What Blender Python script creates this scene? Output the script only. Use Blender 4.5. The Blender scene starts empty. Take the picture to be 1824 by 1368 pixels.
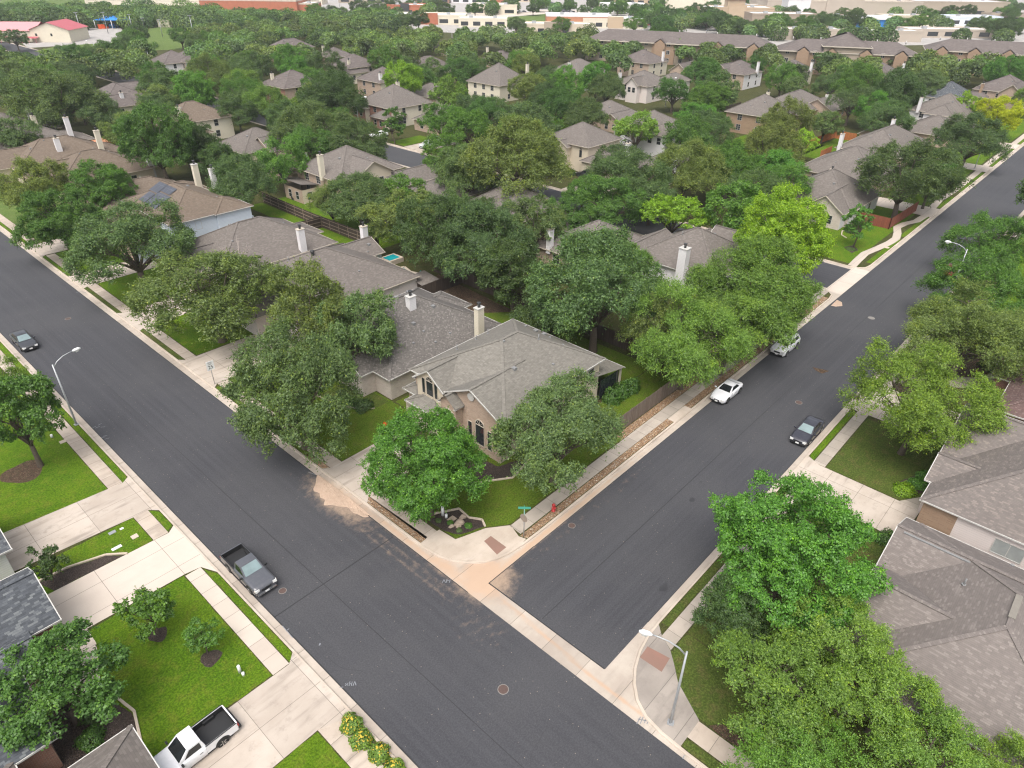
import bpy, bmesh, math, random
import numpy as np
from mathutils import Vector, Matrix
R = math.radians
SC = bpy.context.scene
COL = SC.collection
random.seed(7)

# ---------------------------------------------------------------- camera, world, sun, exposure
CAM_H = 41.0
F_PX, PITCH, ROLL, YAW = 1221.558, 0.564675, 0.0120509, 0.736233     # solved from the two street directions
def cam_axes():
    f = np.array([math.cos(YAW)*math.cos(PITCH), math.sin(YAW)*math.cos(PITCH), -math.sin(PITCH)])
    r = np.array([math.sin(YAW), -math.cos(YAW), 0.0]); u = np.cross(r, f)
    c, s = math.cos(ROLL), math.sin(ROLL)
    return f, c*r + s*u, -s*r + c*u
CF, CR, CU = cam_axes()
cam_d = bpy.data.cameras.new('camera'); cam_o = bpy.data.objects.new('camera', cam_d); COL.objects.link(cam_o)
m = Matrix(((CR[0], CU[0], -CF[0], 0), (CR[1], CU[1], -CF[1], 0), (CR[2], CU[2], -CF[2], CAM_H), (0, 0, 0, 1)))
cam_o.matrix_world = m
cam_d.sensor_width = 36.0; cam_d.lens = F_PX/1824*36.0
cam_d.clip_start = 0.5; cam_d.clip_end = 6000
SC.camera = cam_o

SUN_EL, SUN_AZ = R(62), R(205)          # azimuth counted from +X towards +Y
world = bpy.data.worlds.new('World'); SC.world = world; world.use_nodes = True
wn = world.node_tree; wn.nodes.clear()
sky = wn.nodes.new('ShaderNodeTexSky'); sky.sky_type = 'NISHITA'; sky.sun_disc = False
sky.sun_elevation = SUN_EL; sky.sun_rotation = R(90) - SUN_AZ
sky.air_density = 1.0; sky.dust_density = 6.0; sky.ozone_density = 1.0
hs = wn.nodes.new('ShaderNodeHueSaturation'); hs.inputs['Saturation'].default_value = 0.35   # overcast: the cloud layer greys the sky
bg = wn.nodes.new('ShaderNodeBackground'); bg.inputs['Strength'].default_value = 0.15
wo = wn.nodes.new('ShaderNodeOutputWorld')
wn.links.new(sky.outputs[0], hs.inputs['Color']); wn.links.new(hs.outputs[0], bg.inputs['Color']); wn.links.new(bg.outputs[0], wo.inputs['Surface'])
sun_d = bpy.data.lights.new('sun', 'SUN'); sun_d.energy = 0.8; sun_d.angle = R(40); sun_d.color = (1.0, 0.955, 0.89)
sun_o = bpy.data.objects.new('sun', sun_d); COL.objects.link(sun_o)
sun_o.location = (0, 0, 120)
sv = Vector((math.cos(SUN_EL)*math.cos(SUN_AZ), math.cos(SUN_EL)*math.sin(SUN_AZ), math.sin(SUN_EL)))
sun_o.rotation_euler = sv.to_track_quat('Z', 'Y').to_euler()
SC.view_settings.view_transform = 'Standard'; SC.view_settings.look = 'None'
SC.view_settings.exposure = 0.85; SC.view_settings.gamma = 1.0
SC.render.engine = 'CYCLES'
SC.cycles.filter_width = 1.2; SC.cycles.use_denoising = True; SC.cycles.denoising_prefilter = 'NONE'
SC.cycles.max_bounces = 7; SC.cycles.diffuse_bounces = 5; SC.cycles.glossy_bounces = 2
SC.cycles.transmission_bounces = 5; SC.cycles.transparent_max_bounces = 4; SC.cycles.volume_bounces = 0
SC.cycles.caustics_reflective = False; SC.cycles.caustics_refractive = False

def G(px, py, z=0.0):
    """photo pixel (1824x1368) -> point of the place at height z"""
    d = CF + CR*((px-912)/F_PX) + CU*((684-py)/F_PX)
    t = (z-CAM_H)/d[2]
    return Vector((d[0]*t, d[1]*t, z))
def PX(p):
    d = np.array([p[0], p[1], p[2]-CAM_H]); zz = d@CF
    return 912+F_PX*(d@CR)/zz, 684-F_PX*(d@CU)/zz, zz

# ---------------------------------------------------------------- materials
class NT:
    def __init__(s, name):
        s.m = bpy.data.materials.new(name); s.m.use_nodes = True; s.t = s.m.node_tree
        s.b = s.t.nodes['Principled BSDF']; s.b.inputs['Roughness'].default_value = 0.85
        s.out = s.t.nodes['Material Output']
    def n(s, typ, **kw):
        x = s.t.nodes.new(typ)
        for k, v in kw.items():
            if k.startswith('i_'):
                key = k[2:]
                key = int(key) if key.isdigit() else key.replace('_', ' ')
                s.put(x, key, v)
            else: setattr(x, k, v)
        return x
    def put(s, x, key, v):
        if isinstance(v, bpy.types.NodeSocket): s.t.links.new(v, x.inputs[key])
        elif isinstance(v, bpy.types.Node): s.t.links.new(v.outputs[0], x.inputs[key])
        else:
            if isinstance(v, tuple) and len(v) == 3 and x.inputs[key].type == 'RGBA': v = (*v, 1)
            x.inputs[key].default_value = v
    def pos(s): return s.n('ShaderNodeNewGeometry').outputs['Position']
    def mapping(s, vec, scale): return s.n('ShaderNodeMapping', i_Vector=vec, i_Scale=scale).outputs[0]
    def noise(s, vec, scale, detail=3.0, rough=0.55): return s.n('ShaderNodeTexNoise', i_Vector=vec, i_Scale=scale, i_Detail=detail, i_Roughness=rough).outputs[0]
    def ramp(s, fac, a, b, lo=0.0, hi=1.0): return s.n('ShaderNodeMapRange', i_0=fac, i_1=a, i_2=b, i_3=lo, i_4=hi, interpolation_type='SMOOTHSTEP').outputs[0]
    def mix(s, fac, a, b, mode='MIX'):
        x = s.n('ShaderNodeMix', data_type='RGBA', blend_type=mode)
        for k, v in ((0, fac), (6, a), (7, b)): s.put(x, k, v)
        return x.outputs[2]
    def math(s, op, a, b=0.0, c=0.0): return s.n('ShaderNodeMath', operation=op, i_0=a, i_1=b, i_2=c).outputs[0]
    def bump(s, h, dist=0.02, strength=0.6):
        s.put(s.b, 'Normal', s.n('ShaderNodeBump', i_Height=h, i_Distance=dist, i_Strength=strength).outputs[0])
    def col(s, c): s.put(s.b, 'Base Color', c)
def sc(c, k): return tuple(x*k for x in c)

def m_plain(name, c, rough=0.7, metal=0.0, var=0.12, scale=2.0, spec=None):
    t = NT(name); n = t.noise(t.pos(), scale)
    t.col(t.mix(n, sc(c, 1-var), sc(c, 1+var)))
    t.b.inputs['Roughness'].default_value = rough; t.b.inputs['Metallic'].default_value = metal
    if spec is not None: t.b.inputs['Specular IOR Level'].default_value = spec
    return t.m

def m_asphalt(name, axis):
    t = NT(name); p = t.pos()
    streak = t.noise(t.mapping(p, (2.2, 0.02, 1) if axis == 'y' else (0.02, 2.2, 1)), 1.0, 4)
    fine = t.noise(p, 9.0, 6, 0.8); big = t.noise(p, 0.09, 4); mid = t.noise(p, 0.7, 3)
    c = t.mix(t.ramp(streak, .3, .7), (.034, .0345, .041), (.048, .049, .056))
    c = t.mix(t.ramp(big, .35, .7), c, (.055, .055, .060))
    c = t.mix(t.math('MULTIPLY', t.ramp(mid, .55, .8), .4), c, (.038, .038, .046))
    c = t.mix(t.ramp(fine, .35, .7), t.mix(.28, c, (0.018, .018, .022)), t.mix(.13, c, (.17, .165, .165)))
    speck = t.n('ShaderNodeTexVoronoi', i_Vector=p, i_Scale=2.2).outputs[0]
    c = t.mix(t.ramp(speck, .075, .04), c, (.24, .21, .17))
    d = t.n('ShaderNodeAttribute', attribute_name='dirt').outputs['Fac']
    dn = t.math('ADD', d, t.math('MULTIPLY', t.math('SUBTRACT', t.noise(p, 1.6, 6, .65), .5), .9))
    c = t.mix(t.math('MULTIPLY', t.ramp(dn, .30, .95), .85), c, t.mix(fine, (.26, .18, .125), (.44, .325, .235)))
    t.col(c); t.bump(fine, .01, .5); t.b.inputs['Roughness'].default_value = .9
    return t.m

def m_concrete(name, c1, c2, axis=None, step=1.55, stain=.5, joint2=None):
    t = NT(name); p = t.pos()
    big = t.noise(p, .35, 5, .6); fine = t.noise(p, 14, 4, .7)
    streak = t.noise(t.mapping(p, (.25, 1.6, 1)), .9, 4)
    c = t.mix(t.ramp(big, .3, .7), c1, c2)
    c = t.mix(t.math('MULTIPLY', t.ramp(streak, .5, .8), stain), c, sc(c1, .55))
    blot = t.noise(p, 1.1, 6, .75); c = t.mix(t.math('MULTIPLY', t.ramp(blot, .52, .72), stain*.55), c, sc(c1, .5))
    c = t.mix(t.math('MULTIPLY', fine, .35), c, sc(c2, .72))
    d = t.n('ShaderNodeAttribute', attribute_name='dirt').outputs['Fac']
    dn = t.math('ADD', d, t.math('MULTIPLY', t.math('SUBTRACT', t.noise(p, 1.4, 6, .65), .5), .8))
    c = t.mix(t.math('MULTIPLY', t.ramp(dn, .3, .9), .85), c, (.44, .30, .205))
    if axis:
        s = t.n('ShaderNodeSeparateXYZ', i_0=p)
        def joint(ax, st):
            fr = t.math('FRACT', t.math('DIVIDE', t.math('ADD', s.outputs[0 if ax == 'x' else 1], 500.3), st))
            return t.math('LESS_THAN', fr, .035/st)
        j = joint(axis, step)
        if joint2: j = t.math('MAXIMUM', j, joint('y' if axis == 'x' else 'x', joint2))
        c = t.mix(t.math('MULTIPLY', j, .75), c, (.09, .08, .065))
        cell = t.n('ShaderNodeTexWhiteNoise', noise_dimensions='1D', i_W=t.math('FLOOR', t.math('DIVIDE', t.math('ADD', s.outputs[0 if axis == 'x' else 1], 500.3), step))).outputs[0]
        c = t.mix(t.math('MULTIPLY', t.ramp(cell, .55, .95), .35), c, sc(c1, .62))
    t.col(c); t.b.inputs['Roughness'].default_value = .9; t.bump(fine, .005, .4)
    return t.m

def m_grass(name, c1, c2, dry, dryamt):
    t = NT(name); p = t.pos()
    big = t.noise(p, .22, 4); mid = t.noise(p, 1.1, 6, .7); fine = t.noise(p, 7, 5, .75); mow = t.noise(t.mapping(p, (.35, 2.2, 1)), 1.0, 3)
    c = t.mix(t.ramp(big, .35, .65), c1, c2)
    c = t.mix(t.math('MULTIPLY', t.ramp(mid, .47, .66), dryamt), c, dry)
    c = t.mix(t.math('MULTIPLY', t.ramp(mid, .45, .3), .55), c, sc(c1, .62))
    c = t.mix(t.math('MULTIPLY', t.ramp(mow, .5, .7), .22), c, sc(c2, 1.35))
    c = t.mix(t.ramp(fine, .38, .66), t.mix(.55, c, sc(c1, .35)), t.mix(.35, c, sc(c2, 1.6)))
    t.col(c); t.bump(fine, .08, 1.0); t.b.inputs['Roughness'].default_value = .95; t.b.inputs['Specular IOR Level'].default_value = .15
    return t.m

def m_rocks(name, cols, scale=7.0):
    t = NT(name); p = t.pos()
    v = t.n('ShaderNodeTexVoronoi', i_Vector=p, i_Scale=scale)
    e = t.n('ShaderNodeTexVoronoi', i_Vector=p, i_Scale=scale, feature='DISTANCE_TO_EDGE').outputs[0]
    w = t.n('ShaderNodeTexWhiteNoise', noise_dimensions='3D', i_Vector=v.outputs['Color']).outputs[0]
    r = t.n('ShaderNodeValToRGB', i_0=w); el = r.color_ramp.elements
    while len(el) < len(cols): el.new(.5)
    for i, c in enumerate(cols): el[i].position = i/(len(cols)-1); el[i].color = (*c, 1)
    c = t.mix(t.ramp(e, .0, .08), sc(cols[0], .35), r.outputs[0])
    t.col(c); t.bump(t.ramp(e, 0, .25), .05, 1.0)
    return t.m

def m_shingle(name, c1, c2, c3, contrast=1.0, row=.17, wid=.38):
    t = NT(name); uv = t.n('ShaderNodeUVMap').outputs[0]; p = t.pos()
    br = t.n('ShaderNodeTexBrick', i_Vector=uv, i_Color1=(0, 0, 0), i_Color2=(1, 1, 1), i_Mortar=(.5, .5, .5), i_Scale=1.0, i_Mortar_Size=.0, i_Brick_Width=wid, i_Row_Height=row, i_Bias=0.0, offset=.37, squash=1.0)
    r = t.n('ShaderNodeValToRGB', i_0=br.outputs[0]); el = r.color_ramp.elements
    el.new(.5); el.new(.8)
    k = contrast
    def lerp(a, b): return tuple(x+(y-x)*k for x, y in zip(a, b))
    el[0].position = 0; el[0].color = (*lerp(c1, c2), 1); el[1].position = .45; el[1].color = (*c1, 1)
    el[2].position = .72; el[2].color = (*lerp(c1, sc(c1, 1.1)), 1); el[3].position = .97; el[3].color = (*lerp(c1, c3), 1)
    big = t.noise(p, .22, 4); sv_ = t.n('ShaderNodeSeparateXYZ', i_0=uv)
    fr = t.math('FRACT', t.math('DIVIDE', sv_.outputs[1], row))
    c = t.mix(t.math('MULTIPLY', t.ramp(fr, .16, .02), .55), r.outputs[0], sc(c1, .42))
    c = t.mix(t.math('MULTIPLY', t.ramp(big, .4, .75), .25), c, sc(c1, .78))
    fine = t.noise(p, 22, 3, .7)
    c = t.mix(t.math('MULTIPLY', fine, .35), c, sc(c3, .9))
    streak = t.noise(t.mapping(uv, (2.5, .12, 1)), 1.0, 3)
    c = t.mix(t.math('MULTIPLY', t.ramp(streak, .55, .8), .22), c, sc(c1, .55))
    t.col(c); t.bump(t.math('ADD', fr, t.math('MULTIPLY', br.outputs[0], .5)), .03, .6); t.b.inputs['Roughness'].default_value = .92; t.b.inputs['Specular IOR Level'].default_value = .25
    return t.m

def m_brick(name, c1, c2, c3, mortar, bw=.24, rh=.085, ms=.012):
    t = NT(name); uv = t.n('ShaderNodeUVMap').outputs[0]; p = t.pos()
    br = t.n('ShaderNodeTexBrick', i_Vector=uv, i_Color1=(0, 0, 0), i_Color2=(1, 1, 1), i_Mortar=(.5, .5, .5), i_Scale=1.0, i_Mortar_Size=ms, i_Brick_Width=bw, i_Row_Height=rh)
    r = t.n('ShaderNodeValToRGB', i_0=br.outputs[0]); el = r.color_ramp.elements; el.new(.5)
    for i, c in enumerate((c1, c2, c3)): el[i].color = (*c, 1)
    c = t.mix(br.outputs['Fac'], r.outputs[0], mortar)
    c = t.mix(t.math('MULTIPLY', t.ramp(t.noise(p, .8, 4), .4, .7), .3), c, sc(c2, .75))
    t.col(c); t.bump(br.outputs['Fac'], -.01, .5)
    return t.m

def m_siding(name, c, row=.2):
    t = NT(name); uv = t.n('ShaderNodeUVMap').outputs[0]
    fr = t.math('FRACT', t.math('DIVIDE', t.n('ShaderNodeSeparateXYZ', i_0=uv).outputs[1], row))
    cc = t.mix(t.ramp(fr, .12, .0), c, sc(c, .6))
    cc = t.mix(t.math('MULTIPLY', t.ramp(t.noise(t.pos(), .6, 4), .45, .75), .18), cc, sc(c, .75))
    t.col(cc); t.bump(fr, .015, .6); t.b.inputs['Roughness'].default_value = .7
    return t.m

def m_leaf(name, hue=(1.2, 1.15, .8), cs=.55, tint=False):
    t = NT(name); t.t.nodes.remove(t.b)
    oi = t.n('ShaderNodeObjectInfo'); g = t.n('ShaderNodeNewGeometry')
    rnd = g.outputs['Random Per Island']
    c = t.mix(1.0, oi.outputs['Color'], t.mix(rnd, (.55, .6, .6), (1.4, 1.35, 1.15)), 'MULTIPLY')
    clump = t.noise(t.mapping(t.n('ShaderNodeTexCoord').outputs['Object'], (1, 1, 1)), cs, 2)
    c = t.mix(t.ramp(clump, .5, .72), c, t.mix(1.0, c, (*hue, 1), 'MULTIPLY'))
    if tint: c = t.mix(1.0, c, t.n('ShaderNodeAttribute', attribute_name='tint').outputs['Color'], 'MULTIPLY')
    w = t.n('ShaderNodeTexWhiteNoise', noise_dimensions='1D', i_W=rnd).outputs[0]
    c = t.mix(t.ramp(w, .93, .99), c, t.mix(1.0, c, (1.9, 1.6, .8, 1), 'MULTIPLY'))
    df = t.n('ShaderNodeBsdfDiffuse', i_Color=c); tr = t.n('ShaderNodeBsdfTranslucent', i_Color=t.mix(1.0, c, (1.1, 1.25, .55, 1), 'MULTIPLY'))
    gl = t.n('ShaderNodeBsdfGlossy', i_Color=(.5, .55, .5), i_Roughness=.45)
    mx = t.n('ShaderNodeMixShader', i_0=.40, i_1=df, i_2=tr)
    mx2 = t.n('ShaderNodeMixShader', i_0=.05, i_1=mx, i_2=gl)
    t.t.links.new(mx2.outputs[0], t.out.inputs['Surface'])
    return t.m

def m_objcolor(name, rough=.3, coat=.6, spec=.5):
    t = NT(name); oi = t.n('ShaderNodeObjectInfo')
    n = t.noise(t.pos(), 5.0, 3)
    t.col(t.mix(t.math('MULTIPLY', t.ramp(n, .45, .75), .2), oi.outputs['Color'], t.mix(.35, oi.outputs['Color'], (.25, .23, .2))))
    t.b.inputs['Roughness'].default_value = rough; t.b.inputs['Coat Weight'].default_value = coat; t.b.inputs['Coat Roughness'].default_value = .08
    return t.m
def m_wood(name, c1, c2, w=.14):
    t = NT(name); uv = t.n('ShaderNodeUVMap').outputs[0]; s = t.n('ShaderNodeSeparateXYZ', i_0=uv)
    k = t.math('DIVIDE', s.outputs[0], w); fr = t.math('FRACT', k)
    cell = t.n('ShaderNodeTexWhiteNoise', noise_dimensions='1D', i_W=t.math('FLOOR', k)).outputs[0]
    c = t.mix(cell, c1, c2)
    c = t.mix(t.math('MULTIPLY', t.ramp(t.noise(t.mapping(uv, (14, .8, 1)), 1.0, 4), .4, .7), .5), c, sc(c1, .6))
    c = t.mix(t.math('LESS_THAN', fr, .1), c, sc(c1, .25))
    t.col(c); return t.m

M = {}
M['asphalt_a'] = m_asphalt('asphalt_along_first_street', 'y')
M['asphalt_b'] = m_asphalt('asphalt_along_second_street', 'x')
M['gutter'] = m_concrete('gutter_concrete', (.37, .31, .26), (.48, .42, .355), 'y', 3.0)
M['walk_a'] = m_concrete('sidewalk_concrete_a', (.40, .33, .27), (.49, .415, .345), 'y', 1.55, .8)
M['walk_b'] = m_concrete('sidewalk_concrete_b', (.33, .29, .245), (.45, .39, .33), 'x', 1.55)
M['walk_new'] = m_concrete('sidewalk_concrete_new', (.51, .435, .37), (.56, .485, .41), 'y', 1.7, .12)
M['walk_dark'] = m_concrete('weathered_ramp_concrete', (.24, .21, .185), (.36, .315, .275), 'y', 2.4, .7)
M['drive'] = m_concrete('driveway_concrete', (.42, .355, .295), (.52, .45, .385), 'x', 4.0, .95, 2.75)
M['drive_new'] = m_concrete('driveway_concrete_new', (.52, .445, .38), (.575, .50, .43), 'x', 4.6, .08, 2.75)
M['kerb'] = m_concrete('kerb_concrete', (.41, .34, .275), (.54, .46, .385), None, 3, .4)
M['brickpad'] = m_brick('brick_paver_pad', (.34, .15, .12), (.40, .19, .15), (.30, .14, .11), (.22, .13, .10), .22, .11)
M['lawn'] = m_grass('vivid_lawn', (.060, .135, .005), (.105, .180, .008), (.18, .17, .03), .6)
M['lawn_olive'] = m_grass('olive_lawn', (.068, .116, .009), (.096, .148, .013), (.14, .105, .035), .55)
M['lawn_rough'] = m_grass('rough_lawn', (.058, .088, .016), (.085, .115, .022), (.15, .11, .05), .7)
M['lawn_far'] = m_grass('far_lawn', (.095, .155, .035), (.125, .18, .045), (.17, .17, .07), .5)
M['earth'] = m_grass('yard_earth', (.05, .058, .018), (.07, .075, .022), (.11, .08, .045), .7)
M['rocks'] = m_rocks('river_rock', [(.25, .15, .085), (.36, .215, .12), (.44, .29, .17), (.39, .24, .13), (.56, .46, .35)], 7.5)
M['mulch'] = m_rocks('dark_mulch', [(.05, .035, .028), (.085, .058, .046), (.12, .085, .066)], 14)
M['leaflitter'] = m_rocks('leaf_litter', [(.06, .03, .018), (.11, .06, .03), (.16, .10, .06), (.07, .06, .02)], 9)
M['roof_grey'] = m_shingle('grey_weathered_shingles', (.172, .160, .140), (.135, .125, .110), (.225, .210, .182), .8, .15, .30)
M['roof_dark'] = m_shingle('dark_mottled_shingles', (.120, .109, .100), (.080, .073, .067), (.220, .203, .186), .8, .14, .18)
M['roof_brown'] = m_shingle('brown_shingles', (.146, .127, .114), (.116, .102, .092), (.200, .178, .160), .8, .16, .28)
M['roof_tan'] = m_shingle('tan_shingles', (.150, .115, .087), (.118, .092, .071), (.195, .158, .125), .8, .16, .28)
M['roof_blend'] = m_shingle('blended_shingles', (.152, .131, .121), (.104, .091, .085), (.30, .265, .24), .45, .13, .26)
M['roof_blend2'] = m_shingle('grey_blended_shingles', (.138, .122, .114), (.096, .086, .082), (.28, .235, .205), .5, .13, .26)
M['roof_slate'] = m_shingle('slate_blue_shingles', (.064, .070, .082), (.038, .042, .05), (.165, .175, .18), 1.0, .15, .30)
M['roof_red'] = m_shingle('reddish_brown_shingles', (.115, .070, .064), (.08, .052, .05), (.20, .15, .135), .8, .14, .2)
M['roof_far'] = m_shingle('far_grey_brown_shingles', (.128, .108, .10), (.102, .086, .081), (.17, .146, .135), .8, .3, .8)
M['cap'] = m_plain('ridge_cap_shingle', (.195, .178, .152), .9, var=.2, scale=5)
M['cap_dark'] = m_plain('dark_ridge_cap_shingle', (.145, .118, .102), .9, var=.2, scale=5)
M['brick'] = m_brick('tan_brick', (.38, .27, .20), (.46, .335, .25), (.32, .22, .165), (.42, .36, .30))
M['brick_red'] = m_brick('red_brick', (.26, .10, .065), (.32, .14, .09), (.20, .085, .06), (.30, .25, .21))
M['brick_pale'] = m_brick('pale_brick', (.50, .42, .36), (.58, .50, .44), (.44, .36, .31), (.55, .50, .46))
M['brick_peach'] = m_brick('peach_stone', (.29, .19, .125), (.33, .22, .145), (.26, .17, .11), (.33, .25, .18), .5, .1)
M['stucco'] = m_plain('cream_stucco', (.56, .485, .375), .9, var=.06, scale=1.2)
M['stucco2'] = m_plain('tan_stucco', (.35, .29, .225), .9, var=.06, scale=1.2)
M['siding_white'] = m_siding('white_siding', (.72, .70, .70))
M['siding_blue'] = m_siding('pale_blue_siding', (.60, .66, .74))
M['siding_pink'] = m_siding('pinkish_white_siding', (.68, .61, .575))
M['siding_cream'] = m_siding('cream_siding', (.66, .60, .48))
M['trim'] = m_plain('white_trim', (.48, .465, .435), .6, var=.06)
M['trim_cream'] = m_plain('cream_trim', (.50, .44, .36), .6, var=.06)
M['flue'] = m_plain('dark_flue_metal', (.06, .06, .06), .5, .5)
M['metal'] = m_plain('galvanised_metal', (.42, .43, .44), .45, .6, .1)
M['vent'] = m_plain('grey_vent_plastic', (.20, .20, .20), .6)
def m_glass(name, c):
    t = NT(name); n = t.noise(t.pos(), 1.3, 2)
    t.col(t.mix(n, sc(c, .7), sc(c, 1.4))); t.b.inputs['Roughness'].default_value = .06; t.b.inputs['Specular IOR Level'].default_value = .7
    return t.m
M['glass'] = m_glass('dark_window_glass', (.022, .026, .03)); M['glass_blinds'] = m_glass('window_with_blinds', (.30, .32, .31))  # the second glass is paler because of its blinds
M['carglass'] = m_glass('car_glass', (.015, .018, .02))
M['carglass_shade'] = m_glass('windscreen_with_sunshade', (.17, .23, .235))
M['paint'] = m_objcolor('car_paint'); M['rubber'] = m_plain('tyre_rubber', (.018, .018, .018), .85)
M['black'] = m_plain('black_plastic', (.015, .015, .016), .6); M['chrome'] = m_plain('bright_metal', (.6, .6, .6), .25, .9, .05)
M['lamp_clear'] = m_plain('headlamp_lens', (.50, .50, .49), .15, var=.1); M['lamp_red'] = m_plain('tail_lamp_lens', (.30, .02, .02), .25)
M['amber'] = m_plain('amber_lens', (.75, .25, .03), .3)
M['white'] = m_plain('white_paint', (.78, .78, .77), .5, var=.05)
M['bark'] = m_plain('tree_bark', (.10, .078, .06), .95, var=.4, scale=6)
M['deadwood'] = m_plain('grey_dead_wood', (.34, .29, .26), .95, var=.2, scale=6)
M['leaf'] = m_leaf('foliage'); M['leaf_far'] = m_leaf('distant_foliage', (1.2, 1.15, .85), .3, True)
M['fence'] = m_wood('weathered_fence_boards', (.15, .115, .09), (.22, .175, .14))
M['fence_dark'] = m_wood('dark_fence_boards', (.055, .038, .03), (.085, .06, .045))
M['fence_orange'] = m_wood('orange_cedar_boards', (.42, .14, .045), (.52, .19, .065))
M['fence_red'] = m_wood('reddish_stained_boards', (.20, .055, .03), (.26, .075, .04))
M['fence_rail'] = m_plain('fence_rail', (.24, .18, .14), .9)
M['stone'] = m_plain('edging_stone', (.48, .40, .32), .9, var=.2, scale=4)
M['boulder'] = m_plain('boulder_stone', (.34, .27, .21), .95, var=.3, scale=3)
M['hydrant'] = m_plain('red_hydrant_paint', (.42, .03, .03), .45)
M['signgreen'] = m_plain('green_sign', (.06, .33, .24), .5); M['signback'] = m_plain('sign_back_metal', (.30, .25, .21), .6, .3)
M['blacktext'] = m_plain('black_lettering', (.02, .02, .02), .6)
M['sand'] = None
def m_sand():
    t = NT('pale_sand'); p = t.pos(); n = t.noise(p, 3.5, 6, .7); f = t.noise(p, 20, 3)
    t.col(t.mix(n, (.40, .27, .19), (.62, .47, .36))); t.bump(t.math('ADD', n, f), .12, 1.0); return t.m
M['sand'] = m_sand()
M['solar'] = m_brick('solar_cells', (.05, .055, .07), (.055, .06, .075), (.045, .05, .065), (.12, .12, .14), 1.0, 1.6, .03)
M['solar'].node_tree.nodes['Principled BSDF'].inputs['Roughness'].default_value = .35
M['pool'] = m_plain('pool_water', (.01, .30, .34), .08, var=.25, scale=1.5)
M['teal'] = m_plain('teal_fabric', (.05, .40, .42), .8)
M['redmetal'] = m_siding('red_metal_roof', (.42, .10, .12), .6); M['redmetal_l'] = m_siding('pale_red_metal_roof', (.60, .26, .27), .6)
M['blue'] = m_plain('blue_canopy', (.02, .20, .60), .7)
M['whiteroof'] = m_plain('white_membrane_roof', (.60, .59, .575), .8, var=.08, scale=.15)
M['lot'] = m_concrete('parking_lot_concrete', (.31, .29, .275), (.41, .385, .36), None, 3, .3)
M['yellow'] = m_plain('yellow_paint', (.75, .52, .03), .6); M['tile'] = m_plain('terracotta_tile', (.45, .20, .11), .8, var=.2, scale=1)
M['buff'] = m_plain('buff_wall', (.46, .35, .24), .9, var=.08, scale=.3); M['beige'] = m_plain('beige_block_wall', (.44, .375, .31), .9, var=.06, scale=.2)
M['bigbrick'] = m_plain('red_store_brick', (.38, .13, .07), .9, var=.2, scale=.5)
M['flower'] = m_plain('yellow_flowers', (.50, .36, .03), .7)
M['orange'] = m_plain('orange_flowers', (.75, .10, .02), .6)
M['markpaint'] = m_plain('worn_white_marking', (.20, .21, .23), .8, var=.4, scale=8)
M['rust'] = m_plain('rusty_iron', (.105, .068, .058), .7, .3, .3, 8)
M['stain'] = m_plain('oily_asphalt', (.030, .030, .034), .7, var=.3); M['ring'] = m_plain('cast_ring', (.20, .185, .17), .9, var=.2); M['seam'] = m_plain('dark_sealant', (.02, .02, .022), .7, var=.3)

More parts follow.
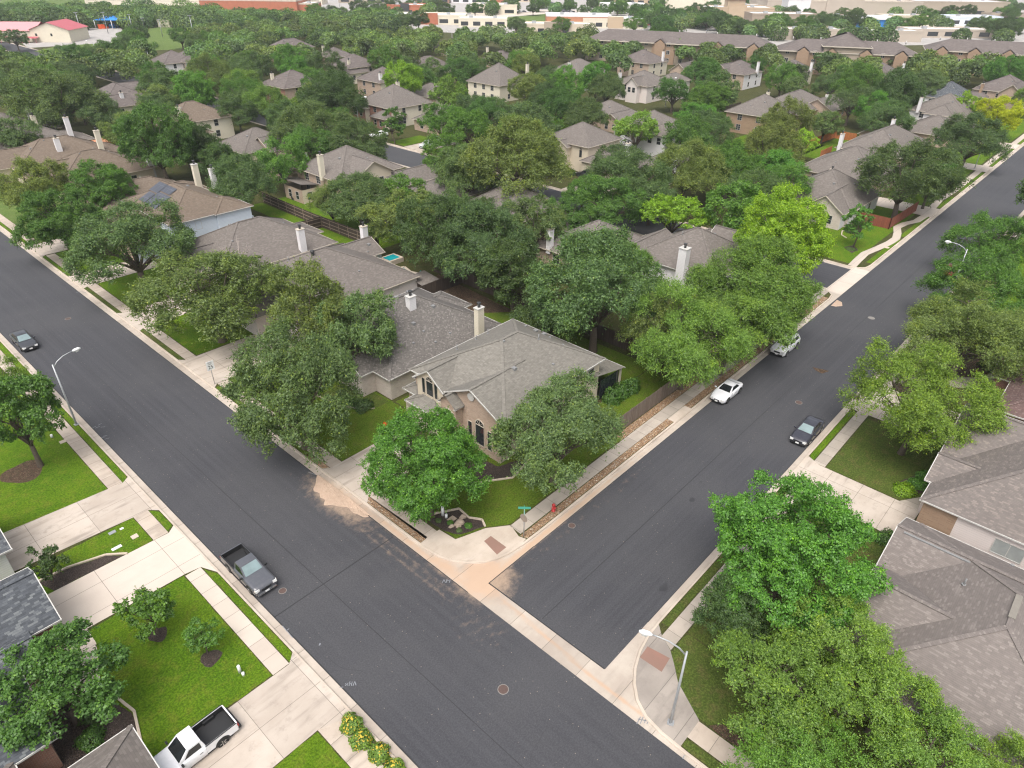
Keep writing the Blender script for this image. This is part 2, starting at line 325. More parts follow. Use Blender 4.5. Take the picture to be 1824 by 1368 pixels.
# ---------------------------------------------------------------- mesh helpers
class MB:
    def __init__(s): s.v = []; s.f = []; s.uv = []; s.mi = []; s.sm = []
    def face(s, pts, mi=0, uv=None, smooth=False):
        pts = [Vector(p) for p in pts]; i = len(s.v); s.v += [tuple(p) for p in pts]
        s.f.append(tuple(range(i, i+len(pts)))); s.mi.append(mi); s.sm.append(smooth)
        s.uv.append(uv or s.auto(pts))
    @staticmethod
    def auto(pts):
        n = Vector((0, 0, 0))
        for k in range(len(pts)): n += pts[k].cross(pts[(k+1) % len(pts)])
        if n.length < 1e-9: return [(0, 0)]*len(pts)
        n.normalize()
        if n.z < -.02: n = -n
        h = Vector((0, 0, 1)).cross(n)
        if h.length < .02: return [(p.x, p.y) for p in pts]
        h.normalize(); u = n.cross(h)
        return [(p.dot(h), p.dot(u)) for p in pts]
    def box(s, x0, x1, y0, y1, z0, z1, mi=0, top=None, bottom=True):
        a = [(x0, y0, z0), (x1, y0, z0), (x1, y1, z0), (x0, y1, z0), (x0, y0, z1), (x1, y0, z1), (x1, y1, z1), (x0, y1, z1)]
        q = [(0, 1, 5, 4), (1, 2, 6, 5), (2, 3, 7, 6), (3, 0, 4, 7), (4, 5, 6, 7)] + ([(3, 2, 1, 0)] if bottom else [])
        for k, w in enumerate(q): s.face([a[j] for j in w], top if (k == 4 and top is not None) else mi)
    def obox(s, c, ax, ay, az, mi=0):
        """box about centre c with half-axis vectors"""
        c = Vector(c); ax, ay, az = Vector(ax), Vector(ay), Vector(az)
        P = lambda i, j, k: c + ax*i + ay*j + az*k
        for w in (((-1,-1,-1),(1,-1,-1),(1,-1,1),(-1,-1,1)), ((1,-1,-1),(1,1,-1),(1,1,1),(1,-1,1)), ((1,1,-1),(-1,1,-1),(-1,1,1),(1,1,1)),
                  ((-1,1,-1),(-1,-1,-1),(-1,-1,1),(-1,1,1)), ((-1,-1,1),(1,-1,1),(1,1,1),(-1,1,1)), ((-1,1,-1),(1,1,-1),(1,-1,-1),(-1,-1,-1))):
            s.face([P(*t) for t in w], mi)
    def bar(s, a, b, w, h, mi=0):
        a, b = Vector(a), Vector(b); d = b-a; L = d.length
        if L < 1e-6: return
        d /= L; side = d.cross(Vector((0, 0, 1)))
        if side.length < 1e-4: side = Vector((1, 0, 0))
        side.normalize(); up = side.cross(d)
        s.obox((a+b)/2, d*L/2, side*w/2, up*h/2, mi)
    def tube(s, path, radii, seg=8, mi=0, cap=True, smooth=True):
        path = [Vector(p) for p in path]; base = len(s.v); n = len(path)
        prev = None
        for k, p in enumerate(path):
            t = (path[min(k+1, n-1)] - path[max(k-1, 0)])
            if t.length < 1e-9: t = Vector((0, 0, 1))
            t.normalize()
            if prev is None: a = t.orthogonal().normalized()
            else:
                a = prev - t*prev.dot(t); a = a.normalized() if a.length > 1e-6 else t.orthogonal().normalized()
            prev = a; b = t.cross(a); r = radii[k] if hasattr(radii, '__len__') else radii
            for j in range(seg):
                an = 2*math.pi*j/seg; s.v.append(tuple(p + (a*math.cos(an)+b*math.sin(an))*r))
        for k in range(n-1):
            for j in range(seg):
                j2 = (j+1) % seg
                s.f.append((base+k*seg+j, base+k*seg+j2, base+(k+1)*seg+j2, base+(k+1)*seg+j)); s.mi.append(mi); s.sm.append(smooth)
                s.uv.append([(j/seg, k), ((j+1)/seg, k), ((j+1)/seg, k+1), (j/seg, k+1)])
        if cap:
            for k in (0, n-1):
                idx = [base+k*seg+j for j in range(seg)]
                if k == 0: idx = idx[::-1]
                s.f.append(tuple(idx)); s.mi.append(mi); s.sm.append(False); s.uv.append([(0, 0)]*seg)
    def grid(s, P, mi=0, smooth=True, closed=False):
        """P[i][j] points -> shared-vertex quads"""
        base = len(s.v); n, mm = len(P), len(P[0])
        for row in P: s.v += [tuple(p) for p in row]
        for i in range(n-1):
            for j in range(mm if closed else mm-1):
                j2 = (j+1) % mm
                s.f.append((base+i*mm+j, base+i*mm+j2, base+(i+1)*mm+j2, base+(i+1)*mm+j)); s.mi.append(mi); s.sm.append(smooth)
                s.uv.append([(i, j), (i, j+1), (i+1, j+1), (i+1, j)])
    def mesh(s, name, mats, origin=(0, 0, 0)):
        me = bpy.data.meshes.new(name); o = Vector(origin)
        me.from_pydata([tuple(Vector(v)-o) for v in s.v], [], s.f)
        for mt in mats: me.materials.append(M[mt] if isinstance(mt, str) else mt)
        uvl = me.uv_layers.new(name='UVMap'); flat = [c for f in s.uv for u in f for c in u]
        uvl.data.foreach_set('uv', flat)
        me.polygons.foreach_set('material_index', s.mi); me.polygons.foreach_set('use_smooth', s.sm)
        me.update(); return me
    def build(s, name, mats, parent=None, origin=(0, 0, 0), loc=(0, 0, 0)):
        if isinstance(mats, str): mats = [mats]
        return link(name, s.mesh(name, mats, origin), parent, loc)
def link(name, data, parent=None, loc=(0, 0, 0), rotz=0.0):
    o = bpy.data.objects.new(name, data); COL.objects.link(o); o.location = loc; o.rotation_euler = (0, 0, rotz)
    if parent is not None: o.parent = parent
    return o
def tag(o, label, cat, group=None):
    o['label'] = label; o['category'] = cat
    if group: o['group'] = group
    return o
def thing(name, label, cat, loc=(0, 0, 0), rotz=0.0, group=None):
    o = link(name, None, None, loc, rotz); o.empty_display_size = .3
    return tag(o, label, cat, group)
def structure(o): o['kind'] = 'structure'; return o
def copy_tree(o, parent=None):
    c = o.copy(); COL.objects.link(c)
    if parent is not None: c.parent = parent
    for ch in o.children: copy_tree(ch, c)
    return c
def sheet(name, pts, z, mat, kind='structure'):
    bm = bmesh.new(); vs = [bm.verts.new((p[0], p[1], z)) for p in pts]; f = bm.faces.new(vs)
    bm.normal_update()
    if f.normal.z < 0: f.normal_flip()
    bmesh.ops.triangulate(bm, faces=bm.faces[:])
    me = bpy.data.meshes.new(name); bm.to_mesh(me); bm.free(); me.materials.append(M[mat])
    o = link(name, me)
    if kind: o['kind'] = kind
    return o
def rect(x0, x1, y0, y1): return [(x0, y0), (x1, y0), (x1, y1), (x0, y1)]
# ---------------------------------------------------------------- ground, streets, kerbs, pavements
XA0, XA1 = 12.86, 24.03            # asphalt of the first street (runs along Y)
YB0, YB1 = 14.55, 25.45            # asphalt of the second street (runs along X)
XC0, XC1 = 98.6, 108.0             # the parallel street behind
sheet('ground', rect(-2500, 3500, -2500, 3500), -.35, 'earth', 'structure')

def nz(x, y): return math.sin(x*1.3+y*.7)+math.sin(x*.45-y*1.1+1.7)+math.sin(x*2.9+y*2.3+.4)
def g1(d, w): return math.exp(-(d/w)**2)
def ss(a, b, x):
    t = min(1, max(0, (x-a)/(b-a))); return t*t*(3-2*t)
def dirt(x, y):
    v = 0.0
    cx = 24.95 + .25*math.sin(y*.35)
    if y < 26: v = max(v, .85*g1(x-cx, .24)*ss(2, 6, y))
    if x > 25: v = max(v, (.95-.5*ss(30, 52, x))*g1(y-25.75, .42)*(1-ss(52, 66, x)))
    v = max(v, 1.1*g1(math.hypot(x-25.9, y-26.0), 2.6))
    v = max(v, .8*g1(math.hypot((x-24.6)/1.1, (y-29)/3.2), 1))
    v = max(v, .8*g1(x-24.35, .45)*ss(24, 27, y)*(1-ss(36, 52, y)))
    v = max(v, .52*g1(x-22.9, 1.5)*ss(22, 28, y)*(1-ss(40, 60, y))*(.75+.25*math.sin(x*9)))
    v = max(v, .85*g1(math.hypot((x-23.4)/1.9, (y-41.7)/5.6), 1))
    v = max(v, .46*g1(math.hypot((x-22.6)/3.2, (y-23.5)/4.5), 1)*(.7+.3*math.sin(y*7+x*3)))
    v = max(v, .32*g1(y-24.6, 1.0)*ss(27, 30, x)*(1-ss(44, 58, x)))
    for (ax, ay, ar) in ((24.6, 45.5, 8.4), (24.6, 45.5, 9.2), (24.9, 46.5, 6.7)):
        rr = math.hypot(x-ax, y-ay)
        if x < 23.5 and y < 62: v = max(v, .30*g1(rr-ar, .22))
    for lx in (20.6, 22.3): v = max(v, .26*g1(x-lx, .3)*ss(20, 30, y)*(1-ss(70, 110, y)))
    return v
def gridded(name, x0, x1, y0, y1, step, z, mat, keep=None):
    nx, ny = max(1, round((x1-x0)/step)), max(1, round((y1-y0)/step))
    xs = [x0+(x1-x0)*i/nx for i in range(nx+1)]; ys = [y0+(y1-y0)*j/ny for j in range(ny+1)]
    v = [(x, y, z) for x in xs for y in ys]; f = []
    for i in range(nx):
        for j in range(ny):
            if keep and not keep((xs[i]+xs[i+1])/2, (ys[j]+ys[j+1])/2): continue
            a = i*(ny+1)+j; f.append((a, a+ny+1, a+ny+2, a+1))
    return v, f
def joined(name, pieces, mat):
    V, F = [], []
    for v, f in pieces:
        b = len(V); V += v; F += [tuple(i+b for i in q) for q in f]
    me = bpy.data.meshes.new(name); me.from_pydata(V, [], F); me.materials.append(M[mat])
    at = me.attributes.new('dirt', 'FLOAT', 'POINT'); at.data.foreach_set('value', [dirt(x, y) for x, y, z in V]); me.update()
    return structure(link(name, me))
# concrete pans (gutters, the valley gutter across the junction) lie under and beside the asphalt
joined('gutter', [gridded('', 12.1, 25.72, -60, 8, 4, 0, ''), gridded('', 12.1, 31, 8, 56, .3, 0, ''), gridded('', 12.1, 25.0, 56, 440, 6, 0, ''),
                  gridded('', 31, 76, 13.8, 26.4, .3, 0, ''), gridded('', 76, 460, 13.8, 27.6, 6, 0, ''), gridded('', 97.6, 109, 27.6, 440, 6, 0, '')], 'gutter')
joined('first_street', [gridded('', XA0, XA1, -60, 6, 3, .012, ''), gridded('', XA0, XA1, 6, 60, .25, .012, ''), gridded('', XA0, XA1, 60, 440, 4, .012, '')], 'asphalt_a')
joined('second_street', [gridded('', 25.74, 70, YB0, YB1, .25, .012, ''), gridded('', 70, 460, YB0, YB1, 4, .012, '')], 'asphalt_b')
sheet('third_street', rect(XC0, XC1, 27.6, 440), .012, 'asphalt_a')
sheet('third_street_seam', [(12.9, 34.55), (23.9, 34.6), (23.9, 34.69), (12.9, 34.64)], .016, 'seam')
for x0, x1, y0, y1 in ((25.70, 25.79, 14.6, 25.5), (25.8, 31, 25.43, 25.5), (31, 200, 25.41, 25.47), (31, 200, 14.53, 14.58)):
    sheet('street_edge_seal', rect(x0, x1, y0, y1), .016, 'seam')
for x0, x1 in ((12.84, 12.93), (23.98, 24.05)): sheet('street_edge_seal', rect(x0, x1, 26 if x0 > 20 else -40, 130), .016, 'seam')
# paving lane seams, slightly darker
for y in (20.3,): sheet('paving_seam', rect(26, 260, y, y+.06), .0155, 'seam')
for x in (17.05,): sheet('paving_seam', rect(x, x+.05, -30, 200), .0155, 'seam')

_sheet = sheet
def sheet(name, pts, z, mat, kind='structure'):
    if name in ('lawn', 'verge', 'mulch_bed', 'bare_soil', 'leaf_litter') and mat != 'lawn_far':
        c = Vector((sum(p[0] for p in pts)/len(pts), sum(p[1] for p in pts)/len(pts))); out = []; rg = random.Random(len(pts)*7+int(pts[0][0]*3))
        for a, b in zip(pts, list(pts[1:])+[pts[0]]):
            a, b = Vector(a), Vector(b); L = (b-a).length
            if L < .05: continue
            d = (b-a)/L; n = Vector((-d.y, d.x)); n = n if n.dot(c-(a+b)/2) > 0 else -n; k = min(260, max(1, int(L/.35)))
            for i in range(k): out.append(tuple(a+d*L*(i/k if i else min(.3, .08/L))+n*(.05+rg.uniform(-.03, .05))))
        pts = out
    return _sheet(name, pts, z, mat, kind)
# lawn blocks behind the kerbs: real raised ground
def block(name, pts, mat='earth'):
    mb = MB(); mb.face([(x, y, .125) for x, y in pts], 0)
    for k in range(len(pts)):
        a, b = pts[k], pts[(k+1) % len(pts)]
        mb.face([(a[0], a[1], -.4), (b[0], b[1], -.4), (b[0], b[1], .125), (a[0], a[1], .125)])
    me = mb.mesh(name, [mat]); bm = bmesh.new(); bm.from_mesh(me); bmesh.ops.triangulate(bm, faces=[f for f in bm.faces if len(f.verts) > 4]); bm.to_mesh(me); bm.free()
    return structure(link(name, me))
KC = [(24.85, 440), (24.85, 33.5), (24.87, 31.8), (25.06, 30.3), (25.45, 29.2), (26.1, 28.2), (27.0, 27.35), (28.0, 26.8), (29.1, 26.5), (30.6, 26.33), (33, 26.28), (95.0, 26.28), (96.4, 26.5), (97.3, 27.3), (97.6, 28.8), (97.6, 440)]
KR = [(24.47, -60), (24.47, 7.5), (24.55, 9.3), (24.8, 10.6), (25.35, 11.6), (26.2, 12.4), (27.2, 13.0), (28.5, 13.5), (30, 13.78), (31.5, 13.86), (460, 13.86)]
KL = [(12.14, -60), (12.14, 440)]
KD = [(109.0, 440), (109.0, 28.6), (109.3, 27.3), (110.2, 26.5), (111.6, 26.28), (460, 26.28)]
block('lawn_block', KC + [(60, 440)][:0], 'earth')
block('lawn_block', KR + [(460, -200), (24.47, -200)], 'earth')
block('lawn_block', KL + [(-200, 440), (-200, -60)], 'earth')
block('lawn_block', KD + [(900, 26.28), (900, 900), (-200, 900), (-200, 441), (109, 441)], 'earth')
def kerb(poly, side):
    """kerb along a back-of-kerb line; side=+1 puts the street on the left of travel"""
    P = [Vector((x, y, 0)) for x, y in poly]; prof = [(-.01, .10), (-.01, .145), (.13, .145), (.17, .12), (.20, .003), (.20, -.05)]
    rows = []
    for k, p in enumerate(P):
        t = Vector((0, 0, 0))
        if k: t += (p-P[k-1]).normalized()
        if k < len(P)-1: t += (P[k+1]-p).normalized()
        t.normalize(); n = Vector((-t.y, t.x, 0))*side
        c = 1.0
        if 0 < k < len(P)-1: c = 1/max(.6, (P[k+1]-p).normalized().dot(t))
        rows.append([p+n*d*c+Vector((0, 0, z)) for d, z in prof])
    mb = MB(); mb.grid(rows, 0, False); return structure(mb.build('kerb', 'kerb'))
kerb(KC, -1); kerb(KR, 1); kerb(KL, -1); kerb(KD, -1)

Z1, Z2, Z3 = .131, .137, .143
# vivid, olive and rough lawns
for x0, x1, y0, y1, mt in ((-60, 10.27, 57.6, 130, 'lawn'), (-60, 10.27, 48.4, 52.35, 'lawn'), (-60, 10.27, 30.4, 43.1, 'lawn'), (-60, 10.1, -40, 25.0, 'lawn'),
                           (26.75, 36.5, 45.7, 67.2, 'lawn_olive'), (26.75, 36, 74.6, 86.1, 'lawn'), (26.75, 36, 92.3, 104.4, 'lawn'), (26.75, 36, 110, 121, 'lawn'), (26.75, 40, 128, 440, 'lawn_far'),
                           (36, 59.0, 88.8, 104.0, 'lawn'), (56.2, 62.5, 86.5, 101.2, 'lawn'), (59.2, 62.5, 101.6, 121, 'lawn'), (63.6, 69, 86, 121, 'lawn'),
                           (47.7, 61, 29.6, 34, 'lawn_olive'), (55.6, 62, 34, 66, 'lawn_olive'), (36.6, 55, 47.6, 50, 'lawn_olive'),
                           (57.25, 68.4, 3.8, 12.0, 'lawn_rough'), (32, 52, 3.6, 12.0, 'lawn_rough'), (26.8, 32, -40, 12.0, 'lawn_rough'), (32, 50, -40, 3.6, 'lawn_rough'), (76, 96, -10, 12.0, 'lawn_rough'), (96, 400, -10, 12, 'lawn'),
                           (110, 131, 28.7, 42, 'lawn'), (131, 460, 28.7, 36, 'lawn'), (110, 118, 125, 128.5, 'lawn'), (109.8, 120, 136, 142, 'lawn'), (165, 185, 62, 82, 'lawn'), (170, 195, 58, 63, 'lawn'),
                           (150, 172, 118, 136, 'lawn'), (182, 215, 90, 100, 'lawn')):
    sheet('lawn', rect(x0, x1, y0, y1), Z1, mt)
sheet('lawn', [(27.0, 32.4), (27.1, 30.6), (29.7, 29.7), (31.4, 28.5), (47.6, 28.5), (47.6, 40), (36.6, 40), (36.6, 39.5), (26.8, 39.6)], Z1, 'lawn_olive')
# verges
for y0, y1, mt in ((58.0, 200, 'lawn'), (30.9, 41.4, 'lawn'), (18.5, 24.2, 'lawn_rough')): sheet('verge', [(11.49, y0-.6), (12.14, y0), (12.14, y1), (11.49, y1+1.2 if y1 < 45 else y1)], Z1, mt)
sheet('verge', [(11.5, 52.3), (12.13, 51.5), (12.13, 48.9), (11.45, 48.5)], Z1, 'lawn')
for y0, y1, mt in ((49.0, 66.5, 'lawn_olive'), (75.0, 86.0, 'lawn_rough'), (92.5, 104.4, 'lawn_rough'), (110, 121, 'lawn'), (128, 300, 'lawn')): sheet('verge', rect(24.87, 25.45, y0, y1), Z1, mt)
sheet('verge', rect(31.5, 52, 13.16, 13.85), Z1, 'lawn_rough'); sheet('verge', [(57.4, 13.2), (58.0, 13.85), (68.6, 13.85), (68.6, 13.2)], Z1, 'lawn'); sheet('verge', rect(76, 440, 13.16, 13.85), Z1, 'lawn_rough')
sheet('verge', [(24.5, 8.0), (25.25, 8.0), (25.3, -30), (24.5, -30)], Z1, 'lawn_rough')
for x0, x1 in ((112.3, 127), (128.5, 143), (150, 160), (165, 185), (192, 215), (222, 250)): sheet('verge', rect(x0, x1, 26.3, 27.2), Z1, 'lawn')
# river rock strips on the corner lot
for pts in ([(24.9, 48.85), (25.42, 47.9), (25.42, 45.75), (24.9, 46.2)], [(24.9, 39.4), (25.5, 40.05), (25.7, 32.45), (24.92, 32.35)],
            [(31.2, 26.36), (31.0, 27.0), (53.9, 27.12), (53.9, 26.36)], [(57.2, 26.36), (57.2, 27.1), (95, 27.1), (95, 26.36)], [(47.65, 28.45), (47.9, 29.3), (90, 29.3), (90, 28.45)]):
    sheet('river_rock_strip', pts, Z2, 'rocks')
# sidewalks
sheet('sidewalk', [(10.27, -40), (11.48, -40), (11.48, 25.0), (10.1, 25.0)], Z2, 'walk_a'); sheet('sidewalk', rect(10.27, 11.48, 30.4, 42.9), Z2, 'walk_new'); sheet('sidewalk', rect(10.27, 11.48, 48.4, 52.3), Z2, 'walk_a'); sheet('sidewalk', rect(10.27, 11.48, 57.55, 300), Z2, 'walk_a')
for y0, y1 in ((45.7, 67.1), (74.5, 86.1), (92.35, 104.4), (110, 121), (128, 400), (32.4, 40.0)): sheet('sidewalk', rect(25.46, 26.7, y0, y1), Z2, 'walk_a')
sheet('corner_ramp', [(24.87, 32.4), (26.95, 32.4), (27.1, 30.6), (29.7, 29.7), (31.4, 28.4), (30.9, 27.05), (31.1, 26.4), (30.6, 26.34), (29.1, 26.52), (28.0, 26.82), (27.0, 27.37), (26.12, 28.22), (25.47, 29.2), (25.08, 30.3), (24.89, 31.8)], Z2, 'kerb')
sheet('brick_paver_pad', [(28.55, 28.75), (29.35, 28.75), (29.3, 26.95), (28.2, 26.95)], Z3, 'brickpad')
sheet('sidewalk', [(31.2, 27.12), (31.3, 28.4), (98, 28.4), (97.4, 27.12)], Z2, 'walk_b'); sheet('storm_inlet_apron', rect(54.0, 57.1, 26.3, 27.1), Z2, 'walk_b')
sheet('corner_ramp', [(24.5, 8.0), (24.57, 9.3), (24.82, 10.6), (25.37, 11.6), (26.22, 12.4), (27.2, 12.98), (28.5, 13.48), (30, 13.76), (31.3, 13.84), (30.6, 13.15), (30.0, 12.1), (29.2, 11.3), (28.2, 10.4), (26.75, 8.0)], Z2, 'walk_dark')
sheet('brick_paver_pad', [(28.05, 13.3), (29.15, 13.4), (29.4, 11.75), (28.1, 11.6)], Z3, 'brickpad')
sheet('sidewalk', [(30.6, 13.15), (30.0, 12.05), (52.4, 12.05), (52.4, 13.15)], Z2, 'walk_b'); sheet('sidewalk', rect(57.3, 69, 12.05, 13.15), Z2, 'walk_b'); sheet('sidewalk', rect(76, 440, 12.05, 13.15), Z2, 'walk_b')
sheet('sidewalk', [(25.3, 8.0), (26.7, 8.0), (26.6, -40), (25.4, -40)], Z2, 'walk_a')
# winding sidewalk along the far side of the second street
def ribbon(name, pts, w, z, mat):
    L, Rr = [], []
    for k, p in enumerate(pts):
        a = Vector(pts[max(k-1, 0)]); b = Vector(pts[min(k+1, len(pts)-1)]); t = (b-a).normalized(); n = Vector((-t.y, t.x))
        L.append(tuple(Vector(p)+n*w/2)); Rr.append(tuple(Vector(p)-n*w/2))
    return sheet(name, L + Rr[::-1], z, mat)
ribbon('sidewalk', [(109.2, 28.2), (112, 28.4), (116, 28.6), (120, 27.9), (124, 27.3), (127, 27.2), (130, 27.9), (133, 28.9), (136, 28.5), (139, 27.4), (143, 27.2), (150, 27.6), (156, 28.0), (165, 27.6), (200, 27.7), (440, 27.7)], 1.25, Z2, 'walk_new')
sheet('crossing_gutter', rect(97.6, 109.2, 25.5, 27.9), .014, 'drive_new')
# driveways
sheet('driveway', [(12.13, 58.0), (11.5, 57.5), (1.5, 58.2), (1.5, 52.9), (10.3, 52.3), (11.5, 52.3), (12.13, 51.6)], Z3, 'drive')
sheet('driveway', [(12.13, 48.9), (11.5, 48.35), (2.2, 48.6), (1.6, 43.3), (10.3, 43.1), (11.5, 42.9), (12.13, 41.5)], Z3, 'drive_new')
sheet('front_walk', [(3.3, 43.3), (3.3, 41.6), (2.6, 39), (1.5, 36.5), (.4, 37), (.4, 43.3)], Z2+.003, 'drive_new')
sheet('driveway', [(12.13, 31.0), (11.45, 30.35), (-3, 30.4), (-3, 24.9), (10.2, 25.0), (12.13, 24.2)], Z3, 'drive')
sheet('driveway', [(24.87, 46.2), (25.46, 45.7), (33, 45.7), (33, 40.0), (25.5, 40.0), (24.87, 39.4)], Z3, 'drive')
sheet('driveway', [(24.87, 75.2), (25.46, 74.5), (36, 74.5), (36, 67.1), (25.5, 67.1), (24.87, 66.5)], Z3, 'drive')
sheet('driveway', [(24.87, 92.7), (25.46, 92.3), (37, 92.3), (37, 86.1), (25.5, 86.1), (24.87, 85.6)], Z3, 'drive')
sheet('driveway', [(24.87, 110.2), (25.46, 109.8), (36, 109.8), (36, 104.4), (25.5, 104.4), (24.87, 104)], Z3, 'drive')
sheet('driveway', [(24.87, 128.2), (25.46, 127.6), (40, 127.6), (40, 121.3), (25.5, 121.3), (24.87, 120.8)], Z3, 'drive')
sheet('driveway', [(52.0, 13.85), (52.5, 13.1), (52.0, 3.8), (57.1, 3.6), (57.25, 12.6), (57.9, 13.85)], Z3, 'drive')
sheet('driveway', rect(69, 76, 2, 13.85), Z3, 'drive'); sheet('front_walk', [(57.1, 5.4), (58.3, 4.6), (59.3, 3.9), (57.1, 3.7)], Z3, 'walk_b')
sheet('front_walk', [(78, 11.8), (80, 11.8), (86, 5), (95, 3.5), (95, 2), (84, 3)], Z2, 'walk_b')
sheet('driveway', rect(109.1, 121, 128.5, 135.5), Z3, 'drive'); sheet('driveway', rect(109.1, 120, 78, 86), Z3, 'drive'); sheet('driveway', rect(143.2, 149.5, 26.3, 40), Z3, 'drive_new'); sheet('driveway', rect(185.5, 191.5, 26.3, 40), Z3, 'drive_new'); sheet('driveway', rect(215.5, 221.5, 26.3, 42), Z3, 'drive_new')
sheet('driveway', rect(91, 97.6, 108, 114), Z3, 'drive'); sheet('driveway', rect(90, 97.6, 66, 72), Z3, 'drive'); sheet('driveway', rect(220, 236, 52, 60), Z3, 'drive')
# planting beds
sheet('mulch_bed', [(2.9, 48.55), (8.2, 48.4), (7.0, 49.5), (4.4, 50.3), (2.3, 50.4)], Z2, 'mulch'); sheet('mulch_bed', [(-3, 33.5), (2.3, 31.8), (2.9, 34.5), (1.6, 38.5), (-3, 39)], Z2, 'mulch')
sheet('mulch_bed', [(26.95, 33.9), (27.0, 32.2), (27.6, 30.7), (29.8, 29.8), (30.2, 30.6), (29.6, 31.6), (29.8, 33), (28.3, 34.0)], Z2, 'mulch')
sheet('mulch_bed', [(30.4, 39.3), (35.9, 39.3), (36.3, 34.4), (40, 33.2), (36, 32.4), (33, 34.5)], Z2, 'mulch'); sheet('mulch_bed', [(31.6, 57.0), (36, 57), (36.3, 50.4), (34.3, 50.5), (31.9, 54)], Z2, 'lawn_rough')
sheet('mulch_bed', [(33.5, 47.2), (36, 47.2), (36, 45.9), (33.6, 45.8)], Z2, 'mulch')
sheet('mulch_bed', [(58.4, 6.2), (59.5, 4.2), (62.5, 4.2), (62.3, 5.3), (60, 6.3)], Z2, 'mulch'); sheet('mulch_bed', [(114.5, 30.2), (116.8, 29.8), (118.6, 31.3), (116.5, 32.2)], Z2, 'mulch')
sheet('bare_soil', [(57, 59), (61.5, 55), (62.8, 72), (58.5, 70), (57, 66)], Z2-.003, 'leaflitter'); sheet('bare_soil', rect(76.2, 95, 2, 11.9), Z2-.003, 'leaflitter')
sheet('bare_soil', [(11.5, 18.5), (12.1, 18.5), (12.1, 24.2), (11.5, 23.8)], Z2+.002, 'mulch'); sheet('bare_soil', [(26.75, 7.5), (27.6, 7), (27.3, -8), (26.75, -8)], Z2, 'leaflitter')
def ring(cx, cy, r, mat, name='mulch_bed'):
    return sheet(name, [(cx+r*(1+.12*math.sin(3*a+cx))*math.cos(a), cy+r*(1+.12*math.sin(3*a+cx))*math.sin(a)) for a in [k*math.pi/9 for k in range(18)]], Z2, mat)
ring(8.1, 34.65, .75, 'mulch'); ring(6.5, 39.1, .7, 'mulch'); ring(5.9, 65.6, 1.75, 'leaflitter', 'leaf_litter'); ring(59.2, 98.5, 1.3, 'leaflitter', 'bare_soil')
# bed edging
def edging(pts, label):
    mb = MB()
    for a, b in zip(pts[:-1], pts[1:]): mb.bar((*a, .17), (*b, .17), .16, .14)
    return tag(mb.build('bed_edging', 'stone'), label, 'garden edging', 'garden bed edgings')
edging([(27.9, 34.1), (29.8, 33), (29.6, 31.6), (30.2, 30.6), (29.8, 29.85)], 'pale stone edging curving round the corner tree bed')
edging([(8.2, 48.45), (7.0, 49.55), (4.4, 50.35), (2.3, 50.45)], 'pale stone edging of the dark mulch bed beside the wide new driveway')
edging([(2.3, 31.8), (2.95, 34.5), (2.6, 36.2), (1.7, 38.5)], 'pale stone edging of the mulch bed under the dense dark tree by the slate roof')
edging([(31.6, 57.0), (31.9, 54), (33.2, 51.6), (34.3, 50.5)], 'stone edging on the lawn in front of the dark mottled roof')
edging([(33.6, 47.2), (33.4, 46.4), (33.6, 45.8)], 'short curved edging beside the garage of the corner house')
edging([(30.4, 39.3), (33, 34.5), (36, 32.4), (40, 33.2)], 'low edging of the bed below the brick gable of the corner house')
edging([(121, 33.4), (122, 34.6), (124, 35.2), (126, 34.8), (127.2, 35.8)], 'white edging curving below the small conical tree')
# painted utility marks on the streets
def scribble(strokes, z=.018, w=.05):
    mb = MB()
    for st in strokes:
        for a, b in zip(st[:-1], st[1:]):
            d = (Vector(b)-Vector(a)); n = Vector((-d.y, d.x)).normalized()*w/2
            mb.face([(a[0]-n.x, a[1]-n.y, z), (b[0]-n.x, b[1]-n.y, z), (b[0]+n.x, b[1]+n.y, z), (a[0]+n.x, a[1]+n.y, z)])
    return structure(mb.build('utility_mark', 'markpaint'))
def marks(px, py, s, strokes):
    o = G(px, py, 0); ex = (G(px+10, py)-o).normalized(); ey = (G(px, py-10)-o).normalized()
    scribble([[(o.x+ex.x*a*s+ey.x*b*s, o.y+ex.y*a*s+ey.y*b*s) for a, b in st] for st in strokes])
HA = [[(0, 0), (.5, .55)], [(.0, .4), (.45, .1)], [(.6, 0), (.75, .8)], [(.6, .4), (1.0, .35)], [(.95, 0), (1.1, .75)], [(1.2, 0), (1.5, .8), (1.7, .1)], [(-.9, -.25), (-.3, -.2)]]
marks(615, 1222, .42, HA); marks(1134, 1290, .7, [[(0, 0), (.35, .7)], [(.3, 0), (.6, .7)], [(.7, .1), (.9, .8)], [(.1, .5), (1.1, .25)], [(.9, 0), (1.3, .6)]])
marks(1216, 1352, .7, [[(0, 0), (.3, .7), (.5, .1), (.8, .7)], [(.9, 0), (1.3, .5)], [(.2, .3), (1.5, .2)]]); marks(788, 1038, .6, [[(0, 0), (.2, .5), (.4, 0)], [(.5, .0), (.6, .6)], [(.5, .3), (.9, .4)], [(.9, 0), (1.0, .5)]])
marks(165, 762, .9, [[(0, 0), (.4, .3)], [(.3, -.1), (.8, .3)], [(.6, .5), (1.0, .9)], [(.9, .1), (1.4, .2)]]); marks(180, 780, .9, [[(0, 0), (.5, .2)], [(.4, -.3), (.9, 0)], [(.2, .3), (.7, .5)]])
marks(503, 1115, .8, [[(0, 0), (.5, -.7)], [(.5, -.7), (.9, -1.3)], [(.3, -.6), (.6, -.3)]]); marks(549, 841, .8, [[(0, 0), (.9, -.5)]]); marks(568, 1150, .6, [[(0, 0), (.15, .35)], [(.1, 0), (.2, .3)]])
marks(135, 521, 1.2, [[(0, 0), (.9, .2)], [(.2, .3), (1.2, .1)], [(.6, -.2), (1.4, .1)]])
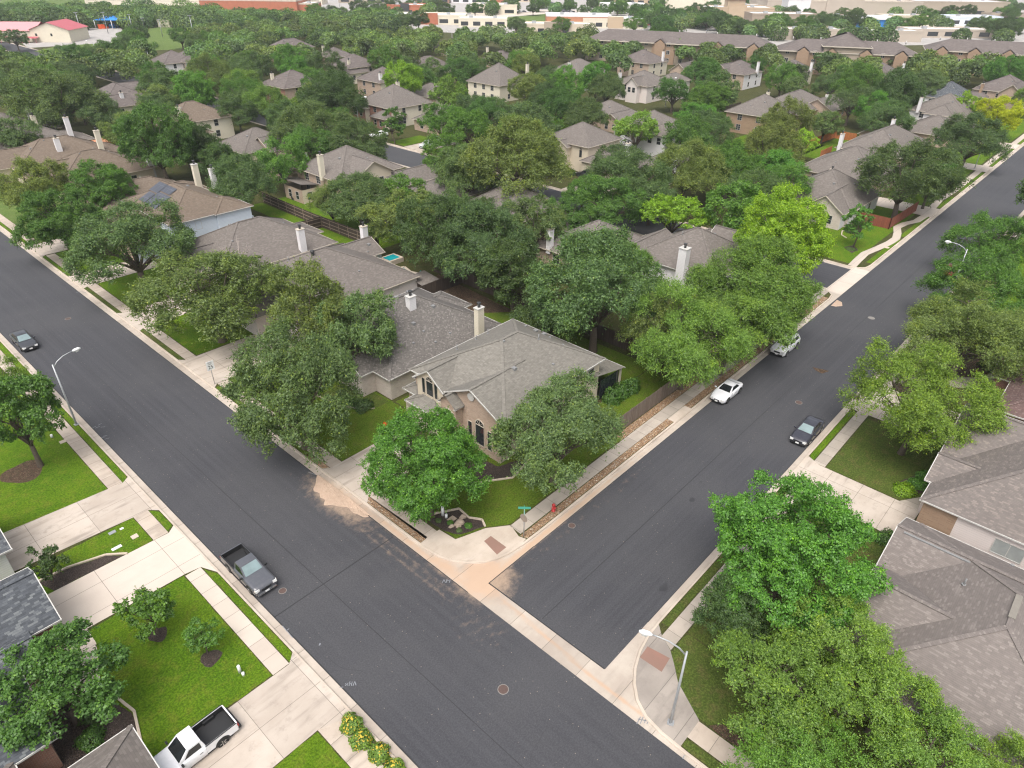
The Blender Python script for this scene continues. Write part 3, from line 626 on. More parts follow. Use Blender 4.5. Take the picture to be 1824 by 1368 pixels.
sheet('dirt_patch', [(74.2, 19.0), (75.4, 18.6), (75.2, 19.4), (74.9, 20.4), (74.4, 19.8)], .0165, 'leaflitter')
sheet('pale_patch', [(93.0, 25.2), (95.5, 25.3), (95.2, 24.5), (94, 24.0), (93.2, 24.6)], .0165, 'sand')
for x, y, r in ((44.8, 18.9, .22), (47.5, 19.6, .1), (34.5, 15.4, .3)):
    sheet('oil_stain', [(x+r*1.5*math.cos(a)*(1+.2*math.sin(3*a)), y+r*math.sin(a)) for a in [k*math.pi/8 for k in range(16)]], .0162, 'stain')
# sand heaped against the kerb
def sand_pile():
    mb = MB(); n = 28; rows = []
    for i in range(n+1):
        t = i/n; y = 38.0+8.0*t; w = 1.5*math.sin(math.pi*t)**.6*(1-.25*math.sin(7*t)); row = []
        for j in range(12):
            u = j/11; x = 24.12-w*u*(1+.16*math.sin(17*t)+.1*math.sin(41*t))
            h = .34*math.sin(math.pi*t)**.7*(1-u)**.9*(.7+.3*math.sin(9*t+3*u))*(1 if u < 1 else 0)+.03*math.sin(23*t+9*u)*(1-u)
            row.append((x, y+.15*math.sin(5*u+9*t), max(.004, h) if 0 < i < n and j < 11 else .004))
        rows.append(row)
    mb.grid(rows); return tag(mb.build('sand_pile', 'sand'), 'pale sand heaped in the gutter at the corner driveway', 'sand pile')
sand_pile()

# hairline cracks sealed in the asphalt
crk = random.Random(31)
for (x, y, a, n) in ((16.5, 12, 1.9, 9), (21.5, 29, .9, 8), (14.6, 26, 2.3, 6), (31, 22.5, .5, 8), (47, 17.2, .2, 9), (58, 22.4, 2.6, 6), (17.8, 58, 1.3, 9), (21, 75, 1.8, 8)):
    pts = [(x, y)]
    for k in range(n): a += crk.uniform(-.5, .5); pts.append((pts[-1][0]+.55*math.cos(a), pts[-1][1]+.55*math.sin(a)))
    mb = MB()
    for p, q in zip(pts[:-1], pts[1:]):
        d = (Vector(q)-Vector(p)).normalized(); nn = Vector((-d.y, d.x))*.018; mb.face([(p[0]-nn.x, p[1]-nn.y, .0158), (q[0]-nn.x, q[1]-nn.y, .0158), (q[0]+nn.x, q[1]+nn.y, .0158), (p[0]+nn.x, p[1]+nn.y, .0158)])
    structure(mb.build('street_crack', 'stain'))
# ---------------------------------------------------------------- houses
LANDMARKS = []          # (short phrase, world point) used to say where a tree stands
WIN_CACHE = {}
def win_meshes(w, h, style):
    k = (round(w, 2), round(h, 2), style)
    if k in WIN_CACHE: return WIN_CACHE[k]
    fr, pn = MB(), MB(); t = .05
    # local: x across, z up, wall face at y=0, outside is -y
    fr.box(-w/2-t, w/2+t, -.05, .03, -t, 0); fr.box(-w/2-t, w/2+t, -.05, .03, h, h+t)
    fr.box(-w/2-t, -w/2, -.05, .03, 0, h); fr.box(w/2, w/2+t, -.05, .03, 0, h)
    if style in ('sash', 'blind'): fr.box(-w/2, w/2, -.035, .03, h*.5-.025, h*.5+.025)
    if style == 'slider': fr.box(-.025, .025, -.035, .03, 0, h)
    if style == 'mullion':
        fr.box(-.02, .02, -.033, .03, 0, h)
        for q in (.33, .66): fr.box(-w/2, w/2, -.031, .03, h*q-.02, h*q+.02)
    pn.box(-w/2, w/2, -.012, .02, 0, h)
    if style == 'arch':
        n = 10; arc = [(w/2*math.cos(math.pi*i/n), h+t+.02+w/2*math.sin(math.pi*i/n)) for i in range(n+1)]
        pn.face([(x, -.012, z) for x, z in arc])
        for (a, b) in zip(arc[:-1], arc[1:]): fr.bar((a[0]*1.06, -.02, h+t+(a[1]-h-t)*1.06), (b[0]*1.06, -.02, h+t+(b[1]-h-t)*1.06), .07, .09)
        for q in (.25, .5, .75): fr.bar((0, -.02, h+t), (w/2*math.cos(math.pi*q), -.02, h+t+w/2*math.sin(math.pi*q)), .03, .03)
    WIN_CACHE[k] = (fr.mesh('window', ['trim_cream' if style in ('plain', 'arch') else 'trim']), pn.mesh('pane', ['glass_blinds' if style in ('blind', 'slider') else 'glass']))
    return WIN_CACHE[k]
ROT = {'-y': 0.0, '+x': math.pi/2, '+y': math.pi, '-x': -math.pi/2}

class House:
    def __init__(s, name, label, cat, x, y, wall='siding_cream', roof='roof_brown', trim='trim', cap='cap_dark', short=None, group=None, rot=0.0):
        s.root = thing(name, label, cat, (x, y, .13), rot, group); s.o = (x, y, .13)
        s.wall, s.roof, s.trim = MB(), MB(), MB(); s.wm, s.rm, s.tm, s.cm = wall, roof, trim, roof; s.wmats = [wall]; s.W = []
        s.vents = []
        if short: LANDMARKS.append((short, (x, y, 4)))
    def wmat(s, k):
        if k not in s.wmats: s.wmats.append(k)
        return s.wmats.index(k)
    def wing(s, x0, x1, y0, y1, ze, t='hip', p=.5, ov=.45, base=.0, walls=None, ends=('0', '1'), gut=True, endmat=None, wallbox=True):
        """roof over eave rectangle; walls: dict side -> material"""
        xc, yc = (x0+x1)/2, (y0+y1)/2; w, d = x1-x0, y1-y0; s.W.append((x0, x1, y0, y1, ze, t, p))
        A, B, C, D = (x0, y0, ze), (x1, y0, ze), (x1, y1, ze), (x0, y1, ze); r = s.roof
        def cap(a, b):
            a, b = Vector(a), Vector(b); d_ = (b-a).normalized(); r.bar(a+Vector((0, 0, .015)), b+Vector((0, 0, .015)), .3, .05, 1)
        if t == 'hip':
            m_ = min(w, d)/2; zr = ze+m_*p
            if w >= d: E_, F_ = (x0+m_, yc, zr), (x1-m_, yc, zr)
            else: E_, F_ = (xc, y0+m_, zr), (xc, y1-m_, zr)
            if w >= d: q = [[A, B, F_, E_], [C, D, E_, F_], [D, A, E_], [B, C, F_]]; hips = [(A, E_), (D, E_), (B, F_), (C, F_)]
            else: q = [[D, A, E_, F_], [B, C, F_, E_], [A, B, E_], [C, D, F_]]; hips = [(A, E_), (B, E_), (C, F_), (D, F_)]
            for f in q: r.face(f)
            for a, b in hips: cap(a, b)
            if (Vector(E_)-Vector(F_)).length > .3: cap(E_, F_)
        elif t == 'gx':
            zr = ze+d/2*p; E_, F_ = (x0, yc, zr), (x1, yc, zr); r.face([A, B, F_, E_]); r.face([C, D, E_, F_]); cap(E_, F_)
        elif t == 'gy':
            zr = ze+w/2*p; E_, F_ = (xc, y0, zr), (xc, y1, zr); r.face([D, A, E_, F_]); r.face([B, C, F_, E_]); cap(E_, F_)
        elif t == 'sx':   # rises towards +x
            z2 = ze+w*p; r.face([A, B[:2]+(z2,), C[:2]+(z2,), D])
        elif t == 's-y':  # rises towards -y
            z2 = ze+d*p; r.face([A[:2]+(z2,), B[:2]+(z2,), C, D])
        elif t == 's-x':
            z2 = ze+w*p; r.face([A[:2]+(z2,), B, C, D[:2]+(z2,)])
        # soffit and gutters
        zs = ze-.10
        if t == 'hip': s.trim.face([(x0, y0, zs), (x0, y1, zs), (x1, y1, zs), (x1, y0, zs)])
        elif t == 'gx':
            for q in ((y0, y0+ov), (y1-ov, y1)): s.trim.face([(x0, q[0], zs), (x0, q[1], zs), (x1, q[1], zs), (x1, q[0], zs)])
        elif t == 'gy':
            for q in ((x0, x0+ov), (x1-ov, x1)): s.trim.face([(q[0], y0, zs), (q[0], y1, zs), (q[1], y1, zs), (q[1], y0, zs)])
        g_ = .055
        if gut:
            ed = {'hip': 'abcd', 'gx': 'ac', 'gy': 'bd', 'sx': 'd', 's-y': 'c', 's-x': 'b'}[t]
            if 'a' in ed: s.trim.box(x0-g_, x1+g_, y0-g_, y0+.004, ze-.11, ze+.012)
            if 'c' in ed: s.trim.box(x0-g_, x1+g_, y1-.004, y1+g_, ze-.11, ze+.012)
            if 'd' in ed: s.trim.box(x0-g_, x0+.004, y0, y1, ze-.11, ze+.012)
            if 'b' in ed: s.trim.box(x1-.004, x1+g_, y0, y1, ze-.11, ze+.012)
            if t in ('gx', 'gy'):
                for e, P0, P1, Ap in (('0', A, D, E_), ('1', B, C, F_)) if t == 'gx' else (('0', A, B, E_), ('1', D, C, F_)):
                    if e not in ends: continue
                    for q0 in (P0, P1): s.trim.bar(Vector(q0)+Vector((0, 0, -.06)), Vector(Ap)+Vector((0, 0, -.05)), .06, .13)
        # walls
        if wallbox:
            wx0, wx1, wy0, wy1 = x0+ov, x1-ov, y0+ov, y1-ov
            wl = walls or {}
            zt = zs-.004
            for side, pts in (('-y', [(wx0, wy0), (wx1, wy0)]), ('+x', [(wx1, wy0), (wx1, wy1)]), ('+y', [(wx1, wy1), (wx0, wy1)]), ('-x', [(wx0, wy1), (wx0, wy0)])):
                (ax, ay), (bx, by) = pts
                s.wall.face([(ax, ay, base), (bx, by, base), (bx, by, zt), (ax, ay, zt)], s.wmat(wl.get(side, s.wm)))
            if t in ('gx', 'gy'):
                em = s.wmat(endmat or s.wm)
                if t == 'gx':
                    hgt = (d/2-ov)*p
                    for e, xx in (('0', wx0), ('1', wx1)):
                        if e in ends: s.wall.face([(xx, wy0, zt+.002), (xx, wy1, zt+.002), (xx, wy1, ze+ov*p-.03), (xx, yc, ze+d/2*p-.03), (xx, wy0, ze+ov*p-.03)], s.wmat(wl.get('-x' if e == '0' else '+x', endmat or s.wm)))
                else:
                    for e, yy in (('0', wy0), ('1', wy1)):
                        if e in ends: s.wall.face([(wx0, yy, zt+.002), (wx1, yy, zt+.002), (wx1, yy, ze+ov*p-.03), (xc, yy, ze+w/2*p-.03), (wx0, yy, ze+ov*p-.03)], s.wmat(wl.get('-y' if e == '0' else '+y', endmat or s.wm)))
        return s
    def rz(s, x, y):
        """height and downhill direction of the topmost roof plane over (x, y)"""
        best = (0, (0, -1))
        for (x0, x1, y0, y1, ze, t, p) in s.W:
            if not (x0 <= x <= x1 and y0 <= y <= y1): continue
            c = []
            if t in ('hip', 'gx'): c += [(y-y0, (0, -1)), (y1-y, (0, 1))]
            if t in ('hip', 'gy'): c += [(x-x0, (-1, 0)), (x1-x, (1, 0))]
            if t == 'sx': c += [(x-x0, (-1, 0))]
            if t == 's-x': c += [(x1-x, (1, 0))]
            if t == 's-y': c += [(y1-y, (0, 1))]
            dd, dr = min(c); z = ze+dd*p
            if z > best[0]: best = (z, dr)
        return best
    def vent(s, x, y, kind='box'): s.vents.append((x, y, kind)); return s
    def window(s, side, x, y, z, w=1.0, h=1.4, style='sash'):
        fr, pn = win_meshes(w, h, style)
        f = link('window', fr, s.root, (x-s.o[0], y-s.o[1], z-s.o[2]), ROT[side]); link('pane', pn, f); return s
    def windows(s, side, wi=0, z=(.9,), n=3, w=1.0, h=1.4, style='sash', lo=.1, hi=.9, ov=.45):
        x0, x1, y0, y1 = s.W[wi][:4]; x0 += ov; x1 -= ov; y0 += ov; y1 -= ov
        for k in range(n):
            u = lo+(hi-lo)*(k+.5)/n
            for zz in z:
                if side in ('-y', '+y'): s.window(side, x0+(x1-x0)*u, y0 if side == '-y' else y1, zz, w, h, style)
                else: s.window(side, x0 if side == '-x' else x1, y0+(y1-y0)*u, zz, w, h, style)
        return s
    def chimney(s, x, y, zt, wx=1.1, wy=.9, mat='siding_white', base=0.0, flue=True):
        wx *= .76; wy *= .76; b = MB(); b.box(x-wx/2, x+wx/2, y-wy/2, y+wy/2, base, zt)
        ch = b.build('chimney', mat, s.root, s.o); c = MB(); c.box(x-wx/2-.07, x+wx/2+.07, y-wy/2-.07, y+wy/2+.07, zt+.002, zt+.1); c.build('chimney_cap', s.tm, ch, s.o)
        if flue:
            f = MB(); f.tube([(x, y, zt+.1), (x, y, zt+.5)], .17, 8); f.tube([(x, y, zt+.55), (x, y, zt+.7)], .25, 8); f.tube([(x, y, zt+.5), (x, y, zt+.56)], .1, 6); f.build('flue', 'flue', ch, s.o)
        return s
    def part(s, name, mb, mats): return mb.build(name, mats, s.root, s.o)
    def garage(s, side, x, y, w=4.8, h=2.2, mat='trim'):
        b = MB(); b.box(-w/2, w/2, -.04, .02, 0, h)
        for k in range(1, 4): b.box(-w/2, w/2, -.055, -.04, h*k/4-.02, h*k/4+.02)
        o = link('garage_door', b.mesh('garage_door', [mat]), s.root, (x-s.o[0], y-s.o[1], .005), ROT[side]); return s
    def done(s):
        s.wall.build('wall', s.wmats, s.root, s.o)
        r = s.roof.build('roof', [s.rm, s.cm], s.root, s.o)
        if s.trim.v: s.trim.build('gutter', s.tm, r, s.o)
        for (x, y, k) in s.vents:
            z, dr = s.rz(x, y); v = MB()
            if k == 'box': v.box(x-.2, x+.2, y-.2, y+.2, z-.1, z+.2)
            elif k == 'pipe': v.tube([(x, y, z-.1), (x, y, z+.55)], .06, 6); v.tube([(x, y, z-.02), (x, y, z+.06)], .16, 6)
            elif k == 'turbine': v.tube([(x, y, z-.1), (x, y, z+.3)], .16, 8); v.tube([(x, y, z+.3), (x, y, z+.42), (x, y, z+.62), (x, y, z+.7)], [.2, .3, .3, .1], 8)
            elif k == 'cap': v.box(x-.12, x+.12, y-.12, y+.12, z-.05, z+.1)
            elif k == 'ridge': v.box(x-1.6, x+1.6, y-.12, y+.12, z-.05, z+.1)
            v.build('roof_vent', 'vent' if k != 'turbine' else 'flue', r, s.o)
        return s.root

# the corner house
h = House('corner_house', 'two-storey corner house with grey weathered roof, arched brick porch and brick front gable', 'house', 42, 41, 'stucco', 'roof_grey', 'trim', 'cap', 'the corner house with the brick gable')
h.wing(36.9, 52.3, 34.3, 47.4, 5.15, 'hip', .50, .4, walls={'-x': 'brick', '-y': 'stucco'})
h.wing(36.3, 44.0, 34.2, 42.1, 5.08, 'gx', .5, .45, walls={'-x': 'brick', '-y': 'stucco', '+x': 'stucco'}, ends=('0',))
h.wing(36.1, 42.0, 41.6, 46.0, 5.2, 'gx', .72, .3, base=3.0, ends=('0',))
h.wing(35.5, 40.0, 39.3, 41.9, 4.6, 'gx', .8, .3, walls={'-x': 'brick', '-y': 'brick', '+y': 'brick'}, ends=('0',), gut=False)
h.wing(35.0, 41.5, 41.9, 46.1, 2.95, 'hip', .40, .4, walls={'-x': 'brick', '-y': 'brick'})
h.wing(36.3, 41.5, 40.5, 48.0, 2.93, 'hip', .40, .4, walls={'-x': 'brick', '-y': 'brick'})
h.wing(50.5, 55.7, 33.9, 46.2, 2.75, 's-x', .22, .25, wallbox=False)
for yy in (34.2, 38.0, 42.0, 45.9):
    b = MB(); b.box(55.2, 55.4, yy-.1, yy+.1, 0, 2.7); h.part('porch_post', b, 'trim_cream')
b = MB(); b.box(51.9, 55.2, 34.35, 34.4, .05, 2.5); h.part('porch_screen', b, 'glass')
for yy in (42.9, 44.7): h.window('-x', 36.39, yy, 3.8, .42, 1.7, 'plain')
h.window('-x', 36.39, 43.8, 3.8, .95, 1.6, 'arch')
for yy in (36.0, 38.6): h.window('-x', 36.74, yy, 1.0, .5, 2.1, 'plain')
h.window('-x', 36.74, 37.3, 1.0, 1.1, 2.2, 'arch')
h.window('-y', 50.4, 34.69, 3.3, .9, 1.2, 'sash').window('-y', 47.2, 34.69, 3.3, .9, 1.2, 'sash').window('-y', 43.0, 34.69, 3.3, .9, 1.2, 'sash').window('-y', 47.2, 34.69, .8, 1.2, 1.5, 'sash').window('-y', 41, 34.64, .8, 1.2, 1.5, 'sash')
b = MB(); n = 12
b.tube([(36.70, 38.35+.001, 6.0), (36.62, 38.35, 6.0)], .42, 16, smooth=False); h.part('round_gable_vent', b, 'trim')
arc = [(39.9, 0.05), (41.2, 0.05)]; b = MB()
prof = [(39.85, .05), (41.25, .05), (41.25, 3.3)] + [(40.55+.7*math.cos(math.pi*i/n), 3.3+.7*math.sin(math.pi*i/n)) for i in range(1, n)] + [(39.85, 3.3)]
b.face([(35.785, y, z) for y, z in prof]); porch = h.part('porch_shade_face', b, 'flue')  # flat dark face on the wall; the porch's inner shade is its colour
b = MB()
for i in range(n): b.bar((35.77, 40.55+.78*math.cos(math.pi*i/n), 3.3+.78*math.sin(math.pi*i/n)), (35.77, 40.55+.78*math.cos(math.pi*(i+1)/n), 3.3+.78*math.sin(math.pi*(i+1)/n)), .16, .1)
h.part('arch_surround', b, 'brick_pale'); h.garage('-x', 35.4, 44.0, 4.9, 2.2, 'trim_cream')
for x, y, k in ((50.5, 42.4, 'box'), (50.6, 41.3, 'box'), (50.4, 40.3, 'cap'), (47.2, 39.2, 'pipe'), (42.0, 37.8, 'box'), (46.2, 36.4, 'cap'), (49.2, 37.6, 'cap'), (42, 45.8, 'pipe'), (45, 46.0, 'pipe'), (46.9, 46.1, 'pipe'), (50.9, 44.2, 'cap'), (51.1, 43.0, 'cap'), (43.5, 40.6, 'cap')): h.vent(x, y, k)
h.done()
# second house of the row
h = House('house', 'low house with dark mottled roof and two chimneys beside the corner house', 'house', 45, 58, 'brick_pale', 'roof_dark', 'trim', 'cap', 'the dark mottled roof with two chimneys')
h.wing(36.2, 53.6, 50.1, 65.6, 2.95, 'hip', .55, .4)
h.wing(34.6, 42, 52.8, 58.0, 2.96, 'gx', .6, .35, ends=('0',))
h.wing(48, 54.9, 56.8, 62.6, 2.97, 'hip', .45, .4)
h.windows('-x', 0, (.7,), 4, 1.4, 1.7, 'sash').windows('-x', 1, (.6,), 2, 1.1, 1.9, 'sash').windows('-y', 0, (.8,), 2, 1.2, 1.4, 'sash', .55, .95)
h.chimney(44.7, 56.2, 7.7, 1.2, 1.0, 'siding_white', 3).chimney(49.4, 49.95, 6.7, 1.25, .9, 'siding_cream')
for x, y, k in ((47.2, 55.3, 'box'), (44.5, 58.6, 'box'), (43.4, 54.4, 'box'), (43.8, 53.2, 'cap'), (41.6, 55.7, 'cap'), (41.7, 52.5, 'cap'), (44.1, 51.6, 'cap'), (46.5, 51.8, 'cap'), (48.2, 61.0, 'box'), (47.9, 62.2, 'cap'), (39.5, 60, 'cap')): h.vent(x, y, k)
h.done()
h = House('house', 'broad house under a brown-grey hip roof with a round black vent', 'house', 46, 77, 'siding_pink', 'roof_brown', 'trim_cream', 'cap_dark', 'the broad brown roof with the round black vent')
h.wing(36.5, 56.3, 68.2, 86.0, 3.0, 'hip', .47, .4); h.wing(33.8, 44, 72.8, 83.0, 2.98, 'hip', .5, .4); h.wing(51, 58.4, 78.6, 85.0, 3.02, 'gx', .5, .4)
h.windows('-y', 0, (.9,), 4, 1.1, 1.4, 'blind').windows('-x', 1, (.8,), 3, 1.2, 1.5).chimney(58.3, 83.2, 5.8, 1.2, 1.0, 'siding_white')
for x, y, k in ((45.2, 76.5, 'turbine'), (43.0, 79.0, 'pipe'), (57, 80.5, 'box'), (56, 79.5, 'cap'), (49, 72, 'cap')): h.vent(x, y, k)
h.done()
h = House('house', 'long low brown roof with a tall white chimney between two lawns', 'house', 47, 95, 'siding_cream', 'roof_brown', 'trim_cream', 'cap_dark', 'the long brown roof with the tall white chimney')
h.wing(36.8, 56.0, 87.0, 102.6, 3.0, 'hip', .52, .4); h.wing(47, 57.2, 92.5, 99, 2.98, 'hip', .4, .4); h.wing(34, 42, 91, 99, 2.96, 'gx', .5, .4)
h.chimney(50.2, 87.4, 6.4, 1.3, .9, 'siding_white').windows('-y', 0, (.9,), 3, 1.1, 1.4).windows('-x', 0, (.9,), 3, 1.1, 1.4)
for x, y, k in ((44, 96, 'box'), (46, 99.5, 'box'), (48.5, 98.2, 'box'), (52, 95, 'cap'), (42, 92, 'cap')): h.vent(x, y, k)
h.done()
h = House('house', 'two-storey pale blue house with tan roof carrying solar panels', 'house', 45, 114, 'siding_blue', 'roof_tan', 'trim', 'cap', 'the pale blue house with solar panels')
h.wing(38.8, 51.5, 105.0, 122.5, 5.5, 'hip', .46, .4); h.wing(46, 52.5, 104.7, 112, 5.48, 'hip', .45, .35); h.wing(33.5, 44, 107, 124, 2.95, 'hip', .45, .4, walls={'-x': 'brick'})
h.windows('-y', 0, (3.7,), 2, .9, 1.3, 'blind', .2, .8).windows('-x', 0, (3.7,), 3, 1.0, 1.2).windows('-x', 2, (.8,), 3, 1.1, 1.4)
h.chimney(51.2, 120.4, 9.4, 1.2, 1.0, 'siding_cream', 3).chimney(53.2, 118.6, 8.6, 1.1, 1.0, 'siding_white', 0)
for x, y, k in ((45.8, 120.5, 'cap'), (47.5, 116, 'box'), (48.8, 109, 'cap')): h.vent(x, y, k)
def solar(x0, x1, y0, y1):
    z0, z1 = 5.5+(x0-38.8)*.46+.12, 5.5+(x1-38.8)*.46+.12; b = MB(); b.face([(x0, y1, z0), (x0, y0, z0), (x1, y0, z1), (x1, y1, z1)])
    b.box(x0+.3, x0+.5, y0+.3, y1-.3, z0-.1, z0+.05, 0); h.part('solar_panel', b, 'solar')
solar(40.0, 42.8, 112.0, 116.0); solar(42.4, 44.4, 116.1, 119.0); solar(40.2, 42.2, 116.2, 118.4); solar(43.0, 44.4, 112.8, 116.0)
h.done()
# houses farther up the first street, with long ridges
for (x, y, w_, d_, ze, rf, lab, sh, chs) in ((45, 131.5, 17, 12, 3, 'roof_tan', 'low tan roof half hidden behind trees beside the solar panel house', 'the half-hidden tan roof', ()),
        (46, 155, 18, 15, 3.1, 'roof_tan', 'tan-roofed house with a white chimney at its right eave', 'the tan roof with one white chimney', ((54.5, 148.5, 7.4, 'siding_white'),)),
        (45, 172, 20, 15, 3.0, 'roof_tan', 'long tan roof with crossing ridges and a cream chimney', 'the long tan roof with a cream chimney', ((52, 166.5, 7.8, 'siding_cream'), (44.5, 168, 7.2, 'siding_white'))),
        (44, 189, 20, 15, 3.0, 'roof_brown', 'brown roof with two pale chimneys at the photo\'s left edge', 'the brown roof with two pale chimneys', ((52, 184, 8.0, 'siding_white'), (48, 193, 7.6, 'siding_cream'))),
        (44, 207, 18, 15, 3.0, 'roof_brown', 'farthest brown roof up the first street, mostly behind a tree', 'the farthest roof up the first street', ((50, 203, 7.4, 'siding_white'),))):
    h = House('house', lab, 'house', x, y, 'stucco', rf, 'trim_cream', 'cap', sh)
    h.wing(x-w_/2, x+w_/2, y-d_/2, y+d_/2, ze, 'hip', .5); h.wing(x-w_/2-3, x, y-4, y+5, ze-.02, 'gx', .6, ends=('0',), walls={'-x': 'brick'}); h.wing(x+2, x+w_/2+2.5, y-d_/2+1, y+2, ze-.04, 'hip', .45)
    h.windows('-y', 0, (.9,), 3).windows('-x', 0, (.9,), 2)
    for c in chs: h.chimney(c[0], c[1], c[2], 1.3, 1.0, c[3])
    for k in range(4): h.vent(x-5+3.1*k, y-2+1.4*k, ('box', 'cap', 'pipe', 'cap')[k])
    h.done()
# right block: big roofs in the lower right corner
h = House('house', 'house under the large blended brown roof filling the lower right corner', 'house', 43, -3, 'brick_red', 'roof_blend', 'trim', 'cap', 'the large roof in the lower right corner')
h.wing(34.2, 51.5, -11.0, 2.9, 3.0, 'hip', .46, .4); h.wing(36.9, 45.0, -6, 3.9, 2.98, 'gy', .5, .4, ends=('1',)); h.wing(43.6, 51.6, -6, 3.95, 2.9, 'gy', .5, .4, ends=('1',), walls={'+y': 'siding_pink'})
h.windows('-x', 0, (.8,), 3, 1.2, 1.5).windows('+y', 1, (.8,), 1, 1.4, 1.5).garage('+y', 48, 3.55, 4.9, 2.2)
h.vent(44.6, -1.2, 'pipe').vent(51.2, -3.4, 'cap')
b = MB(); b.box(42.0, 44.4, -4.24, -3.85, 6.18, 6.28); h.part('ridge_vent', b, 'cap')
b = MB(); b.box(47.2, 47.38, -1.2, 3.4, 4.72, 4.80); h.part('ridge_vent', b, 'vent')
h.done()
h = House('house', 'house with pinkish siding, tan brick corner and grey blended roof by the driveway', 'house', 62, -3, 'siding_pink', 'roof_blend2', 'trim', 'cap', 'the grey blended roof with pinkish siding')
h.wing(53.4, 69.0, -12, 3.7, 3.8, 'hip', .52, .3, walls={'+y': 'brick_peach', '-y': 'siding_pink'})
h.wing(56.3, 61.6, -3, 4.2, 3.82, 'gy', .5, .4, ends=('1',)); h.wing(60.0, 71.4, -10, 4.25, 4.0, 'gy', .5, .4, ends=('1',))
b = MB(); b.box(53.66, 53.70, .9, 3.4, .02, 3.66); h.part('brick_corner', b, 'brick_peach')
h.window('-x', 53.7, -2.9, 1.75, 2.0, 1.3, 'slider').window('-x', 53.7, -7.5, 1.75, 1.4, 1.2, 'slider').windows('+y', 0, (1.2,), 2, 1.2, 1.5, 'sash', .3, .9)
h.vent(60.2, -3.2, 'cap').vent(58, -6, 'box').done()
h = House('house', 'reddish brown roof at the right edge of the photo beyond the blended roofs', 'house', 82, -6, 'brick_red', 'roof_red', 'trim', 'cap_dark', 'the reddish brown roof')
h.wing(74.0, 91, -15, 2.4, 3.0, 'hip', .5, .4); h.wing(81, 88, -6, 4.2, 3.02, 'gy', .5, .4, ends=('1',)); h.windows('+y', 0, (.8,), 3).done()
# left block
h = House('house', 'house with slate blue-grey roof beside the wide new driveway, lower left', 'house', -4, 43, 'brick_red', 'roof_slate', 'trim', 'roof_slate', 'the slate blue roof')
h.wing(-12, 2.2, 42.3, 48.9, 3.0, 'gx', .62, .45, ends=('1',), walls={'+x': 'siding_white'}); h.wing(-14, -.9, 33.7, 43.6, 3.02, 'hip', .55, .4)
h.wing(-9, .4, 39.6, 43.2, 2.9, 'gx', .5, .35, ends=('1',), gut=False); h.garage('+x', 1.75, 45.6, 4.9, 2.2, 'trim')
h.window('+x', -1.3, 36.3, .8, 1.5, 1.4, 'slider').window('+x', -1.3, 40.8, .8, 1.2, 1.4, 'blind').windows('-y', 1, (.8,), 2, 1.5, 1.4, 'slider').done()
h = House('house', 'house with brown shingled garage roof overhanging the white pickup, bottom left', 'house', -4, 25, 'brick', 'roof_brown', 'trim', 'cap_dark', 'the brown garage roof by the white pickup')
h.wing(-9, 2.25, 24.6, 31.35, 3.0, 'hip', .42, .45); h.wing(-16, -3, 20, 34, 3.02, 'hip', .5, .4); h.windows('+y', 0, (.8,), 1).garage('+x', 1.8, 27.8, 4.9, 2.2).done()
h = House('house', 'white-trimmed grey garage corner at the left edge beside the stained driveway', 'house', -5, 58, 'siding_white', 'roof_slate', 'trim', 'cap', 'the garage corner at the left edge')
h.wing(-9, 2.0, 51.8, 59.0, 3.0, 'gx', .55, .5, ends=('1',)); h.wing(-16, -1.5, 57.5, 72, 3.02, 'hip', .5, .4); h.garage('+x', 1.5, 55.4, 4.9, 2.2).done()
h = House('house', 'house behind the left street tree, its front hidden by leaves', 'house', -6, 83, 'brick', 'roof_tan', 'trim', 'cap', None)
h.wing(-14, 0.5, 76, 91, 3.0, 'hip', .5); h.done()

# the rest of the neighbourhood: (x, y, width x, depth y, storeys, wall, roof, front, chimneys (dx, dy, dz above ridge eave, material), label, short)
def suburb(x, y, w, d, st, wall, roof, lab, sh, chs=(), extra=(), front='-x', fm='brick', p=.55, win=True):
    ze = 2.9 if st == 1 else 5.1
    h = House('house', lab, 'house', x, y, wall, roof, 'trim_cream', 'cap_dark', sh)
    h.wing(x-w/2, x+w/2, y-d/2, y+d/2, ze, 'hip', p, walls={front: fm})
    for e in extra: h.wing(x+e[0], x+e[1], y+e[2], y+e[3], e[4], e[5], e[6] if len(e) > 6 else .55, walls={front: fm}, ends=('0',) if e[5] != 'gy' else ('0', '1'))
    if win:
        zs = (.9,) if st == 1 else (.9, 3.4)
        h.windows('-x', 0, zs, max(2, int(d/5)), 1.2, 1.4, 'mullion' if st == 2 else 'sash').windows('-y', 0, zs, max(2, int(w/5.5)), 1.0, 1.4)
        for k, e in enumerate(extra):
            if e[4] > 2: h.windows('-x', k+1, (e[4]-2.1,), 2, 1.0, 1.4); h.windows('-y', k+1, (e[4]-2.1,), 2, 1.0, 1.4)
    for c in chs: h.chimney(x+max(-w/2+.2, min(w/2-.2, c[0])), y+max(-d/2+.2, min(d/2-.2, c[1])), c[2]-.6, 1.2, .95, c[3], ze-.6 if abs(c[0]) < w/2+.6 else 0)
    h.vent(x-w*.2, y-d*.12, 'box').vent(x+w*.12, y-d*.25, 'cap').vent(x-w*.3, y+d*.1, 'cap'); h.done()
S = suburb
S(78, 114, 15, 15, 2, 'stucco', 'roof_brown', 'cream two-storey house with a very tall cream chimney on its left corner', 'the cream house with the very tall chimney', ((-7.9, -2, 9.6, 'siding_cream'),), ((2, 15, -11.5, -4.5, 2.9, 'gx'), (-11, -5, 0, 7, 2.8, 's-x', .2), (-5, 4, -9, 1, 5.45, 'gy')))
S(88, 95, 14, 11, 1, 'brick', 'roof_brown', 'low brown roof behind the parked black car on the inner street', 'the low brown roof by the inner street')
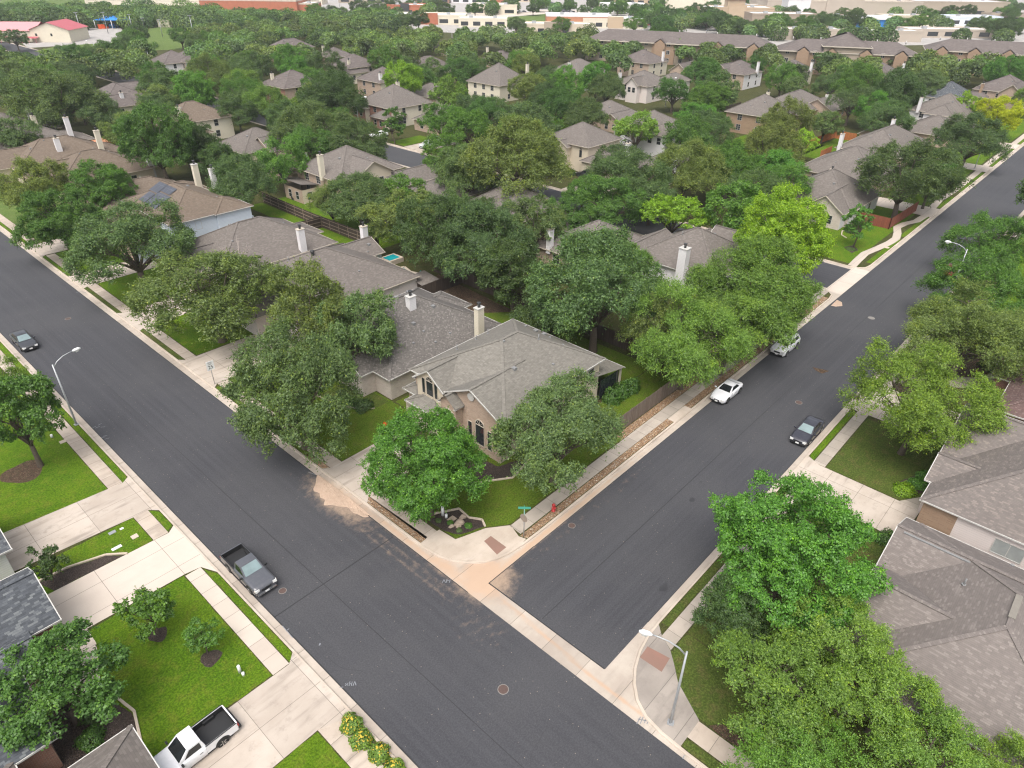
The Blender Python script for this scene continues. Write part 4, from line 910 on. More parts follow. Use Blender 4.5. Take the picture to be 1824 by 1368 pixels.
S(88, 80, 13, 14, 1, 'brick_red', 'roof_brown', 'grey-brown roof with red brick side behind the big dark oak', 'the roof with the red brick side', (), ((-9, 2, -3, 5, 2.88, 'gx'),), '-y', 'brick_red', .62)
S(83, 58, 14, 14, 1, 'siding_cream', 'roof_brown', 'many-gabled brown roof with a small white chimney among treetops', 'the many-gabled brown roof', ((-6.5, 4, 6.6, 'siding_white'),), ((0, 9, -10, -3, 2.88, 'gx'), (-3, 8, 5, 10, 2.86, 'gx')))
h = House('house', 'house with broad brown roof and wide white brick chimney facing the camera', 'house', 90, 43, 'siding_white', 'roof_brown', 'trim', 'cap_dark', 'the roof with the wide white chimney')
h.wing(82.8, 96.5, 37.6, 52, 3.0, 'hip', .60, .4); h.wing(90, 100.3, 36.5, 45, 3.02, 'gy', .6, .4); h.wing(88, 95.5, 42, 50, 3.3, 'gx', .5, .4)
h.chimney(82.7, 43.0, 6.4, 1.5, 1.6, 'siding_white').windows('-x', 0, (.7,), 4, 1.1, 1.6, 'blind').windows('-y', 0, (.8,), 3); h.vent(88, 46.5, 'pipe').vent(90.5, 45.3, 'box').vent(91.5, 43.3, 'box').done()
S(79, 132, 14, 14, 1, 'stucco', 'roof_tan', 'tan roof with a small fence below it, left of the inner street', 'the tan roof left of the inner street', ((-3, -6, 6.6, 'siding_white'),))
S(80, 152, 14, 13, 1, 'stucco', 'roof_brown', 'low brown roof right of the two-storey hip-roofed house', 'the low brown roof mid left', (), ((-2, 10, -9, 0, 2.85, 'gx'),))
S(79, 180, 15, 13, 2, 'siding_cream', 'roof_tan', 'two-storey cream house with stepped tan roof and broad cream chimney', 'the stepped tan roof with the broad chimney', ((-5, -4.5, 9.0, 'siding_cream'),), ((-10, 0, -10, -3, 2.9, 'hip'),))
S(80, 229, 16, 18, 1, 'siding_cream', 'roof_far', 'group of low brown gables with a white chimney between broad trees', 'the low brown gables with a white chimney', ((-2, -9, 6.5, 'siding_white'),), ((-12, 0, -12, -3, 2.9, 'gx'), (2, 10, 4, 14, 3.1, 'gx')))
S(120, 279, 13, 13, 2, 'siding_white', 'roof_far', 'white two-storey house with brown hip roof near the school', 'the white two-storey house near the school', (), ((0, 8, -9, -3, 5.4, 'hip'),))
S(136, 300, 13, 11, 1, 'siding_cream', 'roof_far', 'small brown roof peeking out behind the white house near the school', 'the small roof near the school')
S(38, 262, 15, 12, 1, 'siding_cream', 'roof_far', 'brown roof among treetops at the left edge below the school', 'the roof at the left edge below the school')
# across the inner street
S(127, 160, 15, 15, 2, 'siding_cream', 'roof_brown', 'large cream two-storey house with steep brown roof and red brick entry', 'the large steep brown roof with red brick entry', ((3, 2, 10.2, 'siding_cream'),), ((-9, -1, 2, 9, 4.2, 'hip'), (-10, -2, -7.5, -1, 2.9, 'hip')), '-x', 'brick_red', .62)
S(130, 143, 14, 11, 1, 'siding_cream', 'roof_brown', 'low wing-like brown roof beside the large steep house', 'the low roof beside the large steep house', ((5, -5, 6.8, 'siding_cream'),))
S(152, 172, 11, 14, 1, 'siding_cream', 'roof_brown', 'brown roof behind a bright round tree, half hidden', 'the half-hidden brown roof', ((-2, -6, 6.4, 'siding_white'),))
S(150, 194, 13, 13, 2, 'siding_cream', 'roof_far', 'brown-roofed house with two small chimneys left of a bright green tree', 'the roof with two small chimneys', ((-5, -5, 8.2, 'siding_white'), (4, -3, 8.4, 'siding_cream')))
S(124, 206, 15, 14, 2, 'brick', 'roof_far', 'wide low-pitched brown roof with a brick gable at its left', 'the wide roof with the brick gable', ((-5, 3, 8.6, 'siding_cream'),), ((-9, 0, 0, 8, 3.4, 'gx'),), '-x', 'brick_red')
S(162, 226, 14, 13, 2, 'siding_cream', 'roof_far', 'grey twin-gabled house with cream walls in the middle distance', 'the grey twin-gabled house', ((-5, -4, 8.0, 'siding_cream'),), ((-9, 1, -8, -1, 3.6, 'gx'), (-9, 1, 1, 8, 3.6, 'gx')))
S(172, 252, 11, 11, 2, 'brick_red', 'roof_far', 'brick house with pyramid roof and small chimney far back', 'the far brick house with pyramid roof', ((-3, 3, 9, 'siding_cream'),))
S(174, 287, 17, 12, 2, 'siding_cream', 'roof_far', 'far twin-peaked brown roof between dark trees', 'the far twin-peaked roof', (), ((-5, 5, -9, 0, 5.4, 'hip'),))
S(174, 165, 15, 15, 2, 'siding_cream', 'roof_brown', 'tall pyramid-roofed house with cream wall, white window and chimney at right', 'the tall pyramid roof with a chimney at right', ((7, -6, 10.5, 'siding_cream'),), (), '-x', 'siding_cream', .72)
S(192, 220, 15, 12, 1, 'siding_cream', 'roof_far', 'low brown roof deep among trees in the centre distance', 'the low roof deep among trees')
S(235, 254, 9, 9, 1, 'siding_cream', 'roof_slate', 'small blue-grey roof among the far treetops', 'the small blue-grey roof')
S(227, 214, 13, 11, 1, 'siding_cream', 'roof_far', 'brown roof with tall chimney in the far centre', 'the far roof with a tall chimney', ((-4, 4, 7.5, 'siding_cream'),))
h = House('house', 'cream two-storey house with a tall arched entry and dark door', 'house', 128, 95, 'stucco', 'roof_brown', 'trim_cream', 'cap_dark', 'the cream house with the arched entry')
h.wing(121.5, 134, 89, 102, 5.6, 'hip', .55, .4); h.wing(120.3, 128, 93.8, 98.0, 5.0, 'gx', .6, .3, ends=('0',)); h.wing(120.5, 134, 80, 90.5, 2.9, 'hip', .55, .4)
h.chimney(125, 81.5, 7.2, 1.4, 1.1, 'siding_white').window('-x', 121.9, 99.6, 2.6, .7, 2.2, 'arch').window('-x', 121.9, 91.3, 3.2, .7, 1.5, 'arch').window('-x', 120.95, 82.5, .7, 1.0, 1.5).window('-x', 120.95, 84.3, .7, 1.0, 1.5).window('-x', 120.95, 86.1, .7, 1.0, 1.5).windows('-y', 0, (3.6,), 2)
b = MB(); b.face([(120.58, 95.1, .05), (120.58, 96.7, .05), (120.58, 96.7, 3.6)] + [(120.58, 95.9+.8*math.cos(math.pi*i/8), 3.6+.8*math.sin(math.pi*i/8)) for i in range(1, 8)] + [(120.58, 95.1, 3.6)]); h.part('entry_arch', b, 'stucco2')
b = MB(); b.box(120.54, 120.58, 95.4, 96.4, .06, 2.6); h.part('door', b, 'fence_red'); h.done()
S(131, 76, 14, 9, 1, 'stucco', 'roof_brown', 'low brown roof with white chimney right of the arched-entry house', 'the low roof right of the arched entry', ((-3, -4.2, 6.6, 'siding_white'),))
S(151, 92, 14, 14, 2, 'siding_white', 'roof_brown', 'white-walled house with many-hipped brown roof and vent pipe behind a lime tree', 'the white-walled many-hipped house', (), ((-8, 0, -9, -2, 5.4, 'hip'),), '-x', 'siding_white')
S(167, 116, 12, 13, 1, 'siding_white', 'roof_brown', 'low greyish brown roof beside a small green lawn in mid distance', 'the low roof beside a small lawn', (), ((-9, 0, -10, -3, 2.85, 'gx'),))
S(206, 131, 14, 13, 2, 'siding_pink', 'roof_brown', 'pale pinkish two-storey house with white gables facing the camera', 'the pale pinkish house with white gables', ((-6, 5, 8.6, 'siding_white'),), ((-9, 0, -4, 1, 5.3, 'gx', .9), (2, 14, -10, -2, 5.5, 'hip')), '-x', 'siding_pink')
S(250, 160, 14, 15, 2, 'siding_cream', 'roof_far', 'cream two-storey house with a white chimney left of the long apartment roof', 'the cream house left of the apartments', ((3, -7, 9.2, 'siding_white'),), ((-9, 0, 0, 6, 5.2, 'gx'),))
S(257, 143, 12, 11, 1, 'stucco2', 'roof_far', 'tan gabled house just below the long apartment roof', 'the tan gabled house below the apartments', (), ((-9, 0, -4, 4, 3.0, 'gx', .7),))
S(209, 160, 17, 15, 2, 'siding_white', 'roof_brown', 'grey-brown roof with a long left slope and white right wall', 'the roof with a long left slope', ((-5, 0, 9.0, 'siding_white'),), ((-11, 0, 2, 12, 3.0, 'hip'),))
S(252, 121, 15, 13, 2, 'siding_white', 'roof_far', 'brown-roofed house with white gable beneath the apartment building', 'the white-gabled house beneath the apartments', ((2, -6.6, 9, 'siding_white'),), ((-9, 0, -1, 6, 5.0, 'gx', .8),))
# along the second street
S(189, 82, 15, 14, 2, 'brick_peach', 'roof_brown', 'tan brick two-storey house with steep hip roof and white windows', 'the tan brick house with the steep roof', (), (), '-x', 'brick_peach', .6)
S(214, 84, 24, 15, 1, 'brick_peach', 'roof_brown', 'long low brown roof with three cream chimneys behind the trees', 'the long roof with three chimneys', ((-11.5, 3, 8.2, 'siding_cream'), (-9, -2, 7.0, 'siding_cream'), (6, -7.7, 6.8, 'siding_white')), ((0, 14, -12, -2, 2.88, 'gx'),))
S(270, 109, 13, 12, 2, 'siding_cream', 'roof_far', 'brown roof with white chimney half buried in trees at upper right', 'the half-buried roof at upper right', ((3, -6.5, 8.4, 'siding_white'),))
S(285, 83, 14, 12, 2, 'siding_cream', 'roof_far', 'brown hip roof with one white chimney below the right-hand hotel-like block', 'the hip roof below the long pale block', ((5, -6, 9.0, 'siding_white'),))
S(268, 56, 15, 14, 1, 'siding_white', 'roof_slate', 'dark slate-blue roof with white wall at upper right', 'the dark slate roof at upper right', ((-7, 5, 5.6, 'siding_white'),), (), '-x', 'siding_white', .6)
S(280, 43, 16, 15, 2, 'siding_cream', 'roof_far', 'cream-gabled house with brown roof at the right edge, far up the street', 'the cream-gabled house far up the street', ((-9, 5, 7.4, 'brick_peach'),), ((-11, 0, -7, 0, 5.0, 'gx', .8), (-10, 2, 2, 9, 3.2, 'hip')))
S(228, 47, 15, 15, 2, 'siding_white', 'roof_brown', 'white two-storey house with tall white chimney beyond the yellow tree', 'the white house with the tall white chimney', ((-7.2, 5, 9.0, 'siding_white'),), ((-11, 0, -5, 3, 5.2, 'hip'), (-15, -4, -9, 4, 2.9, 'hip')), '-x', 'siding_white')
S(209, 44, 13, 14, 1, 'brick', 'roof_brown', 'low brown roof with dark red shed front between two chimneyed houses', 'the low roof between two chimneyed houses', (), ((-4, 6, -9, 0, 2.86, 'gx'),))
S(183, 48, 22, 15, 1, 'brick', 'roof_brown', 'long brown ridge with two white chimneys beside orange fences', 'the long ridge beside orange fences', ((6, 1, 8.2, 'siding_white'), (-10.8, 6.5, 6.6, 'siding_white')), ((8, 16, 0, 9, 2.88, 'gx'),))
S(156, 46, 17, 17, 1, 'brick', 'roof_brown', 'brick house with curved brown roof, white chimney low at its front', 'the brick house near the orange fences', ((-9.2, 1, 4.6, 'siding_white'),), (), '-x', 'brick', .55)
S(134, 42.5, 16, 15, 1, 'siding_white', 'roof_brown', 'six-sided brown roof with white front gable beside the reddish fence', 'the six-sided roof by the reddish fence', (), ((-10.5, 0, -7, .5, 3.0, 'gx', .7),), '-x', 'brick_pale', .62)
# ---------------------------------------------------------------- long apartment blocks and far commercial buildings
def apartments(a, b, depth, ze, p, label, short, dorm, tower=False):
    a, b = Vector(a), Vector(b); L = (b-a).length; c = (a+b)/2; ang = math.atan2(b.y-a.y, b.x-a.x)
    root = thing('apartment_building', label, 'apartment building', (c.x, c.y, .13), ang); LANDMARKS.append((short, (c.x, c.y, 8)))
    # local x along the block, local -y ... front faces the camera side
    W, Rf, T = MB(), MB(), MB(); x0, x1, y0, y1 = -L/2, L/2, -depth/2, depth/2
    def hip(x0, x1, y0, y1, ze):
        m_ = (y1-y0)/2; yc = (y0+y1)/2; z = ze+m_*p; E_, F_ = (x0+m_, yc, z), (x1-m_, yc, z)
        A, B, C_, D = (x0, y0, ze), (x1, y0, ze), (x1, y1, ze), (x0, y1, ze)
        for f in ([A, B, F_, E_], [C_, D, E_, F_], [D, A, E_], [B, C_, F_]): Rf.face(f)
        T.box(x0, x1, y0-.15, y0, ze-.35, ze); T.box(x0, x1, y1, y1+.15, ze-.35, ze); T.box(x0-.15, x0, y0, y1, ze-.35, ze); T.box(x1, x1+.15, y0, y1, ze-.35, ze)
        T.face([(x0, y0, ze-.2), (x0, y1, ze-.2), (x1, y1, ze-.2), (x1, y0, ze-.2)])
    hip(x0, x1, y0, y1, ze)
    if tower: hip(-10, 8, y0-.5, y1+2, ze+2.2); W.box(-9.3, 7.3, y0+.2, y1+1.3, 0, ze+2.0, 0)
    n = max(3, int(L/9)); s = L/n; k0 = 1.0; sg = -1
    for k in range(n):
        xa = x0+.8+(L-1.6)*k/n; xb = x0+.8+(L-1.6)*(k+1)/n; off = -.5 if k % 2 else .7
        W.box(xa, xb, y0+.9+off*.6, y1-.9, 0, ze-.21, 1 if k % 2 else 0)
    fr = MB(); fr.box(-.75, .75, -.05, .03, 0, 1.6); pn = MB(); pn.box(-.65, -.05, -.07, .02, .1, 1.5); pn.box(.05, .65, -.07, .02, .1, 1.5)
    fm, pm = fr.mesh('window', ['trim']), pn.mesh('pane', ['glass'])
    W.build('wall', ['stucco2', 'brick_peach'], root); r = Rf.build('roof', ['roof_far'], root); T.build('gutter', 'trim_cream', r)
    for k in range(n):
        off = -.5 if k % 2 else .7; yy = y0+.9+off*.6
        for fl in range(3):
            for q in (.28, .72):
                xx = x0+.8+(L-1.6)*(k+q)/n; f = link('window', fm, root, (xx, yy-.01, .9+fl*3.0)); link('pane', pm, f)
    for q in dorm:
        d = MB(); xx = x0+L*q; d.face([(xx-2.6, y0-.6, ze-.1), (xx, y0-.6, ze+1.7), (xx, y0+4.5, ze+1.7), (xx-2.6, y0+2, ze-.1)], 1); d.face([(xx+2.6, y0-.6, ze-.1), (xx+2.6, y0+2, ze-.1), (xx, y0+4.5, ze+1.7), (xx, y0-.6, ze+1.7)], 1)
        d.face([(xx-2.2, y0-.45, ze-.3), (xx+2.2, y0-.45, ze-.3), (xx, y0-.45, ze+1.4)], 0); d.box(xx-2.2, xx+2.2, y0-.44, y0+1, 0, ze-.25, 0); d.build('front_gable', ['brick_peach', 'roof_far'], root)
    for q in (.1, .3, .5, .7, .9):
        v = MB(); v.tube([(x0+L*q, .8, ze+p*depth*.4), (x0+L*q, .8, ze+p*depth/2+.5)], .2, 6); v.build('roof_vent', 'trim', r)
    return root
pa, pb = G(1050, 50, 12), G(1383, 65, 12); apartments(pa, pb, 17, 8.2, .44, 'long three-storey apartment block with an unbroken brown hip roof', 'the long apartment block', (.42, .72, .9))
pa, pb = G(1389, 67, 12), G(1641, 77, 12); apartments(pa, pb, 17, 8.2, .44, 'tan and brick apartment block with a raised centre roof and dormers', 'the apartment block with the raised roof', (.18, .38, .62, .86), True)
pa, pb = G(1652, 67, 12), G(1900, 79, 12); apartments(pa, pb, 17, 8.2, .44, 'brick-fronted apartment block cut by the right edge of the photo', 'the apartment block at the right edge', (.12, .36, .6))

VIEW = YAW-math.pi/2            # a facade square to the line of sight
def store(name, label, cat, px, py, w, d, hgt, wall, roof='whiteroof', rot=0.0, band=None, front=None, short=None, win=0, pz=0.0):
    c = G(px, py, pz); root = thing(name, label, cat, (c.x, c.y, 0), VIEW+rot)
    if short: LANDMARKS.append((short, (c.x, c.y, 4)))
    W, T = MB(), MB(); W.box(-w/2, w/2, 0, d, 0, hgt, 0); W.build('wall', wall, root)
    T.box(-w/2+.4, w/2-.4, .4, d-.4, hgt+.01, hgt+.25); r = T.build('roof', roof, root)
    P = MB()
    for a in ((-w/2-.1, w/2+.1, -.1, .35), (-w/2-.1, w/2+.1, d-.35, d+.1), (-w/2-.1, -w/2+.35, .36, d-.36), (w/2-.35, w/2+.1, .36, d-.36)): P.box(*a, hgt-.3, hgt+.7)
    P.build('parapet', band or wall, root)
    for k in range(max(2, int(w/18))):
        u = MB(); x = -w/2+w*(k+.5)/max(2, int(w/18)); u.box(x-1.2, x+1.2, d*.4, d*.4+2, hgt+.26, hgt+1.5); u.build('rooftop_unit', 'metal', root)
    if front:
        f = MB(); f.box(-w*.12, w*.12, -.8, -.11, 0, hgt+1.6); f.build('entrance_front', front, root)
    for k in range(win):
        f = MB(); x = -w/2+w*(k+.5)/win; f.box(x-w/win*.3, x+w/win*.3, -.06, .02, 1, min(3.2, hgt-.6)); f.build('window', 'glass', root)
    return root
# pavement of the commercial strip
def pxsheet(name, pts, z, mat): return sheet(name, [tuple(G(x, y, 0))[:2] for x, y in pts], z, mat)
pxsheet('parking_lot', [(-60, 2), (330, 30), (560, 34), (640, 52), (760, 56), (1010, 72), (1060, 62), (1400, 84), (1700, 80), (1900, 80), (1900, -22), (1000, -34), (-60, -36)], .133, 'lot')
pxsheet('lawn', [(812, 44), (870, 50), (1010, 42), (985, 24), (880, 33)], .139, 'lawn_far'); pxsheet('lawn', [(-80, 18), (60, 22), (215, 2), (200, -12), (-80, -14)], .139, 'lawn_far')
pxsheet('lawn', [(1440, 56), (1600, 58), (1760, 46), (1600, 30), (1520, 36)], .139, 'lawn_far'); pxsheet('lawn', [(560, 35), (640, 30), (650, 38), (600, 46)], .139, 'lawn_far')
pxsheet('road', [(1500, 62), (1640, 58), (1760, 44), (1824, 40), (1824, 34), (1740, 36), (1600, 50), (1490, 56)], .146, 'drive_new'); pxsheet('road', [(812, 36), (985, 24), (1060, 24), (1060, 19), (960, 18), (800, 30)], .146, 'drive_new')
pxsheet('road', [(955, -2), (975, 0), (1040, 28), (1015, 30)], .148, 'asphalt_a'); pxsheet('road', [(740, 16), (775, 10), (800, 24), (775, 34)], .147, 'drive_new')
# school with its playing field
pxsheet('playing_field', [(200, 62), (340, 40), (470, 52), (440, 74), (330, 88), (100, 98), (60, 92)], .139, 'lawn_far'); pxsheet('school_yard', [(40, 78), (50, 86), (235, 74), (215, 50), (160, 46), (150, 68)], .145, 'lot')
pxsheet('school_road', [(340, 50), (470, 54), (470, 51), (340, 46)], .146, 'drive_new')
c = G(58, 75, 0); h = thing('school', 'pale school building with red metal roofs and a covered walkway', 'school', (c.x, c.y, 0), VIEW+.05); h.scale = (.66, .66, .72); LANDMARKS.append(('the red-roofed school', (c.x, c.y, 5)))
b = MB(); b.box(-60, 2, 0, 24, 0, 7, 0); b.box(2, 30, -3, 26, 0, 8, 0); b.face([(2, -3, 8), (30, -3, 8), (16, -3, 12.2)]); b.build('wall', 'siding_cream', h)
b = MB(); b.face([(-62, -1, 7), (4, -1, 7), (4, 12, 11.5), (-62, 12, 11.5)]); b.face([(-62, 25, 7), (-62, 12, 11.5), (4, 12, 11.5), (4, 25, 7)]); b.build('roof', 'redmetal_l', h)
b = MB(); b.face([(1, -4, 7.7), (16, -4, 12.5), (16, 27, 12.5), (1, 27, 7.7)]); b.face([(31, -4, 7.7), (31, 27, 7.7), (16, 27, 12.5), (16, -4, 12.5)]); b.build('roof', 'redmetal', h)
for x in (-50, -44, -22, -17, 6, 17): b = MB(); b.box(x-.7, x+.7, -3.06 if x > 2 else -.06, -2.9 if x > 2 else .1, 4, 5.6); b.build('window', 'glass', h)
b = MB(); b.face([(-40, -8, 3), (8, -8, 3), (8, -3.2, 3.7), (-40, -3.2, 3.7)]); [b.box(x-.12, x+.12, -7.8, -7.6, 0, 3) for x in range(-38, 8, 5)]; b.build('walkway_canopy', 'redmetal', h)
c = G(201, 52, 0); h = thing('playground_canopy', 'blue fabric sunshade on white posts beside the playing field', 'sunshade', (c.x, c.y, 0), VIEW); LANDMARKS.append(('the blue sunshade', (c.x, c.y, 3)))
b = MB(); e = [(-10, 0, 4.5), (10, 0, 4.5), (10, 12, 4.5), (-10, 12, 4.5)]; t1, t2 = (-4, 6, 6.4), (4, 6, 6.4)
for f in ([e[0], e[1], t2, t1], [e[2], e[3], t1, t2], [e[3], e[0], t1], [e[1], e[2], t2]): b.face(f)
b.build('canopy', 'blue', h)
for x, y in ((-9.7, .2), (0, .2), (9.7, .2), (-9.7, 11.8), (9.7, 11.8)): b = MB(); b.tube([(x, y, 0), (x, y, 4.6)], .2, 6); b.build('post', 'white', h)
for x, y in ((-4, 5), (2, 6)): b = MB(); b.box(x-1.5, x+1.5, y-1, y+1, 0, 2.2); b.box(x+1.5, x+3.5, y-.4, y+.4, 0, 1); tag(b.build('playground_climber', 'orange' if x < 0 else 'blue', None, (0, 0, 0), (c.x, c.y, .13)), 'orange climbing frame under the blue sunshade' if x < 0 else 'blue climbing frame under the blue sunshade', 'climbing frame')
st = store
st('field_shed', 'small cream shed with a tan roof at the edge of the playing field', 'shed', 293, 49, 7, 5, 3.4, 'siding_cream', 'stucco2')
st('office_building', 'pale office with slate roof beyond the trees behind the school', 'building', 262, 18, 90, 22, 6.5, 'siding_cream', 'roof_slate', win=9)
st('store_building', 'big red brick store with white roof, upper left of centre', 'store', 445, 27, 68, 40, 9, 'bigbrick', short='the big red brick store', win=0, band='trim_cream'); st('store_building', 'lower red brick store wing beside the big brick store', 'store', 532, 27, 24, 20, 7, 'bigbrick', band='trim_cream')
st('store_building', 'tan and brick store left of the big brick store', 'store', 392, 22, 14, 20, 8, 'buff'); st('store_building', 'small red brick shop with white roof and dark porch', 'store', 722, 27, 26, 18, 6, 'bigbrick', win=4, front='flue')
st('store_building', 'long low white-roofed shop with one dark red bay', 'store', 765, 44, 46, 20, 5, 'siding_cream', front='bigbrick', win=5, short='the white-roofed shop with the dark red bay'); st('store_building', 'low white-roofed shop at the front of the parking lot, centre', 'store', 860, 49, 30, 16, 4.5, 'siding_cream', win=4)
st('store_building', 'cream shop with a wide dark window band beyond the green strip', 'store', 880, 26, 34, 20, 6, 'siding_cream', win=3); st('store_building', 'orange brick shop with cluttered white roof near the apartments', 'store', 1030, 50, 40, 20, 6.5, 'tile', band='siding_white', short='the orange brick shop', win=4)
r = st('store_building', 'cream and yellow shop with a pale metal gable roof', 'store', 1095, 51, 40, 18, 5, 'siding_cream', 'siding_blue', short='the yellow-fronted shop', win=6, front='buff')
st('store_building', 'white flat-roofed building in front of the orange brick shop', 'store', 985, 62, 44, 14, 5, 'stucco', front='stucco2', win=4)
st('restaurant_building', 'buff restaurant with corner towers and red awnings', 'restaurant', 1310, 38, 52, 22, 8, 'buff', front='buff', short='the buff restaurant with red awnings', win=7)
c = G(1310, 38, 0)
b = MB(); hh = thing('restaurant_tower', 'buff tower with red tiled hip top on the restaurant', 'tower', (c.x, c.y, 8.3), VIEW); b.box(-7, 5, .5, 10, 0, 5); b.build('wall', 'buff', hh); b = MB(); b.face([(-8, -.5, 5), (6, -.5, 5), (-1, 5, 7)]); b.face([(6, -.5, 5), (6, 11, 5), (-1, 5, 7)]); b.face([(6, 11, 5), (-8, 11, 5), (-1, 5, 7)]); b.face([(-8, 11, 5), (-8, -.5, 5), (-1, 5, 7)]); b.build('roof', 'redmetal', hh)
for q, lab in ((-18, 'leftmost red awning on the buff restaurant'), (12, 'middle red awning on the buff restaurant'), (21, 'right red awning on the buff restaurant')):
    ca, sa = math.cos(VIEW), math.sin(VIEW); b = MB(); b.face([(-3.5, -1.4, 2.6), (3.5, -1.4, 2.6), (3.5, 0, 3.8), (-3.5, 0, 3.8)]); b.face([(-3.5, -1.4, 2.2), (3.5, -1.4, 2.2), (3.5, -1.4, 2.6), (-3.5, -1.4, 2.6)])
    tag(link('awning', b.mesh('awning', ['redmetal']), None, (c.x+q*ca+.12*sa, c.y+q*sa-.12*ca, 0), VIEW), lab, 'awning')
c = G(1243, 50, 0); hh = thing('pavilion', 'round white pavilion with a terracotta tiled roof before the restaurant', 'pavilion', (c.x, c.y, 0), VIEW); b = MB(); b.tube([(0, 8, 0), (0, 8, 3.4)], 10, 10, smooth=False); b.build('wall', 'siding_cream', hh); b = MB(); b.tube([(0, 8, 3.45), (0, 8, 5.4)], [12.5, 3.5], 10, smooth=False); b.build('roof', 'tile', hh)
st('store_building', 'grey stone-fronted clinic with a small red cross-like square sign', 'store', 1395, 52, 42, 18, 8, 'boulder', win=5, short='the grey stone clinic'); st('office_tower', 'white block with two tall blue-green windows behind the clinic', 'building', 1418, 36, 16, 14, 13, 'siding_white', win=2)
st('big_box_store', 'very wide beige big-box store with low gables at the top right', 'store', 1500, 30, 118, 45, 10, 'beige', 'beige', short='the beige big-box store', front='beige', win=0)
st('big_box_store', 'wide tan superstore with pale roof and yellow lettering strip', 'store', 1690, 27, 92, 55, 9, 'stucco2', short='the tan superstore', win=6)
st('big_box_store', 'long white-walled warehouse store behind the restaurant', 'store', 1310, 17, 120, 40, 9, 'siding_cream', 'beige', win=0)
st('store_building', 'pale gabled store with pinkish roof behind the dark tree row', 'store', 1225, 15, 34, 20, 8, 'stucco', 'redmetal_l'); st('store_building', 'white low shop with metal roof left of the tree row', 'store', 1110, 24, 34, 16, 6, 'siding_white', 'siding_white', win=3); st('store_building', 'tan shop partly behind trees at the top centre', 'store', 1080, 12, 26, 14, 7, 'buff', win=3)
st('fuel_canopy', 'white and blue service canopy roof behind the right apartment block', 'canopy', 1690, 68, 50, 14, 4, 'beige', win=5); st('store_building', 'low white roof just behind the raised apartment roof, left part', 'store', 1450, 72, 40, 12, 5, 'beige'); st('store_building', 'low white roof just behind the raised apartment roof, right part', 'store', 1575, 75, 40, 12, 5, 'beige')
st('store_building', 'pale shop row along the very top left of the photo', 'store', 500, 8, 70, 20, 6, 'siding_cream', win=6); st('store_building', 'red-roofed eatery at the top centre', 'store', 897, 10, 24, 14, 6, 'bigbrick', 'redmetal', win=3); st('store_building', 'white shop at the top centre left', 'store', 838, 6, 34, 14, 6, 'siding_white', win=4)
for px, py, w, d, hg, wl, rf, lab in ((650, 6, 46, 16, 6, 'stucco2', 'whiteroof', 'tan shop with white roof behind the white lot, top left of centre'), (770, 6, 30, 16, 6, 'brick_red', 'whiteroof', 'red brick shop at the top edge, left of the slanting car row'), (930, 4, 26, 16, 6, 'stucco', 'roof_far', 'brown-roofed shop at the top edge beside the slanting car row'), (1150, 8, 36, 18, 7, 'buff', 'whiteroof', 'buff shop at the top edge above the tree row'), (1190, 34, 30, 14, 5, 'siding_cream', 'roof_far', 'brown-roofed cream shop inside the tree row'), (1345, 26, 30, 14, 6, 'stucco2', 'whiteroof', 'tan shop just behind the buff restaurant'),
        (1470, 48, 34, 14, 6, 'boulder', 'metal', 'grey metal-roofed workshop behind the raised apartment roof'), (1610, 44, 30, 14, 5, 'stucco', 'whiteroof', 'cream kiosk-like shop along the pale road, upper right'), (1735, 46, 36, 16, 5, 'siding_blue', 'whiteroof', 'pale blue-grey shop behind the right apartment block'), (1800, 40, 30, 14, 5, 'stucco2', 'roof_far', 'brown-roofed shop at the far right edge'), (330, 12, 40, 14, 5, 'siding_cream', 'roof_slate', 'slate-roofed pale hall at the top edge, upper left'), (600, 44, 20, 12, 4, 'stucco', 'roof_far', 'small brown-roofed building in front of the white lot')):
    st('store_building', lab, 'store', px, py, w, d, hg, wl, rf, win=4)
c = G(1555, 54, 0); hh = thing('blue_kiosk', 'small blue and white tower sign building behind the apartments', 'kiosk', (c.x, c.y, 0), VIEW); b = MB(); b.box(-8, 8, 0, 8, 0, 6, 0); b.build('wall', 'blue', hh); b = MB(); b.box(-9, 9, -1, 9, 6.01, 8); b.build('roof', 'white', hh)
for r_ in bpy.data.objects:
    pass
# ---------------------------------------------------------------- trees
def quad_mesh(name, P, mat):
    """P: (n,4,3) array of leaf quads -> mesh"""
    n = len(P); me = bpy.data.meshes.new(name)
    me.vertices.add(4*n); me.vertices.foreach_set('co', P.reshape(-1).astype(np.float32))
    me.loops.add(4*n); me.loops.foreach_set('vertex_index', np.arange(4*n, dtype=np.int32))
    me.polygons.add(n); me.polygons.foreach_set('loop_start', np.arange(0, 4*n, 4, dtype=np.int32)); me.polygons.foreach_set('loop_total', np.full(n, 4, dtype=np.int32))
    me.materials.append(M[mat]); me.update(calc_edges=True); return me
def shorten(t): return ' '.join(t.split()[:16])
def leaves(C, D, rng, size, aspect, droop=0.0):
    """leaf quads at C with preferred normals D"""
    n = len(C); N = D + rng.normal(0, .42, (n, 3)); N /= np.linalg.norm(N, axis=1)[:, None]+1e-9
    A = rng.normal(0, 1, (n, 3)); A[:, 2] -= droop; A -= N*(A*N).sum(1)[:, None]; A /= np.linalg.norm(A, axis=1)[:, None]+1e-9
    B = np.cross(N, A); s = size*rng.uniform(.65, 1.35, n)[:, None]
    a, b = A*s*.5, B*s*.5*aspect
    return np.stack([C-a, C-a*.1+b, C+a, C+a*.1-b], 1)
def unit(v): return v/(np.linalg.norm(v, axis=1)[:, None]+1e-9)
